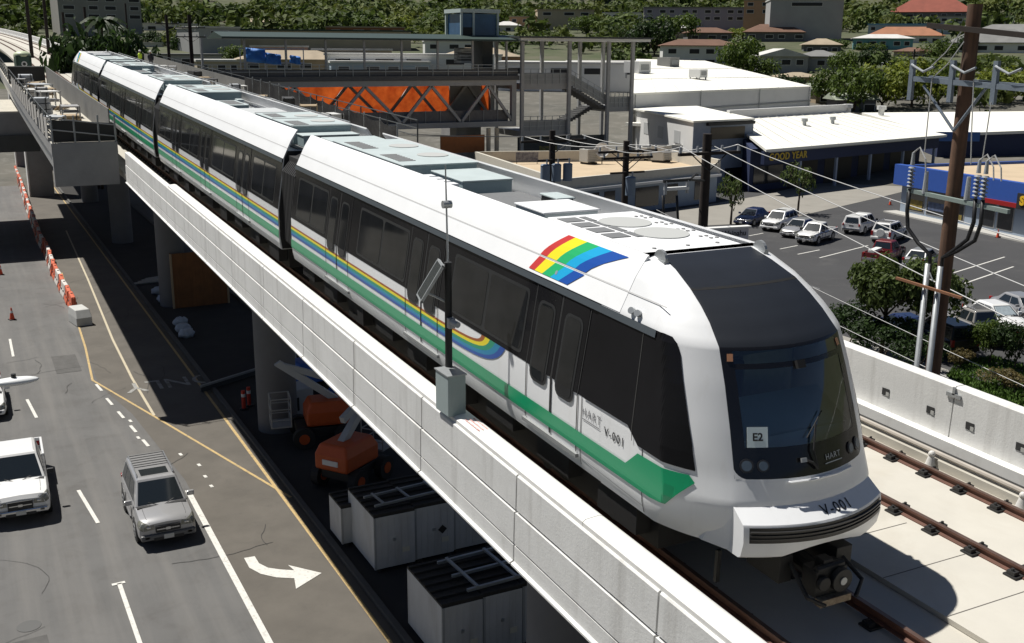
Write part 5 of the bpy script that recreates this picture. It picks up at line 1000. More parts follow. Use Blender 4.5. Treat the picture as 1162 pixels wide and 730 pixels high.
# ================================================================== VEHICLES
TYRE = mat('tyre rubber', (0.02, 0.02, 0.02), 0.8); RIM = mat('alloy rim', (0.45, 0.46, 0.47), 0.35, 0.7); CGL = mat('car glass', (0.015, 0.02, 0.024), 0.06, spec=0.8); TRIM = mat('black car trim', (0.02, 0.02, 0.021), 0.55)
LAMP = mat('headlamp clear', (0.30, 0.30, 0.26), 0.10, 0.3, spec=0.9, var=0.5, scale=14); TAIL = mat('tail lamp red', (0.32, 0.012, 0.012), 0.2); PLATE = mat('number plate', (0.55, 0.55, 0.52), 0.5); CHROME = mat('chrome', (0.6, 0.6, 0.6), 0.15, 0.9)
def paint(nm, c, metal=0.0): return mat('car paint '+nm, c, 0.28, metal, var=0.04, scale=2, coat=0.6)
CW, CSIL, CNAV, CMAR, CGRY, CBLK, CLGR, CREDP = paint('white', (0.76, 0.76, 0.75)), paint('silver', (0.40, 0.40, 0.405), 0.4), paint('navy', (0.012, 0.022, 0.075)), paint('maroon', (0.16, 0.012, 0.014)), paint('grey', (0.22, 0.225, 0.23), 0.3), paint('black', (0.012, 0.012, 0.014)), paint('champagne', (0.40, 0.385, 0.355), 0.4), paint('red', (0.30, 0.015, 0.012))
KIND = {
 'sedan': dict(L=4.6, W=1.78, wb=2.7, r=0.32, zb=0.20, st=[(2.30, .70, .32, .60), (2.22, .82, .22, .68), (1.9, .87, .20, .76), (1.0, .89, .20, .92), (0.0, .89, .20, .93), (-1.5, .89, .20, .95), (-1.8, .88, .20, .98), (-2.2, .84, .24, .94), (-2.30, .74, .34, .88)],
    cab=dict(b=(0.98, -1.85), t=(0.22, -1.20), zb=.90, zt=1.43, hb=.80, ht=.60)),
 'suv': dict(L=4.57, W=1.86, wb=2.71, r=0.37, zb=0.26, st=[(2.28, .80, .36, .86), (2.19, .90, .28, .93), (1.9, .93, .26, .99), (1.0, .93, .26, 1.06), (-1.7, .93, .26, 1.07), (-2.15, .90, .28, 1.06), (-2.28, .82, .36, 1.0)],
    cab=dict(b=(1.12, -2.24), t=(0.36, -2.02), zb=1.03, zt=1.70, hb=.85, ht=.66)),
 'pickup': dict(L=5.8, W=1.98, wb=3.6, r=0.40, zb=0.34, st=[(2.90, .80, .44, .92), (2.80, .95, .36, 1.04), (2.4, .98, .34, 1.12), (1.5, .99, .34, 1.18), (-0.9, .99, .34, 1.16)],
    cab=dict(b=(1.62, -0.92), t=(0.85, -0.72), zb=1.14, zt=1.88, hb=.90, ht=.70), bed=(-0.90, -2.88, 1.14)),
}
KIND['smallpickup'] = dict(L=5.2, W=1.80, wb=3.1, r=0.36, zb=0.30, st=[(2.60, .72, .42, .82), (2.50, .86, .34, .92), (2.1, .89, .32, .98), (1.2, .90, .32, 1.04), (-0.7, .90, .32, 1.02)], cab=dict(b=(1.32, -0.72), t=(0.62, -0.52), zb=1.0, zt=1.66, hb=.81, ht=.63), bed=(-0.70, -2.58, 1.0))
def vehicle(kind, p, rz, pm, name, label, cat, group=None, extras=(), lower=None, detail=True):
    K = KIND[kind]; e = empty(name, (p[0], p[1], p[2] if len(p) > 2 else 0.02), rz, label, cat, group)
    def sect(x, hw, zb, ztp):
        h = ztp-zb; half = [(hw-0.10, zb), (hw-0.02, zb+0.10), (hw, zb+0.45*h), (hw-0.02, ztp-0.14), (hw-0.09, ztp-0.03), (hw-0.30, ztp+0.005), (0.0, ztp+0.03)]
        return [(x, y, z) for y, z in half]+[(x, -y, z) for y, z in reversed(half[:-1])]
    b = MB(); b.loft([sect(*s) for s in K['st']], True, True); body = b.build('body', pm, e, smooth=32)
    C_ = K['cab']; hb, ht = C_['hb'], C_['ht']; (bf, br_), (tf_, tr_) = C_['b'], C_['t']; zb, ztp = C_['zb'], C_['zt']
    base = [(bf, hb, zb), (br_, hb, zb), (br_, -hb, zb), (bf, -hb, zb)]; top = [(tf_, ht, ztp), (tr_, ht, ztp), (tr_, -ht, ztp), (tf_, -ht, ztp)]
    def P(i, j, u, v):   # point on the greenhouse face i->j, u along, v up
        a, b_, c, d = Vector(base[i]), Vector(base[j]), Vector(top[i]), Vector(top[j]); return (a.lerp(b_, u)).lerp(c.lerp(d, u), v)
    b = MB(); b.loft([base, [tuple(Vector(q)) for q in top], [(tf_-0.12, ht-0.10, ztp+0.05), (tr_+0.10, ht-0.10, ztp+0.05), (tr_+0.10, -ht+0.10, ztp+0.05), (tf_-0.12, -ht+0.10, ztp+0.05)]], True, True); b.build('cabin', pm, e, bevel=0.035, seg=2)
    def pane(nm, i, j, u0, u1, v0, v1, m=CGL, off=0.012):
        q = [P(i, j, u, v) for u, v in ((u0, v0), (u1, v0), (u1, v1), (u0, v1))]; n = (q[1]-q[0]).cross(q[3]-q[0]).normalized(); c = Vector(((bf+br_)/2, 0, (zb+ztp)/2))
        if n.dot(q[0]-c) < 0: n = -n
        b = MB(); b.hexa([v-n*0.01 for v in q]+[v+n*off for v in q]); return b.build(nm, m, e, bevel=0.004, seg=1)
    pane('windscreen', 3, 0, 0.05, 0.95, 0.08, 0.93); pane('rear_window', 1, 2, 0.08, 0.92, 0.22 if kind != 'sedan' else 0.1, 0.9)
    n_s = {'sedan': ((.10, .45), (.48, .86)), 'suv': ((.13, .40), (.43, .70), (.73, .93)), 'pickup': ((.14, .55), (.60, .93)), 'smallpickup': ((.14, .60), (.66, .92))}[kind]
    for (i, j, f) in ((0, 1, 0), (2, 3, 1)):
        for (u0, u1) in n_s: pane('side_window', i, j, (u0 if not f else 1-u1), (u1 if not f else 1-u0), 0.10, 0.86)
    xw = K['wb']/2; hw = K['W']/2; r = K['r']; xo = 0.08 if kind in ('pickup', 'smallpickup') else -0.02
    for sx in (1, -1):
        for sy in (1, -1):
            x = sx*xw+xo; a = MB(); a.cyl((x, sy*(hw-0.2), r), (x, sy*(hw+0.006), r), r+0.075, n=22); a.build('wheel_arch', TRIM, e)
            w = MB(); w.cyl((x, sy*(hw-0.24), r), (x, sy*(hw+0.018), r), r, n=22); wo_ = w.build('wheel', TYRE, e); w = MB(); w.cyl((x, sy*(hw+0.01), r), (x, sy*(hw+0.028), r), r*0.64, n=14); w.build('rim', RIM, wo_)
            w = MB()
            for k in range(5): t = 2*pi*k/5; w.box((x+r*0.38*cos(t), sy*(hw+0.03), r+r*0.38*sin(t)), (0.07, 0.006, 0.07))
            w.build('rim_holes', TRIM, wo_)
    def stat(x):
        for (a, c) in zip(K['st'], K['st'][1:]):
            if c[0] <= x <= a[0]: t = (a[0]-x)/(a[0]-c[0]); return (a[1]+(c[1]-a[1])*t, a[3]+(c[3]-a[3])*t)
        return (K['st'][0][1], K['st'][0][3])
    fx, hwf, zfb, zft = K['st'][0]; rx = -K['L']/2
    isp = 'bed' in K
    low = lower or pm
    b = MB(); b.box((fx+0.01, 0, zfb+0.06), (0.16, 2*hwf+0.16, 0.20)); b.build('front_bumper', low if not isp else CHROME, e, bevel=0.05)
    b = MB(); b.box((fx+0.02, 0, (zfb+zft)/2+0.06), (0.07, hwf*1.0, 0.30 if isp else 0.22)); gr_ = b.build('grille', TRIM, e, bevel=0.02)
    b = MB(); b.box((fx+0.05, 0, (zfb+zft)/2+0.06), (0.02, hwf*0.9, 0.035)); b.box((fx+0.053, 0, (zfb+zft)/2+0.06), (0.02, 0.14, 0.09)); b.build('badge_bar', CHROME, gr_)
    b = MB(); b.box((fx+0.10, 0, zfb+0.05), (0.02, 0.32, 0.15)); b.build('number_plate', PLATE, e)
    b = MB(); b.box((fx+0.03, 0, zfb+0.0), (0.15, 1.2*hwf, 0.09)); b.build('air_intake', TRIM, e)
    for sy in (1, -1): b = MB(); b.tube([(bf+0.10, sy*0.1, zb+0.03), (bf-0.05, sy*0.42, zb+0.12)], 0.014, 5); b.build('wiper', TRIM, e)
    b = MB(); b.box((bf+0.02, 0, zb+0.01), (0.22, 2*hb-0.1, 0.05)); b.build('cowl', TRIM, e)
    for sy in (1, -1):
        b = MB(); zl, zh = zft-0.20, zft-0.03; b.hexa([(fx-0.02, sy*0.52*hwf, zl+0.02), (fx+0.014, sy*0.52*hwf, zl+0.02), (fx+0.014, sy*(hwf-0.03), zl), (fx-0.02, sy*(hwf-0.03), zl), (fx-0.02, sy*0.55*hwf, zh), (fx+0.014, sy*0.55*hwf, zh), (fx+0.014, sy*(hwf-0.06), zh), (fx-0.02, sy*(hwf-0.06), zh)])
        xs_ = [fx-0.003-0.36*k/5 for k in range(6)]
        def sp(x, q, off=0.013):
            for (a, c) in zip(K['st'], K['st'][1:]):
                if c[0] <= x <= a[0]:
                    t = (a[0]-x)/(a[0]-c[0]); A_, B_ = sect(*a), sect(*c); k = int(q); f = q-k
                    P_ = [Vector(A_[k+d]).lerp(Vector(B_[k+d]), t) for d in (0, 1)]; v = P_[0].lerp(P_[1], f); d_ = P_[1]-P_[0]; n = Vector((0.25, d_.z, -d_.y)).normalized(); n = n if n.y > 0 or n.z > 0 else -n
                    v = v+n*off; return (v.x, sy*v.y, v.z)
        b.loft([[sp(x, q) for q in (2.55, 2.9, 3.3, 3.7, 4.1-0.25*k/5, 4.6-0.7*k/5)] for k, x in enumerate(xs_)], False); hl = b.build('headlight', LAMP, e)
        b = MB(); b.sphere((fx+0.005, sy*0.75*hwf, zft-0.10), (0.025, 0.09, 0.055), 10, 6); b.build('bulb', CHROME, hl, smooth=True)
        b = MB(); b.tube([sp(x, 4.9, 0.004) for x in (fx-0.05, fx-0.3, fx-0.6, bf+0.15)], 0.008, 4); b.build('bonnet_gap', TRIM, e)
        b = MB(); b.box((fx+0.06, sy*(hwf-0.12), zfb+0.08), (0.06, 0.14, 0.08)); b.build('fog_lamp', LAMP, e)
        b = MB(); b.box((rx+(0.06 if not isp else 0.02), sy*(hw-0.16), 0.86 if not isp else 0.92), (0.18, 0.18 if not isp else 0.12, 0.20 if kind != 'suv' else 0.40)); b.build('tail_light', TAIL, e, bevel=0.02)
        xm_ = bf-0.30; b = MB(); b.box((xm_, sy*(hw+0.10), zb+0.12), (0.13, 0.24, 0.17)); b.build('wing_mirror', pm if not isp else TRIM, e, bevel=0.03)
        if detail:
            b = MB(); xs = [bf-0.42, (bf+br_)/2-0.1]+([br_+0.65] if kind != 'smallpickup' else [])
            for x in xs: b.box((x, sy*(hw+0.0), (K['zb']+zb)/2+0.08), (0.012, 0.02, (zb-K['zb'])*0.62))
            b.build('door_gap', TRIM, e)
            b = MB(); b.box(((bf+br_)/2, sy*(hw-0.01), K['zb']+0.16), (K['wb']-2*r-0.15, 0.05, 0.10)); b.build('side_moulding', low if lower else TRIM, e)
    b = MB(); b.box((rx+0.02, 0, K['zb']+0.22), (0.18, 2*hw-0.14, 0.22)); b.build('rear_bumper', low if not isp else CHROME, e, bevel=0.05)
    if isp:
        x0, x1, zt_ = K['bed']; b = MB(); zf = zt_-0.48
        for sy in (1, -1): b.b2((x1, sy*hw, K['zb']), (x0, sy*(hw-0.09), zt_))
        b.b2((x1, -hw+0.05, K['zb']+0.12), (x1+0.08, hw-0.05, zt_)); b.b2((x0-0.06, -hw+0.05, K['zb']), (x0-0.0, hw-0.05, zt_)); bd = b.build('cargo_bed', pm, e, bevel=0.02); b = MB(); b.b2((x1+0.08, -hw+0.09, zf-0.05), (x0-0.06, hw-0.09, zf)); b.build('bed_floor', TRIM, bd)
        b = MB(); b.b2((x1-0.01, -0.2, zt_-0.2), (x1, 0.2, zt_-0.12)); b.build('tailgate_handle', TRIM, bd)
    if 'rack' in extras:
        for sy in (1, -1): b = MB(); b.tube([(tf_-0.2, sy*(ht-0.06), ztp+0.05), (tf_-0.3, sy*(ht-0.06), ztp+0.13), (tr_+0.2, sy*(ht-0.06), ztp+0.13), (tr_+0.1, sy*(ht-0.06), ztp+0.05)], 0.025, 6); b.build('roof_rail', RIM, e)
        for k in range(5): b = MB(); x = tr_+0.25+0.24*k; b.box((x, 0, ztp+0.13), (0.07, 2*ht-0.1, 0.03)); b.build('rack_bar', mat('rack dark grey', (0.16, 0.16, 0.16), 0.5), e)
    if 'sunroof' in extras: b = MB(); b.box((tf_-0.55, 0, ztp+0.052), (0.62, 0.92, 0.012)); b.build('sunroof', CGL, e, bevel=0.004)
    if 'spare' in extras: b = MB(); b.cyl((rx-0.02, 0, 0.95), (rx-0.22, 0, 0.95), 0.36, n=20); b.build('spare_wheel_cover', AWH, e, bevel=0.03)
    if 'shade' in extras: pane('windscreen_shade', 3, 0, 0.1, 0.9, 0.12, 0.88, mat('silver sunshade', (0.50, 0.58, 0.62), 0.4, 0.3, var=0.3, scale=6), 0.016)
    if 'stripe' in extras:
        for sy in (1, -1): b = MB(); b.box((-0.3, sy*(hw+0.004), 0.88), (K['L']-0.9, 0.012, 0.07)); b.build('side_stripe', CNAV, e)
    if 'canopy' in extras:
        x0, x1, zt_ = K['bed']; b = MB(); b.hexa([(x1+0.03, -hw+0.06, zt_), (x0-0.03, -hw+0.06, zt_), (x0-0.03, hw-0.06, zt_), (x1+0.03, hw-0.06, zt_), (x1+0.22, -hw+0.24, ztp+0.02), (x0-0.03, -hw+0.24, ztp+0.02), (x0-0.03, hw-0.24, ztp+0.02), (x1+0.22, hw-0.24, ztp+0.02)]); cn = b.build('canopy', pm, e, bevel=0.04)
        for sy in (1, -1): b = MB(); b.hexa([(x1+0.25, sy*(hw-0.10), zt_+0.14), (x0-0.2, sy*(hw-0.10), zt_+0.14), (x0-0.2, sy*(hw-0.06), zt_+0.14), (x1+0.25, sy*(hw-0.06), zt_+0.14), (x1+0.35, sy*(hw-0.21), ztp-0.12), (x0-0.2, sy*(hw-0.21), ztp-0.12), (x0-0.2, sy*(hw-0.17), ztp-0.12), (x1+0.35, sy*(hw-0.17), ztp-0.12)]); b.build('canopy_window', CGL, cn)
        b = MB(); b.hexa([(x1-0.0, -0.62, zt_+0.1), (x1+0.06, -0.62, zt_+0.1), (x1+0.06, 0.62, zt_+0.1), (x1-0.0, 0.62, zt_+0.1), (x1+0.15, -0.52, ztp-0.1), (x1+0.2, -0.52, ztp-0.1), (x1+0.2, 0.52, ztp-0.1), (x1+0.15, 0.52, ztp-0.1)]); b.build('canopy_window', CGL, cn)
    if 'barrow' in extras: b = MB(); b.box((-1.7, 0.2, zb+0.12), (1.7, 0.5, 0.22)); b.build('load_box', AWH, e, bevel=0.03)
    return e
S_ = -pi/2
vehicle('suv', (-3.92, 10.25), S_, CSIL, 'suv_car', 'silver suv with roof rack and sunroof driving toward viewer in the street', 'car', None, ('rack', 'sunroof'), mat('grey car cladding', (0.13, 0.13, 0.132), 0.5))
vehicle('pickup', (-8.12, 14.75), S_-0.02, CW, 'pickup_truck', 'white pickup truck with chrome bumper driving beside the silver suv', 'truck')
vehicle('sedan', (-8.98, 26.2), S_, CW, 'sedan_car', 'white car at the left edge of the street behind the white pickup', 'car')
v = at_z(75, 192, 0); vehicle('suv', (v.x-2.6, v.y, 0.02), S_, CREDP, 'suv_car', 'dark red van in the shade under the left platform', 'van')
def face(px0, py0, px1, py1): a, b_ = at_z(px0, py0, 0), at_z(px1, py1, 0); return atan2(b_.y-a.y, b_.x-a.x)
LOT = face(938, 291, 960, 283)
def lot(px, py, kind, pm, flip, name, label, cat, ex=(), lower=None): v = at_z(px, py, 0); return vehicle(kind, (v.x, v.y, 0.03), LOT+(pi if flip else 0), pm, name, label, cat, 'vehicles in the parking lot', ex, lower)
lot(853, 254, 'sedan', CNAV, 1, 'sedan_car', 'dark navy sedan at the left end of the parked row', 'car')
lot(884, 260, 'suv', CW, 1, 'suv_car', 'white suv parked between navy sedan and silver sedan', 'car', ('sunroof',))
lot(906, 267, 'sedan', CSIL, 1, 'sedan_car', 'silver sedan parked between white suv and striped white pickup', 'car')
lot(926, 274, 'smallpickup', CW, 1, 'pickup_truck', 'white pickup with thin navy side stripe and open bed in lot', 'truck', ('stripe',))
lot(977, 263, 'smallpickup', CW, 0, 'pickup_truck', 'white pickup with a white canopy over its bed', 'truck', ('canopy',))
lot(1009, 273, 'suv', CW, 0, 'suv_car', 'white suv with spare wheel on its back door', 'car', ('spare', 'rack'))
lot(1003, 297, 'smallpickup', CMAR, 0, 'pickup_truck', 'dark red pickup carrying a long white box', 'truck', ('barrow',))
lot(1046, 303, 'sedan', CSIL, 0, 'sedan_car', 'silver car parked beside the red pickup, left of wooden pole', 'car')
ROW = face(1085, 372, 1140, 395)
def row(px, py, kind, pm, flip, name, label, cat, ex=(), lower=None): v = at_z(px, py, 0); return vehicle(kind, (v.x, v.y, 0.03), ROW+(pi if flip else 0), pm, name, label, cat, 'vehicles in the parking lot', ex, lower)
row(1108, 383, 'smallpickup', CLGR, 1, 'pickup_truck', 'champagne crew pickup with open bed behind the wooden pole', 'truck', ('rack',), TRIM)
row(1130, 372, 'sedan', CW, 0, 'sedan_car', 'white car with silver sunshade behind its windscreen', 'car', ('shade',))
row(1160, 362, 'sedan', CSIL, 0, 'sedan_car', 'silver sedan at right edge beside the car with sunshade', 'car')
row(1066, 395, 'suv', CBLK, 1, 'suv_car', 'black suv in tree shade left of the conduits', 'car')
row(1022, 384, 'sedan', CNAV, 1, 'sedan_car', 'dark blue car mostly hidden below the lot trees', 'car')
rnd = random.Random(11)
for i, (px, py, pm, k, lab) in enumerate(((157, 52, CW, 'suv', 'tiny white van far down the street near the worker'), (172, 53, CSIL, 'sedan', 'tiny silver car far down the street right of white van'), (170, 47, CW, 'sedan', 'tiny white car farthest down the street'), (1001, 78, CW, 'suv', 'white van parked on the hillside lane among the trees'), (985, 70, CBLK, 'sedan', 'dark car parked on the hillside lane by the trees'))):
    p = at_d(px, py, ground_d(py+3 if px < 500 else py)); vehicle(k, (p.x, p.y, p.z), 0.4*i, pm, 'parked_car', lab, 'car', None, (), None, False)
# ================================================================== TREES
BARK = mat('bark', (0.10, 0.075, 0.055), 0.95, var=0.3, scale=6)
def leafmat(nm, a, b_): return mat('leaves '+nm, a, 0.55, island=0.5, c2=b_, trans=0.4, spec=0.3)
LF = dict(mid=leafmat('mid', (0.115, 0.165, 0.028), (0.040, 0.070, 0.013)), light=leafmat('light', (0.23, 0.26, 0.036), (0.11, 0.15, 0.02)), dark=leafmat('dark', (0.040, 0.074, 0.018), (0.015, 0.030, 0.009)), blue=leafmat('glossy', (0.11, 0.15, 0.040), (0.040, 0.062, 0.016)), dry=leafmat('dry', (0.17, 0.13, 0.045), (0.08, 0.07, 0.03)))
CROWNS = {}
def crown_mesh(seed, n_cl, n_lf, leaf, flat=0.75):
    key = (seed, n_cl, n_lf, leaf)
    if key in CROWNS: return CROWNS[key]
    rnd = random.Random(seed); b = MB(); cl = []
    for k in range(n_cl):
        t = rnd.uniform(0, 2*pi); rr = sqrt(rnd.random())*0.78; zz = rnd.uniform(-0.45, 0.62)*(1-rr*0.6); cl.append((Vector((rr*cos(t), rr*sin(t), zz*flat)), rnd.uniform(0.20, 0.42)))
    for c, r in cl:
        for i in range(n_lf//n_cl):
            d = Vector((rnd.gauss(0, 1), rnd.gauss(0, 1), rnd.gauss(0.25, 0.9))).normalized(); p = c+d*r*(0.55+0.5*rnd.random()); n = (d+Vector((rnd.gauss(0, .5), rnd.gauss(0, .5), rnd.gauss(0.3, .5)))).normalized()
            a = n.orthogonal().normalized(); a.rotate(Matrix.Rotation(rnd.uniform(0, 6.28), 3, n)); e = n.cross(a); s = leaf*rnd.uniform(0.6, 1.3)
            b.poly([p-a*s, p+e*s*0.55+n*s*0.15, p+a*s, p-e*s*0.55+n*s*0.15])
    CROWNS[key] = b; return b
def tree(p, h, cw, ch, lm, seed, label, name='tree', cat='tree', group=None, n_cl=16, n_lf=900, leaf=0.07, trunk=0.16, limbs=5):
    # h = height of crown top above the base, cw = crown width, ch = crown height
    e = empty(name, p, 0, label, cat, group); src = crown_mesh(seed % 7, n_cl, n_lf, leaf); zc = h-ch*0.45; rnd = random.Random(seed*13+1)
    b = MB(); ang = rnd.uniform(0, 6.28); ca, sa = cos(ang), sin(ang)
    b.v = [((x*ca-y*sa)*cw/2, (x*sa+y*ca)*cw/2, zc+z*ch*0.75) for x, y, z in src.v]; b.f = src.f; b.mi = src.mi; b.build('crown', lm, e, fix=False)
    t = MB(); zt0 = max(0.15*h, zc-ch*0.35); lean = Vector((rnd.uniform(-.06, .06)*h, rnd.uniform(-.06, .06)*h, 0)); t.tube([(0, 0, -0.5), tuple(lean*0.4+Vector((0, 0, zt0*0.5))), tuple(lean+Vector((0, 0, zt0)))], [trunk, trunk*0.85, trunk*0.7], 8)
    for k in range(limbs):
        a = 6.28*k/limbs+rnd.uniform(-.4, .4); q = Vector((cos(a)*cw*0.30, sin(a)*cw*0.30, zc+rnd.uniform(-.1, .25)*ch)); m_ = lean.lerp(q, 0.45)+Vector((0, 0, zt0*0.15)); m_.z = zt0+(q.z-zt0)*0.5; t.tube([tuple(lean+Vector((0, 0, zt0*0.92))), tuple(m_), tuple(q)], [trunk*0.5, trunk*0.33, trunk*0.12], 6)
    t.build('trunk', BARK, e, smooth=True); return e
def palm(p, h, label, seed, group=None):
    e = empty('palm_tree', p, 0, label, 'palm', group); rnd = random.Random(seed); b = MB(); b.tube([(0, 0, -0.5), (0.1, 0, h*0.5), (0.3, 0.1, h)], [0.22, 0.17, 0.15], 8); b.build('trunk', BARK, e, smooth=True); f = MB()
    for k in range(18):
        a = 6.28*k/18+rnd.uniform(-.15, .15); up = rnd.uniform(-0.1, 0.7); L = rnd.uniform(2.4, 3.2); pts = []
        for i in range(7): t = i/6; pts.append(Vector((0.3+cos(a)*L*t, 0.1+sin(a)*L*t, h+up*L*t-1.5*t*t*L*0.5)))
        s = Vector((-sin(a), cos(a), 0))
        for i in range(6):
            for sg in (-1, 1): w = 0.55*(1-abs(i/6-0.35)); f.poly([pts[i], pts[i+1], pts[i+1]+s*sg*w-Vector((0, 0, w*0.7)), pts[i]+s*sg*w-Vector((0, 0, w*0.7))])
    f.build('crown', LF['dark'], e, fix=False); return e
# lot trees, right of the train nose
for px, py, hh, cw, ch, sd, lab in ((1000, 402, 5.5, 4.4, 4.0, 1, 'round leafy tree nearest the train nose at the lot edge'), (1044, 398, 5.2, 4.6, 3.8, 2, 'round leafy tree between the nose tree and wooden pole')):
    v = at_z(px, py, 0); tree((v.x, v.y, 0), hh, cw, ch, LF['blue'], sd, lab, 'tree', 'tree', 'trees at the lot edge', 34, 4600, 0.062, 0.13)
for i, (px, py, hh, cw, m, lab) in enumerate(((962, 395, 2.6, 3.6, 'dark', 'dark hedge bush right behind the guideway wall by the nose'), (1003, 410, 2.4, 4.0, 'dark', 'dark hedge bush under the nose tree'), (1042, 424, 2.2, 3.2, 'dark', 'dark hedge bush at the foot of the conduits'), (1122, 412, 2.6, 2.4, 'mid', 'feathery green bush in front of the champagne pickup'), (1150, 420, 2.6, 2.6, 'dark', 'dark bush at the right edge beside the feathery bush'), (1090, 418, 1.0, 1.6, 'dry', 'dry yellowish bush left of feathery bush'), (1140, 440, 0.9, 2.4, 'dry', 'low dry bush near the guideway wall'), (1158, 398, 1.2, 1.8, 'dry', 'reddish dry bush beside the parked white car'))):
    v = at_z(px, py, 0); tree((v.x, v.y, 0), hh, cw, hh*0.95, LF[m], 20+i, lab, 'shrub', 'shrub', 'shrubs at the lot edge', 16, 1800, 0.065, 0.05, 4)
gr_ = MB(); rnd = random.Random(2)
GPOLY = [at_z(*q, 0) for q in ((1060, 450), (1085, 410), (1130, 405), (1175, 420), (1175, 490))]
bb0 = [min(p.x for p in GPOLY), max(p.x for p in GPOLY), min(p.y for p in GPOLY), max(p.y for p in GPOLY)]
def inpoly(x, y, P):
    c = False; j = len(P)-1
    for i in range(len(P)):
        if (P[i].y > y) != (P[j].y > y) and x < (P[j].x-P[i].x)*(y-P[i].y)/(P[j].y-P[i].y)+P[i].x: c = not c
        j = i
    return c
while len(gr_.f) < 5000:
    x, y = rnd.uniform(bb0[0], bb0[1]), rnd.uniform(bb0[2], bb0[3])
    if not inpoly(x, y, GPOLY): continue
    a = rnd.uniform(0, 3.14); s = rnd.uniform(0.04, 0.09); hh = rnd.uniform(0.08, 0.2); gr_.poly([(x-s*cos(a), y-s*sin(a), 0.0), (x+s*cos(a), y+s*sin(a), 0.0), (x+rnd.uniform(-.08, .08), y+rnd.uniform(-.08, .08), hh)])
tag(gr_.build('grass', mat('bright grass', (0.10, 0.19, 0.025), 0.8, island=0.5, trans=0.2), fix=False), kind='stuff')
b = MB(); b.poly([(p.x, p.y, 0.012) for p in GPOLY]); tag(b.build('lawn', mat('lawn soil', (0.07, 0.10, 0.025), 0.95, var=0.5, scale=0.7, c2=(0.12, 0.09, 0.05))), kind='structure')
for px, py, hh, cw, lab in ((905, 243, 5.0, 3.6, 'small sparse tree in front of the garage bays'), (829, 255, 4.6, 2.6, 'thin sparse tree left of the navy sedan')):
    v = at_z(px, py, 0); tree((v.x, v.y, 0), hh, cw, 3.4, LF['blue'], 5, lab, 'tree', 'tree', None, 10, 420, 0.10, 0.12)
# mid-distance trees: (px, base py, crown width px, crown height px, tint)
T = [(942, 122, 42, 44, 'mid'), (968, 128, 52, 52, 'mid'), (1000, 126, 62, 54, 'light'), (1034, 124, 66, 58, 'light'), (1066, 122, 44, 46, 'mid'), (1108, 124, 54, 44, 'light'), (1146, 122, 60, 46, 'light'), (893, 112, 36, 28, 'dark'), (838, 96, 42, 48, 'mid'), (864, 96, 36, 30, 'mid'), (846, 78, 40, 36, 'mid'), (742, 66, 46, 44, 'dark'), (765, 52, 46, 36, 'mid'), (718, 62, 36, 32, 'dark'), (700, 46, 46, 26, 'mid'), (668, 42, 36, 24, 'mid'), (616, 32, 30, 20, 'mid'), (1064, 70, 40, 24, 'mid'), (1090, 66, 34, 24, 'dark'), (945, 60, 30, 16, 'mid'), (985, 62, 36, 14, 'mid'), (958, 88, 36, 30, 'mid'), (990, 84, 36, 28, 'dark'), (1022, 84, 30, 20, 'mid'), (1058, 88, 36, 22, 'mid'), (888, 48, 40, 18, 'mid'), (938, 40, 40, 16, 'mid'), (842, 50, 30, 18, 'light'), (1152, 66, 30, 20, 'mid'), (1128, 84, 40, 22, 'mid'),
     (268, 74, 34, 22, 'mid'), (300, 56, 34, 18, 'mid'), (345, 44, 40, 22, 'light'), (260, 46, 30, 16, 'mid'), (212, 66, 36, 26, 'dark'), (195, 62, 30, 24, 'dark'), (172, 58, 34, 22, 'dark'), (420, 44, 44, 24, 'mid'), (460, 44, 46, 26, 'light'), (505, 44, 46, 30, 'mid'), (548, 42, 40, 28, 'mid'), (150, 50, 28, 30, 'dark'), (20, 32, 40, 30, 'mid'), (45, 26, 34, 30, 'dark'), (70, 30, 24, 20, 'mid'), (590, 36, 36, 26, 'mid'), (378, 44, 40, 20, 'mid')]
for i, (px, py, w, hpx, tint) in enumerate(T):
    d = ground_d(py); p = at_d(px, py, d); m = d/FPX; tree((p.x, p.y, p.z), hpx*m*1.0, w*m*1.22, hpx*m*1.05, LF[tint], 30+i, ('bushy %s tree standing on the slope' % {'mid': 'green', 'light': 'bright yellow green', 'dark': 'very dark green'}[tint]), 'tree', 'tree', 'trees on the slope, %s' % tint, 20, 1300, 0.075, 0.02*hpx*m+0.1, 4)
for i, (px, py) in enumerate(((708, 38), (700, 44), (838, 62), (112, 22), (128, 30))):
    d = (430, 430, 300, 140, 150)[i]; p = at_d(px, py, d); hh = max(7, p.z-zt(p.x, p.y)); z0 = p.z-hh; palm((p.x, p.y, z0), hh, ('palm tree in front of the white block, taller', 'palm tree in front of the white block, shorter', 'palm tree right of the white house with brown roof', 'big palm tree against the grey tower', 'palm tree right of the big palm at the grey tower')[i], i)
# dense shrubs by the far tower
for i, (px, py) in enumerate(((80, 66), (98, 62), (116, 66), (134, 64), (104, 72), (150, 72))):
    p = at_d(px, py, 120); tree((p.x, p.y, 0), p.z+3, 7, 12, LF['dark'], 60+i, 'dark scruffy shrub tree between the guideway and the grey tower', 'tree', 'tree', 'scruffy trees before the grey tower', 12, 500, 0.12, 0.2)
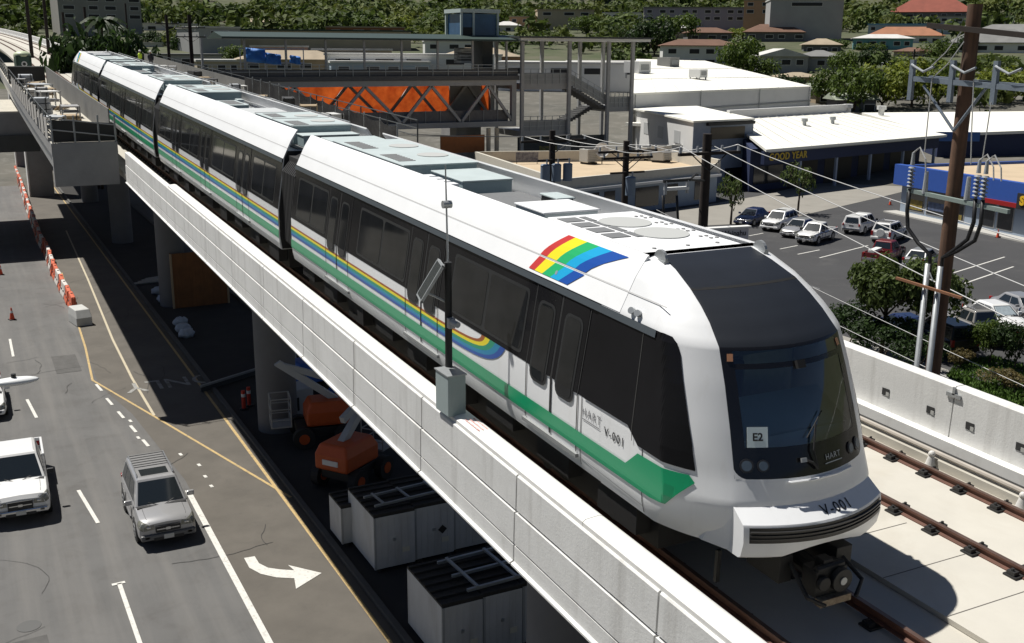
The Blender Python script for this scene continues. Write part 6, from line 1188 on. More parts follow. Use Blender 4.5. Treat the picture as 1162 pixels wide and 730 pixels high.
# far wood on the hill as one mass
rnd = random.Random(77); fw_ = MB(); cr = [crown_mesh(s, 10, 60, 0.26) for s in range(5)]; H_ = [(o.location.copy(), max(12, o.dimensions.x)) for o in col.objects if o.get('group') == 'hillside houses' or o.get('category') == 'building']
HB = []
for o in list(col.objects):
    if o.parent is None and o.type == 'EMPTY' and o.get('category') in ('house', 'building'):
        dx, dy = o.location.x-CAM.x, o.location.y-CAM.y; HB.append((atan2(dx, dy), hypot(dx, dy), max([abs(v.co.x) for c in o.children if c.name.startswith('wall') for v in c.data.vertices] or [8])))
cnt = 0
while cnt < 3600:
    r = sqrt(rnd.uniform(215**2, 1150**2)); a = YAW+rnd.uniform(-0.50, 0.50); left = a < YAW+0.05
    if r < 330 and rnd.random() < 0.35: continue
    if r < 330 and left: continue
    if any(abs(a-ha)*hr < hw+4 and hr-75 < r < hr+12 for ha, hr, hw in HB): continue
    x, y = CAM.x+r*sin(a), CAM.y+r*cos(a); s = rnd.uniform(3.2, 5.0) if r < 420 else rnd.uniform(4.0, 8.0); z = zt(x, y)+s*0.55; src = cr[rnd.randrange(5)]; b0 = len(fw_.v); t = rnd.uniform(0, 6.28); ca, sa = cos(t)*s, sin(t)*s
    fw_.v.extend([(x+px*ca-py*sa, y+px*sa+py*ca, z+pz*s*1.1) for px, py, pz in src.v]); fw_.f.extend([tuple(b0+i for i in f) for f in src.f]); cnt += 1
fw_.mi = [0]*len(fw_.f)
wm = mat('leaves far wood', (0.095, 0.14, 0.028), 0.8, island=0.5, c2=(0.026, 0.046, 0.011), stain=(0.03, 0.45, 0.65, (0.15, 0.165, 0.035), 0.7), trans=0.3)
tag(fw_.build('far_wood', wm, fix=False), kind='stuff')
# ================================================================== POLES AND WIRES
WOOD = mat('brown weathered wood pole', (0.155, 0.085, 0.052), 0.9, var=0.35, scale=3, streak=((8, 8, 0.5), 0.42, 0.66, (0.045, 0.03, 0.022), 0.8)); WOOD_D = mat('dark tarred wood', (0.030, 0.022, 0.018), 0.9, var=0.3, scale=3)
STEEL_BL = mat('blue grey galvanised arm', (0.22, 0.26, 0.31), 0.5, 0.3, var=0.2, scale=6); PORC = mat('grey porcelain', (0.34, 0.36, 0.38), 0.3, spec=0.7); CABLE = mat('black cable', (0.008, 0.008, 0.009), 0.5); WIRE = mat('aluminium wire', (0.55, 0.55, 0.54), 0.5, 0.3)
bp = empty('utility_pole', (9.0, -11.0, 0), 0, 'big brown leaning wooden pole with grey steel arms and two conduits, nearest', 'utility pole')
def bpart(mb, nm, m, **k): return part(mb, nm, m, bp, **k)
PT = Vector((9.0, -11.11, 17.0)); PBm = Vector((9.0, -10.98, 0))
def pz(z): return PBm.lerp(PT, z/17.0)
b = MB(); b.tube([pz(0), pz(6), pz(12), pz(17)], [0.165, 0.155, 0.148, 0.138], 18); bpart(b, 'pole', WOOD, smooth=40)
def ybar(y0, z0, y1, z1, x, s, dx=0.0): b = MB(); b.hexa([(x-s/2, y0, z0-s/2), (x+s/2, y0, z0-s/2), (x+s/2+dx, y1, z1-s/2), (x-s/2+dx, y1, z1-s/2), (x-s/2, y0, z0+s/2), (x+s/2, y0, z0+s/2), (x+s/2+dx, y1, z1+s/2), (x-s/2+dx, y1, z1+s/2)]); return b
bpart(ybar(-10.2, 16.62, -13.4, 16.32, 8.8, 0.10), 'top_arm', WOOD_D)
for x in (8.72, 9.28): bpart(ybar(-9.95, 15.58, -13.6, 15.42, x, 0.10), 'steel_arm', STEEL_BL)
for y in (-10.0, -11.0, -12.0, -13.2):
    b = MB(); b.b2((8.66, y-0.05, 15.15), (8.74, y+0.05, 15.95)); bpart(b, 'arm_bracket', STEEL_BL); b = MB(); b.tube([(8.66, y, 15.85), (8.62, y-0.35, 15.72), (8.6, y-0.62, 15.82)], 0.026, 8); bpart(b, 'strain_insulator', PORC)
for sg in (-1, 1): b = MB(); b.tube([(8.72, -11.05+sg*0.75, 15.45), tuple(pz(14.6)+Vector((-0.2, 0, 0)))], 0.03, 6); bpart(b, 'arm_brace', STEEL_BL)
bpart(ybar(-10.15, 13.32, -12.6, 13.2, 8.75, 0.08), 'cable_arm', mat('greenish arm', (0.22, 0.27, 0.25), 0.6))
for i, y in enumerate((-10.22, -11.85, -12.02)):
    b = MB(); z = 13.35
    for k in range(6): b.cyl((8.72, y, z+0.06+k*0.075), (8.72, y, z+0.085+k*0.075), 0.075, 0.06, 12); b.cyl((8.72, y, z), (8.72, y, z+0.06+k*0.075+0.02), 0.032, n=8)
    b.cyl((8.72, y, z+0.5), (8.72, y, z+0.75), 0.045, 0.03, 10); bpart(b, 'cable_termination', PORC, smooth=40)
    sg = 1 if i == 0 else -1; cy = -11.05
    b = MB(); b.tube([(8.72, y, 13.35), (8.72, y+0.02*sg, 12.9), (8.70, y-0.06*sg, 12.55), (8.70, y+(cy-y)*0.45, 12.28), (8.74, cy+0.16*sg, 12.08), (8.76, cy+0.14*sg, 11.6)], 0.040, 8); bpart(b, 'black_cable', CABLE, smooth=True)
    b = MB(); b.tube([(8.72, y, 14.1), (8.72, y-0.15, 14.22), (8.72, y-0.32, 14.0), (8.72, y-0.36, 13.75)], 0.016, 6); bpart(b, 'jumper_wire', WIRE)
for y in (-10.58, -11.62): b = MB(); b.cyl((8.75, y, 13.3), (8.75, y, 13.75), 0.06, 0.04, 10); bpart(b, 'arrester', PORC)
for y in (-10.88, -11.20): b = MB(); b.tube([(8.72, y, 11.9), (8.72, y+0.03, 6), (8.72, y+0.06, 0)], 0.060, 10); bpart(b, 'conduit', GALV, smooth=True)
bpart(ybar(-10.2, 11.48, -11.9, 11.40, 8.6, 0.05), 'standoff_bar', mat('rust bar', (0.22, 0.10, 0.05), 0.8))
b = MB(); b.tube([(8.72, -10.95, 11.6), (8.60, -11.05, 11.75), (8.6, -11.15, 11.6)], 0.015, 6); bpart(b, 'clamp', GALV)
for q in ((pz(16.6)+Vector((-0.2, 0, 0)), Vector((8.66, -10.4, 15.75))), (pz(16.3)+Vector((-0.2, 0, 0)), Vector((8.66, -10.55, 15.6))), (Vector((8.66, -10.55, 15.6)), Vector((8.72, -10.5, 14.15))), (Vector((8.66, -11.55, 15.6)), Vector((8.72, -11.65, 14.0))), (Vector((8.66, -12.0, 15.2)), Vector((8.72, -11.9, 14.1)))): b = MB(); b.tube([tuple(q[0]), tuple(q[0].lerp(q[1], 0.5)+Vector((0, 0, -0.08))), tuple(q[1])], 0.012, 5); bpart(b, 'jumper_wire', WIRE)
def upole(px, py, d, lab, r, arms=(), cans=0, top=None, m=WOOD_D):
    t = at_d(px, py, d); e = empty('utility_pole', (t.x, t.y, 0), 0, lab, 'utility pole', None); b = MB(); b.tube([(0, 0, 0), (0, 0, t.z*0.5), (0, 0, t.z)], [r*1.15, r*1.05, r*0.9], 12); b.build('pole', m, e, smooth=40)
    for dz, hw in arms:
        b = MB(); b.box((0, -r, t.z-dz), (2*hw, 0.12, 0.12)); b.build('cross_arm', WOOD_D, e)
        for k in (-0.95, -0.4, 0.4, 0.95):
            b = MB(); b.cyl((k*hw, -r, t.z-dz+0.06), (k*hw, -r, t.z-dz+0.30), 0.07, 0.045, 8); b.build('insulator', PORC, e)
        for sg in (-1, 1): b = MB(); b.tube([(sg*hw*0.55, -r, t.z-dz-0.05), (0, -r, t.z-dz-0.7)], 0.025, 5); b.build('arm_brace', IRON, e)
    for k in range(cans):
        x = (k-(cans-1)/2)*0.75+0.0; b = MB(); b.cyl((x, -r-0.35, t.z-2.9), (x, -r-0.35, t.z-1.95), 0.28, n=16); b.cyl((x, -r-0.35, t.z-1.95), (x, -r-0.35, t.z-1.88), 0.30, 0.2, n=16); c = b.build('transformer', mat('blue grey transformer', (0.17, 0.22, 0.29), 0.5), e, smooth=40); b = MB(); b.cyl((x+0.1, -r-0.35, t.z-1.9), (x+0.1, -r-0.35, t.z-1.6), 0.05, n=8); b.build('bushing', PORC, c)
    if cans: b = MB(); b.box((0, -r, t.z-1.7), (2.2, 0.1, 0.1)); b.build('transformer_arm', WOOD_D, e)
    return t
p800 = upole(803, 152, 42, 'dark wooden pole with one crossarm rising behind the white train roof', 0.20, ((0.75, 1.5),))
p711 = upole(711, 160, 58, 'dark wooden pole with a single transformer in front of tan roof', 0.19, ((0.55, 1.9), (0.9, 1.6)), 1)
p625 = upole(627, 148, 62, 'dark wooden pole carrying three blue grey transformers', 0.20, ((0.6, 2.2),), 3)
upole(188.5, 17, 150, 'thin far utility pole, left of the pair near the pale warehouse', 0.22, ((1.2, 1.6),))
upole(214.5, 17, 130, 'thin far utility pole, right of the pair near the pale warehouse', 0.24, ((1.5, 1.8), (2.6, 1.8)))
upole(95.5, 8, 150, 'thin dark pole in front of the grey tower', 0.2); upole(49, -6, 160, 'thin dark pole left of the brown roof at far left', 0.26); upole(29, -8, 150, 'thin dark pole farthest left behind the guideway', 0.26); upole(71, 14, 150, 'short dark pole before the grey tower', 0.2); upole(142, 4, 170, 'thin dark pole right of the grey tower', 0.15)
upole(1007, 56, 290, 'thin pole in front of the teal house', 0.25, ((1, 1.5),)); upole(1038, 56, 290, 'thin pole in front of the orange tiled roof', 0.25, ((1, 1.5),))
def wire(a, b_, sag, r, m, lab, name='overhead_wire', grp=None):
    a, b_ = Vector(a), Vector(b_); P = [a.lerp(b_, k/16)-Vector((0, 0, 4*sag*(k/16)*(1-k/16))) for k in range(17)]; b = MB(); b.tube(P, r, 5); return tag(b.build(name, m, smooth=True), lab, 'wire', grp)
A8 = [p800+Vector((k*1.45, -0.2, -0.45)) for k in (-0.95, 0.1, 0.95)]
for i, (a, q) in enumerate(zip(A8, ((1200, 366), (1200, 318), (1200, 262)))): wire(a, a+(at_d(*q, 22)-a)*1.8, 0.4, 0.014, WIRE, ('lowest of three bright wires sweeping across the parking lot', 'middle of three bright wires sweeping across the parking lot', 'highest of three bright wires sweeping across the parking lot')[i])
for i, (q0, q1) in enumerate((((930, 352), (1200, 480)), ((955, 335), (1200, 448)))): wire(at_d(*q0, 26)-(at_d(*q1, 20)-at_d(*q0, 26))*1.5, at_d(*q1, 20)+(at_d(*q1, 20)-at_d(*q0, 26))*1.0, 0.15, 0.007, WIRE, ('thin wire just above the guideway wall, lower one', 'thin wire just above the guideway wall, upper one')[i])
for i, dz in enumerate((0.3, 0.3, 0.35)):
    wire(A8[i], p711+Vector((-1.5+1.5*i, -0.2, -0.25)), dz, 0.02, WIRE, ('wire from the roof pole to transformer pole, left one', 'wire from the roof pole to transformer pole, middle one', 'wire from the roof pole to transformer pole, right one')[i])
    wire(p711+Vector((-1.5+1.5*i, -0.2, -0.25)), p625+Vector((-1.9+1.9*i, -0.2, -0.3)), 0.2, 0.02, WIRE, ('wire between the two transformer poles, left one', 'wire between the two transformer poles, middle one', 'wire between the two transformer poles, right one')[i])
    wire(p625+Vector((-1.9+1.9*i, -0.2, -0.3)), at_d(330-20*i, 132+4*i, 120), 0.6, 0.02, CABLE, ('dark wire leaving the three transformer pole, lowest one', 'dark wire leaving the three transformer pole, middle one', 'dark wire leaving the three transformer pole, highest one')[i])
for i, dx in enumerate((-0.5, 0.1)):
    a = at_d(752+16*i, 222, 40); b = MB(); b.tube([a, a+Vector((0.1, 0, -0.9)), a+Vector((0.5, 0, -1.6)), at_d(792, 262, 41.6), at_d(798, 292, 41.8)], 0.05, 7); tag(b.build('drop_cable', CABLE, smooth=True), ('thick black drop cable left of the roof pole, outer one', 'thick black drop cable left of the roof pole, inner one')[i], 'cable')
a = at_d(768, 205, 40); dm = empty('cable_rack', a, 0, 'small steel rack with insulators hanging beside the roof pole', 'rack')
b = MB(); b.box((0, 0, 0), (1.2, 0.1, 0.1)); b.build('rack_bar', IRON, dm); b = MB(); b.box((0, 0, -0.3), (1.0, 0.25, 0.10)); b.build('tray', AWH, dm)
for k in (-0.5, 0.5): b = MB(); b.cyl((k, 0, -0.5), (k, 0, 0.0), 0.06, n=8); b.build('insulator', PORC, dm)
b = MB(); b.tube([(0.6, 0, 0), (1.0, 0.2, 0.15), (1.35, 0.5, 0.1)], 0.04, 6); b.tube([(0.6, 0, 0.0), tuple(Vector((p800.x, p800.y, a.z-0.3))-a)], 0.045, 6); b.build('bracket', IRON, dm)
# station fence sign and street light
v = at_d(838, 264, 40); sg = empty('station_sign', v, 0, 'white station sign board reading Waipahu behind the train roof', 'sign'); sg.rotation_euler = (0, 0, -radians(27.2)+0.35)
b = MB(); b.box((-0.75, 0, -0.10), (2.3, 0.10, 0.55)); b.build('board', mat('sign pale lilac', (0.42, 0.43, 0.50), 0.5), sg); b = MB(); b.box((-0.75, -0.02, 0.22), (2.4, 0.3, 0.06)); b.build('hood', AWH, sg)
for x in (-1.7, 0.2): b = MB(); b.cyl((x, 0.1, -v.z), (x, 0.1, 0.2), 0.06, n=8); b.build('sign_post', GALV, sg)
t = text_mesh('Waipahu', 0.29, 0, 0.006); t.v = [(x-0.22, -0.058, y-0.02) for x, y, z in t.v]; t.build('sign_text', mat('sign ink', (0.02, 0.02, 0.03), 0.6), sg)
v = at_d(16, 433, 20); lp = empty('street_lamp', (v.x-2.6, v.y+1.0, 0), 0, 'white street lamp head reaching over the street at left edge', 'street lamp')
def lpart(b, nm, m, **k): return part(b, nm, m, lp, **k)
b = MB(); b.tube([(v.x-2.6, v.y+1.0, 0), (v.x-2.6, v.y+1.0, 5), (v.x-2.6, v.y+1.0, v.z-0.4)], [0.12, 0.10, 0.08], 10); lpart(b, 'pole', GALV); b = MB(); b.tube([(v.x-2.6, v.y+1.0, v.z-0.5), (v.x-1.6, v.y+0.6, v.z-0.05), v-Vector((0.25, -0.1, 0.0))], 0.035, 8); lpart(b, 'arm', GALV)
b = MB(); b.sphere(v, (0.44, 0.16, 0.08), 16, 8); lpart(b, 'lamp_head', mat('white lamp shell', (0.74, 0.75, 0.75), 0.4), smooth=True); b = MB(); b.cyl(v+Vector((0, 0, 0.07)), v+Vector((0, 0, 0.15)), 0.045, n=10); lpart(b, 'photocell', IRON)
# instrument mast on the left parapet
hm = empty('instrument_mast', (-2.15, -11.25, 10.5), 0, 'black mast with solar panel and grey cabinet standing on the left parapet', 'mast')
def hp(b, nm, m, **k): return part(b, nm, m, hm, **k)
m0 = Vector((-2.15, -11.20, 10.55)); b = MB(); b.cyl(m0, m0+Vector((0, 0, 2.35)), 0.058, n=14); hp(b, 'post', IRON, smooth=40); b = MB(); b.cyl(m0+Vector((0, 0, 2.3)), m0+Vector((-0.02, 0.02, 3.85)), 0.018, 0.012, 8); hp(b, 'antenna', GALV); b = MB(); b.cyl(m0+Vector((-0.08, 0, 3.25)), m0+Vector((0.06, 0, 3.25)), 0.06, n=14); hp(b, 'sensor', GALV)
b = MB(); b.box((-2.22, -11.42, 10.87), (0.30, 0.50, 0.66)); hp(b, 'cabinet', mat('grey green cabinet', (0.30, 0.36, 0.36), 0.45, var=0.06, scale=4), bevel=0.012); b = MB(); b.box((-2.22, -11.42, 11.205), (0.33, 0.53, 0.02)); hp(b, 'cabinet_lid', GALV)
F = frame(Vector((-2.42, -11.12, 12.62)), (0.25, 1.0, 0.05), (0.50, -0.12, 0.85))
b = MB(); b.box((0, 0, 0), (0.42, 0.62, 0.03)); b.xf(F); hp(b, 'solar_panel', mat('solar cell', (0.025, 0.028, 0.035), 0.2)); b = MB()
for sx in (-0.21, 0.21): b.box((sx, 0, 0.005), (0.03, 0.66, 0.045))
for sy in (-0.32, 0.32): b.box((0, sy, 0.005), (0.45, 0.03, 0.045))
b.xf(F); hp(b, 'panel_frame', GALV); b = MB(); b.tube([(-2.15, -11.13, 12.85), (-2.25, -11.0, 12.75)], 0.025, 6); b.tube([(-2.15, -11.13, 12.25), (-2.5, -11.0, 12.45)], 0.02, 6); hp(b, 'panel_bracket', GALV)
b = MB(); b.box((-2.15, -11.30, 11.95), (0.10, 0.10, 0.16)); b.cyl((-2.15, -11.34, 11.98), (-2.12, -11.5, 11.96), 0.05, n=12); hp(b, 'camera', PORC)
RED = mat('red stencil paint', (0.55, 0.16, 0.15), 0.8, var=0.5, scale=30, c2=(0.70, 0.60, 0.57))
for i in range(3):
    b = MB(); b.loft([[TW(-2.22+0.07*i, y, 0.9475), TW(-2.195+0.07*i, y, 0.9475)] for y in (-11.9, -12.4)], False); part(b, 'stencil_mark', RED, gw)
# ================================================================== STREET CLUTTER
BAR_O = mat('orange barrier plastic', (0.62, 0.13, 0.06), 0.6, var=0.25, scale=2); BAR_W = mat('white barrier plastic', (0.62, 0.58, 0.54), 0.6, var=0.15, scale=2)
def barrier(m):
    e = empty('water_barrier', (0, 0, 0)); b = MB(); b.loft([[(-0.95, -0.27, z0), (0.95, -0.27, z0), (0.95, 0.27, z0), (-0.95, 0.27, z0)] if k == 0 else [(-0.95, -w, z0), (0.95, -w, z0), (0.95, w, z0), (-0.95, w, z0)] for k, (z0, w) in enumerate(((0.0, 0.27), (0.12, 0.27), (0.5, 0.15), (0.86, 0.13), (0.92, 0.10)))], True, True); b.build('shell', m, e, bevel=0.03)
    for x in (-0.45, 0.45): b = MB(); b.box((x, 0, 0.42), (0.30, 0.42, 0.10)); b.build('fork_slot', TRIM, e)
    for x in (-0.95, 0.95): b = MB(); b.cyl((x, 0, 0.25), (x, 0, 0.86), 0.06, n=8); b.build('hinge_lug', m, e)
    b = MB(); b.cyl((0.2, 0, 0.92), (0.2, 0, 0.95), 0.07, n=10); b.build('filler_cap', TRIM, e); return e
po, pw = barrier(BAR_O), barrier(BAR_W); first = {0: True, 1: True}
path = [at_z(*q, 0) for q in ((90, 362), (76, 338), (62, 312), (55, 292), (46, 276), (40, 258), (33, 240), (25, 214), (16, 192), (8, 176))]
dists = [0]
for a, b_ in zip(path, path[1:]): dists.append(dists[-1]+(b_-a).length)
n = 0; s = 3.0
while s < dists[-1] and n < 52:
    k = max(i for i in range(len(dists)) if dists[i] <= s); t = (s-dists[k])/(dists[k+1]-dists[k]) if k+1 < len(dists) else 0; p = path[k].lerp(path[min(k+1, len(path)-1)], t); d = path[min(k+1, len(path)-1)]-path[k]
    w = 0 if (n % 5 in (0, 1, 3)) else 1
    if first[w]: o = (po, pw)[w]; first[w] = False
    else: o = copy_tree((po, pw)[w])
    o.location = (p.x, p.y, 0.012); o.rotation_euler = (0, 0, atan2(d.y, d.x)+random.uniform(-.06, .06)); tag(o, ('orange plastic water barrier in the long line along the lane', 'white plastic water barrier in the long line along the lane')[w], 'barrier', ('orange barriers in the line', 'white barriers in the line')[w]); s += 2.0; n += 1
v = at_z(93, 370, 0); e = empty('concrete_block', (v.x, v.y+0.7, 0.012), radians(100), 'pale grey crash block at the near end of barrier line', 'crash block'); b = MB(); b.loft([[(-0.9, -0.45, 0), (0.9, -0.45, 0), (0.9, 0.45, 0), (-0.9, 0.45, 0)], [(-0.9, -0.45, 0.5), (0.9, -0.45, 0.5), (0.9, 0.45, 0.5), (-0.9, 0.45, 0.5)], [(-0.6, -0.4, 0.95), (0.85, -0.4, 0.95), (0.85, 0.4, 0.95), (-0.6, 0.4, 0.95)]], True, True); b.build('block', mat('pale block plastic', (0.50, 0.50, 0.48), 0.7, var=0.15), e, bevel=0.04); b = MB()
for z in (0.25, 0.5): b.box((0, -0.455, z), (1.5, 0.02, 0.06))
b.build('groove', TRIM, e)
def cone(px, py, lab):
    v = at_z(px, py, 0); e = empty('traffic_cone', (v.x, v.y, 0.01), 0.3, lab, 'cone', 'traffic cones'); b = MB(); b.box((0, 0, 0.02), (0.38, 0.38, 0.04)); b.build('base', TRIM, e); b = MB(); b.cyl((0, 0, 0.04), (0, 0, 0.75), 0.15, 0.03, 14); b.build('body', mat('cone orange', (0.65, 0.07, 0.02), 0.5), e, smooth=40); b = MB(); b.cyl((0, 0, 0.42), (0, 0, 0.56), 0.094, 0.069, 14); b.build('band', AWH, e)
cone(14, 363, 'orange traffic cone standing alone in the left lane'); cone(1, 312, 'orange traffic cone at the left picture edge farther up the street')
cone(1010, 233, 'orange cone at the left corner of the blue shop'); cone(1036, 239, 'orange cone in front of the blue shop window'); cone(1132, 270, 'orange cone by the shop door at right')
# crate banks under the guideway
CR = mat('white crate panel', (0.56, 0.57, 0.57), 0.6, var=0.12, scale=1.5, streak=((2, 2, 0.4), 0.5, 0.75, (0.30, 0.29, 0.27), 0.5)); LID = mat('dark slatted top', (0.035, 0.033, 0.03), 0.8, var=0.4, scale=6)
def crate(x, y, w, d, h, lab, rz=0.0, frame_on=False):
    e = empty('white_crate', (x, y, 0.062), rz, lab, 'crate', 'white crates under the guideway'); b = MB(); b.b2((0, 0, 0.12), (w, d, h-0.12)); b.build('panel_box', CR, e, bevel=0.015); b = MB(); b.b2((0.0, 0.0, h-0.118), (w, d, h-0.06)); b.build('top', LID, e)
    n = int(d/0.18)
    for k in range(0, n, 2): b = MB(); b.b2((-0.02, d*k/n, h-0.058), (w+0.02, d*k/n+0.10, h)); b.build('top_slat', LID, e)
    for sx in (0.08, w-0.22): b = MB(); b.b2((sx, 0, 0), (sx+0.14, d, 0.118)); b.build('foot', LID, e)
    b = MB()
    for k in range(1, 6): b.b2((w*k/6-0.012, -0.008, 0.2), (w*k/6+0.012, -0.001, h-0.2))
    b.build('panel_rib', CR, e)
    b = MB(); b.b2((w*0.68, -0.014, 0.55), (w*0.86, -0.008, 0.72)); b.build('label_plate', mat('label pale', (0.62, 0.60, 0.5), 0.6), e); b = MB(); b.b2((w*0.45, -0.03, h*0.5), (w*0.52, 0.0, h*0.5+0.10)); b.build('latch', GALV, e)
    b = MB(); b.b2((-0.012, -0.012, 0.12), (0.06, 0.05, h-0.12)); b.build('corner_post', mat('crate corner', (0.36, 0.37, 0.37), 0.6), e)
    return e
crate(1.15, 5.2, 0.8, 1.3, 1.5, 'small white crate at the left back of the farther crate bank'); labs = ('white crate at the left end of farther bank nearest the street', 'white crate second from the street in the farther bank, with a diamond mark', 'white crate third from the street in the farther bank', 'white crate fourth from the street in the farther bank')
cs_ = [crate(1.5+1.40*i, 3.0+0.10*i, 1.36, 2.5, 2.0, labs[i]) for i in range(4)]
b = MB(); b.box((0.95, -0.012, 1.0), (0.22, 0.012, 0.22)); b.xf(Matrix.Translation((0.95, 0, 1.0)) @ Matrix.Rotation(pi/4, 4, 'Y') @ Matrix.Translation((-0.95, 0, -1.0))); b.build('diamond_mark', LID, cs_[1])
for i, l in enumerate(('white crate at left end of the nearer bank next to the kerb', 'white crate second from the kerb in the nearer bank', 'white crate third from the kerb in the nearer bank', 'white crate fourth from the kerb in the nearer bank')): crate(1.25+1.22*i, -2.9+0.05*i, 1.18, 2.5, 1.95, l)
fr_ = empty('steel_ladder', (2.4, -2.6, 2.03), 0.05, 'pale steel ladder frame lying on top of the nearer crate bank', 'ladder')
for y in (0, 0.9, 1.8): b = MB(); b.box((1.3, y, 0.05), (3.2, 0.08, 0.08)); b.build('long_bar', GALV, fr_)
for x in (0, 1.2, 2.6): b = MB(); b.box((x, 0.9, 0.10), (0.08, 1.9, 0.06)); b.build('cross_bar', GALV, fr_)
fr_ = empty('steel_ladder', (2.0, 3.5, 2.08), 0.1, 'pale steel ladder frame lying on top of the farther crate bank', 'ladder')
for y in (0, 0.8): b = MB(); b.box((1.0, y, 0.05), (2.6, 0.07, 0.07)); b.build('long_bar', GALV, fr_)
for x in (0, 0.9, 1.9): b = MB(); b.box((x, 0.4, 0.10), (0.07, 0.9, 0.05)); b.build('cross_bar', GALV, fr_)
pb = empty('plywood_box', (4.6, -6.8, 0.06), 0.1, 'open brown plywood box beside the nearest pier', 'box')
for c, d in (((0, 0, 0.9), (0.05, 3.0, 1.8)), ((-1.4, 0.9, 0.9), (0.05, 1.8, 1.8)), ((-0.7, 1.8, 0.9), (1.4, 0.05, 1.8)), ((-0.7, 0, 0.9), (1.4, 0.05, 1.8))): b = MB(); b.box(c, d); b.build('board', PLY, pb)
# boom lifts
LORANGE = mat('lift orange', (0.50, 0.085, 0.015), 0.5, var=0.15); LGREY = mat('lift grey', (0.40, 0.42, 0.44), 0.5); LBLUE = mat('lift blue', (0.02, 0.10, 0.40), 0.5)
def lift(p, rz, m, lab, boom=True):
    e = empty('boom_lift', (*p, 0.062), rz, lab, 'boom lift', 'boom lifts under the guideway'); b = MB(); b.box((0, 0, 0.62), (2.2, 1.3, 0.34)); b.build('chassis', IRON, e, bevel=0.04)
    for sx in (-0.85, 0.85):
        for sy in (-0.85, 0.85): w = MB(); w.cyl((sx, sy-0.16, 0.45), (sx, sy+0.16, 0.45), 0.45, n=20); wo_ = w.build('wheel', TYRE, e); w = MB(); w.cyl((sx, sy-0.18, 0.45), (sx, sy+0.18, 0.45), 0.22, n=14); w.build('rim', m, wo_)
    b = MB(); b.loft([[(-1.35, -0.75, z), (0.7, -0.75, z), (0.7, 0.75, z), (-1.35, 0.75, z)] if z < 1.5 else [(-1.2, -0.6, z), (0.5, -0.6, z), (0.5, 0.6, z), (-1.2, 0.6, z)] for z in (0.86, 1.45, 1.85)], True, True); b.build('turret_hood', m, e, bevel=0.10, seg=3); b = MB(); b.box((-1.36, 0, 1.2), (0.05, 0.7, 0.2)); b.build('decal_plate', AWH, e)
    if boom:
        b = MB(); b.hexa([(-0.9, -0.14, 1.7), (-0.6, -0.14, 1.6), (-0.6, 0.14, 1.6), (-0.9, 0.14, 1.7), (1.6, -0.12, 3.6), (1.85, -0.12, 3.45), (1.85, 0.12, 3.45), (1.6, 0.12, 3.6)]); b.build('lower_boom', LGREY, e); b = MB(); b.hexa([(1.5, -0.10, 3.5), (1.8, -0.10, 3.4), (1.8, 0.10, 3.4), (1.5, 0.10, 3.5), (-0.6, -0.10, 2.75), (-0.5, -0.10, 2.5), (-0.5, 0.10, 2.5), (-0.6, 0.10, 2.75)]); b.build('upper_boom', LGREY, e)
    b = MB()
    for z in (1.2, 1.65, 2.1):
        for sy in (-0.5, 0.5): b.tube([(1.3, sy, z), (2.1, sy, z)], 0.025, 6)
        for x in (1.3, 2.1): b.tube([(x, -0.5, z), (x, 0.5, z)], 0.025, 6)
    for x in (1.3, 2.1):
        for sy in (-0.5, 0.5): b.tube([(x, sy, 0.9), (x, sy, 2.1)], 0.025, 6)
    b.b2((1.28, -0.52, 0.86), (2.12, 0.52, 0.92)); b.build('basket', STEEL_G, e); return e
lift((3.3, 10.4), radians(35), LORANGE, 'orange boom lift just beyond the farther crate bank'); lift((3.6, 15.2), radians(170), LORANGE, 'orange boom lift behind the other orange lift'); lift((4.6, 21.0), radians(190), LBLUE, 'blue boom lift deep in shadow under the guideway')
gb = empty('generator_box', (3.4, 18.5, 0.062), 0.2, 'pale grey generator box beside the blue boom lift', 'generator'); b = MB(); b.box((0, 0, 0.8), (1.2, 1.2, 1.3)); b.build('housing', LGREY, gb, bevel=0.05); b = MB(); b.box((-0.3, -0.61, 0.8), (0.35, 0.02, 0.6)); b.build('vent', TRIM, gb)
for sx in (-0.45, 0.45): b = MB(); b.cyl((sx, -0.5, 0.15), (sx, 0.5, 0.15), 0.15, n=12); b.build('wheel', TYRE, gb)
tb_ = empty('toolbox', (5.2, 27.5, 0.062), 0.1, 'pale steel site box under the guideway beyond the blue lift', 'site box'); b = MB(); b.box((0, 0, 0.9), (1.3, 1.0, 1.6)); b.build('cabinet', LGREY, tb_, bevel=0.02); b = MB(); b.box((0, -0.51, 1.0), (0.3, 0.02, 0.3)); b.build('blue_mark', LBLUE, tb_); b = MB(); b.box((0, 0, 0.05), (1.1, 0.9, 0.1)); b.build('skid', IRON, tb_)
SACK = mat('pale blue plastic wrap', (0.45, 0.52, 0.62), 0.6, var=0.3, scale=5); rnd = random.Random(8)
for i, (px, py, lab) in enumerate(((212, 384, 'pale blue plastic sack, nearest of the pile by the kerb'), (208, 378, 'pale blue plastic sack, middle of the pile by the kerb'), (205, 371, 'pale blue plastic sack, farthest of the pile by the kerb'), (180, 335, 'pale plastic bundle lying left of the plywood hoarding'), (186, 344, 'pale plastic bundle slumped at the plywood corner'))):
    v = at_z(px, py, 0); b = MB(); b.sphere((v.x, v.y, 0.30), (0.45, 0.35, 0.30), 12, 8); b.v = [(x+rnd.uniform(-.06, .06), y+rnd.uniform(-.06, .06), max(0.062, z+rnd.uniform(-.05, .05))) for x, y, z in b.v]; tag(b.build('plastic_sack', SACK, smooth=True), lab, 'sack', 'plastic sacks under the guideway')
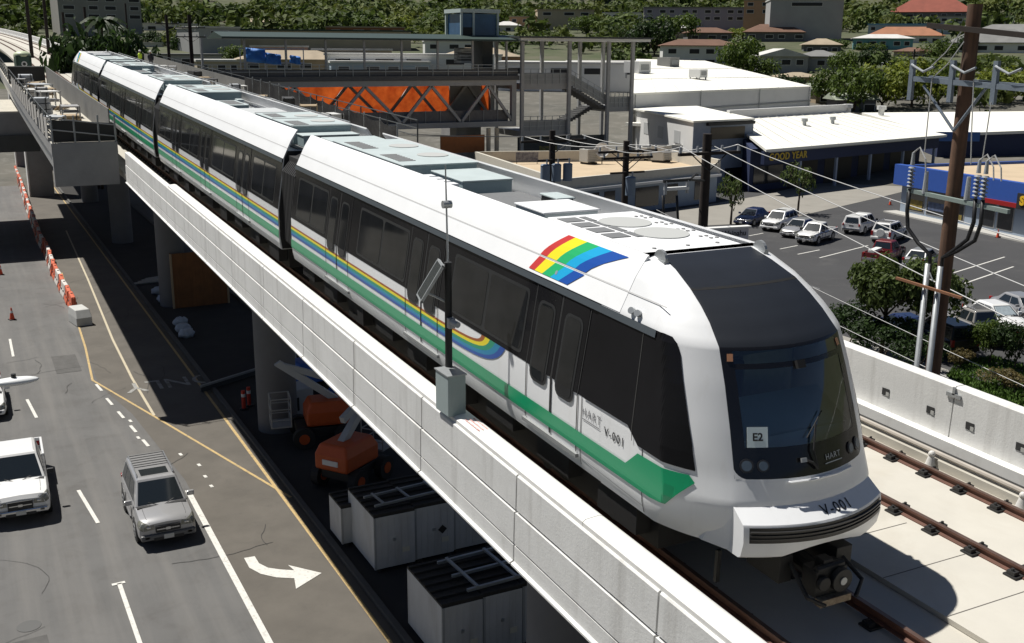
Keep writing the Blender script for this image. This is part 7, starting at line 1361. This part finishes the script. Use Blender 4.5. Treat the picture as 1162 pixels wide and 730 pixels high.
for i, (px, py) in enumerate(((277, 466), (283, 462))):
    v = at_z(px, py, 0); e = empty('delineator_post', (v.x, v.y, 0.06), 0, ('red and white delineator post in the shade, left one', 'red and white delineator post in the shade, right one')[i], 'post'); b = MB(); b.cyl((0, 0, 0), (0, 0, 0.9), 0.09, n=12); b.build('tube', mat('delineator red', (0.50, 0.04, 0.02), 0.6), e); b = MB(); b.cyl((0, 0, 0.6), (0, 0, 0.75), 0.094, n=12); b.build('band', AWH, e); b = MB(); b.cyl((0, 0, 0), (0, 0, 0.06), 0.2, n=12); b.build('base', TRIM, e)
rk = empty('steel_trough', (1.4, 24.5, 0.062), 0.5, 'long dark steel beam lying in the shade near the word on the road', 'steel beam'); b = MB(); b.box((1.5, 0, 0.30), (5.5, 0.12, 0.10)); b.build('top_flange', STEEL_G, rk); b = MB(); b.box((1.5, 0, 0.15), (5.5, 0.03, 0.2)); b.build('web', STEEL_D, rk); b = MB(); b.box((1.5, 0, 0.04), (5.5, 0.12, 0.05)); b.build('bottom_flange', STEEL_D, rk)
for i in range(4): b = MB(); b.cyl((1.0+0.3*i, 50+0.4*i, 0.15), (5.5, 50.5+0.5*i, 0.15+0.1*(i % 2)), 0.10, n=10); tag(b.build('steel_pipe', GALV), 'pale steel pipe in the loose stack beyond the plywood hoarding', 'pipe', 'pipes beyond the hoarding')
# ================================================================== PLATFORM CLUTTER
rnd = random.Random(21); PALE = [mat('pale pack '+n_, c, 0.7, var=0.2, scale=3) for n_, c in (('white', (0.60, 0.60, 0.58)), ('grey', (0.30, 0.30, 0.30)), ('steel', (0.40, 0.42, 0.44)), ('timber', (0.38, 0.29, 0.18)), ('dark', (0.05, 0.05, 0.05)))]
def bundle(x, y, w, d, h, kind, m, lab, grp, name):
    p = TW(x, y, 1.165); e = empty(name, p, rnd.uniform(-.3, .3), lab, 'stack', grp, GRADE)
    if kind == 0:
        for k in range(3): b = MB(); b.box((0, 0, h*(k+0.5)/3), (w*(1-0.1*k), d*(1-0.05*k), h/3-0.04)); b.build('layer', m, e)
        for sx in (-0.3, 0.3): b = MB(); b.box((sx*w, 0, h/2), (0.05, d*1.02, h*1.01)); b.build('strap', TRIM, e)
    elif kind == 1:
        for k in range(5): b = MB(); b.cyl((-w/2+0.1*k, -d/2, 0.10+0.12*(k % 2)), (w/2-0.05*k, d/2, 0.10+0.12*(k % 2)), 0.07, n=8); b.build('tube', m, e)
    else:
        for sx in (-0.5, 0.5):
            for sy in (-0.5, 0.5): b = MB(); b.box((sx*w, sy*d, h/2), (0.07, 0.07, h)); b.build('upright', m, e)
        for z in (0.1, 0.5, 0.95): b = MB(); b.box((0, 0, h*z), (w, d, 0.06)); b.build('shelf', m, e)
    return e
GL, GR2 = 'stacks on the left platform', 'stacks on the right platform'
for i in range(20):
    y = 28+1.9*i+rnd.uniform(-.5, .5); x = rnd.uniform(-4.7, -3.2); k = i % 3; bundle(x, y, rnd.uniform(0.6, 1.2), rnd.uniform(0.8, 1.6), rnd.uniform(0.4, 1.1), k, PALE[i % 4], ('strapped pack of building material on the left platform floor', 'loose pale tubes lying on the left platform floor', 'open steel rack standing on the left platform floor')[k], GL+(', packs', ', tubes', ', racks')[k], ('material_pack', 'tube_bundle', 'steel_rack')[k])
for i in range(26):
    y = 27+2.0*i+rnd.uniform(-.6, .6); x = rnd.uniform(7.3, 8.6); k = (i*2) % 3; bundle(x, y, rnd.uniform(0.6, 1.1), rnd.uniform(0.8, 1.5), rnd.uniform(0.5, 1.3), k, PALE[(i*3) % 5], ('strapped pack of building material on the right platform floor', 'loose pale tubes lying on the right platform floor', 'open steel rack standing on the right platform floor')[k], GR2+(', packs', ', tubes', ', racks')[k], ('material_pack', 'tube_bundle', 'steel_rack')[k])
p = TW(-3.9, 70, 1.165); e = empty('portable_toilet', p, 0.1, 'green portable toilet with pale domed roof on the left platform', 'portable toilet', None, GRADE)
b = MB(); b.box((0, 0, 1.0), (1.15, 1.15, 1.95)); b.build('cabin', mat('toilet green', (0.02, 0.05, 0.035), 0.5), e, bevel=0.04); b = MB(); b.sphere((0, 0, 1.98), (0.66, 0.66, 0.32), 14, 8); b.build('roof', mat('toilet roof', (0.50, 0.56, 0.38), 0.5), e, smooth=True); b = MB(); b.box((0, -0.585, 1.0), (0.8, 0.03, 1.75)); d = b.build('door', mat('toilet door', (0.035, 0.075, 0.06), 0.5), e); b = MB(); b.cyl((0, -0.60, 1.3), (0, -0.625, 1.3), 0.22, n=20); b.build('door_sign', AWH, d); b = MB(); b.cyl((0, -0.626, 1.3), (0, -0.635, 1.3), 0.12, n=16); b.build('sign_dot', TRIM, d)
p = TW(-3.9, 66, 1.165); e = empty('dark_hoarding', p, 0, 'black board hoarding in front of the portable toilet', 'hoarding', None, GRADE); b = MB(); b.box((0, 0, 0.65), (2.6, 0.08, 1.3)); b.build('board', IRON, e); b = MB(); b.box((0, -0.06, 1.28), (2.6, 0.05, 0.06)); b.build('top_rail', GALV, e)
# ================================================================== WORKER (one skinned figure)
def person(p, rz, label, vest, h=1.75):
    e = empty('person', p, rz, label, 'person'); s = h/1.75
    J = dict(pel=(0, 0, .95), sp=(0, 0.01, 1.15), ch=(0, 0.01, 1.38), nk=(0, 0, 1.50), hd=(0, -0.02, 1.60), tp=(0, -0.02, 1.72), lh=(.10, 0, .90), lk=(.11, -.02, .50), la=(.11, 0.02, .09), lt=(.12, -.16, .04), rh=(-.10, 0, .90), rk=(-.12, -.05, .50), ra=(-.12, 0.03, .09), rt=(-.13, -.15, .04), ls=(.19, 0.01, 1.42), le=(.26, 0.02, 1.14), lw=(.23, -.14, .92), lf=(.22, -.20, .86), rs=(-.19, 0.01, 1.42), re=(-.26, 0.02, 1.14), rw=(-.22, -.15, .94), rf=(-.21, -.21, .88))
    Rr = dict(pel=.15, sp=.14, ch=.16, nk=.06, hd=.095, tp=.07, lh=.10, lk=.065, la=.05, lt=.04, rh=.10, rk=.065, ra=.05, rt=.04, ls=.075, le=.05, lw=.035, lf=.035, rs=.075, re=.05, rw=.035, rf=.035)
    E = [('pel', 'sp'), ('sp', 'ch'), ('ch', 'nk'), ('nk', 'hd'), ('hd', 'tp'), ('pel', 'lh'), ('lh', 'lk'), ('lk', 'la'), ('la', 'lt'), ('pel', 'rh'), ('rh', 'rk'), ('rk', 'ra'), ('ra', 'rt'), ('ch', 'ls'), ('ls', 'le'), ('le', 'lw'), ('lw', 'lf'), ('ch', 'rs'), ('rs', 're'), ('re', 'rw'), ('rw', 'rf')]
    ks = list(J); me = bpy.data.meshes.new('body'); me.from_pydata([Vector(J[k])*s for k in ks], [(ks.index(a), ks.index(b_)) for a, b_ in E], []); o = bpy.data.objects.new('body', me); col.objects.link(o); o.parent = e
    o.modifiers.new('skin', 'SKIN'); me.skin_vertices[0]
    for i, k in enumerate(ks): me.skin_vertices[0].data[i].radius = (Rr[k]*s, Rr[k]*s)
    me.skin_vertices[0].data[0].use_root = True; sb = o.modifiers.new('sub', 'SUBSURF'); sb.levels = 2; sb.render_levels = 2; me.materials.append(mat('dark work trousers', (0.03, 0.035, 0.05), 0.8))
    b = MB(); b.loft([[(0.215*cos(2*pi*k/16)*w*s, 0.16*sin(2*pi*k/16)*w*s, z*s) for k in range(16)] for z, w in ((0.92, 1.0), (1.15, 0.98), (1.35, 1.06), (1.46, 0.85), (1.50, 0.5))], True); b.build('vest', mat(*vest), e, smooth=True)
    b = MB(); b.sphere((0, -0.02*s, 1.70*s), (0.125*s, 0.145*s, 0.10*s), 14, 8); b.build('hard_hat', AWH, e, smooth=True); b = MB(); b.sphere((0, -0.06*s, 1.61*s), (0.085*s, 0.085*s, 0.10*s), 12, 8); b.build('face', mat('skin', (0.30, 0.17, 0.11), 0.6), e, smooth=True)
    return e
person(TW(7.6, 88, 1.17), -0.6, 'worker in bright yellow green vest standing on the far right platform', ('hi vis vest', (0.55, 0.75, 0.04), 0.6))
person(TW(8.3, 86, 1.17), -0.2, 'worker in dark clothes standing beside the one in bright vest', ('dark jacket', (0.02, 0.02, 0.025), 0.8))
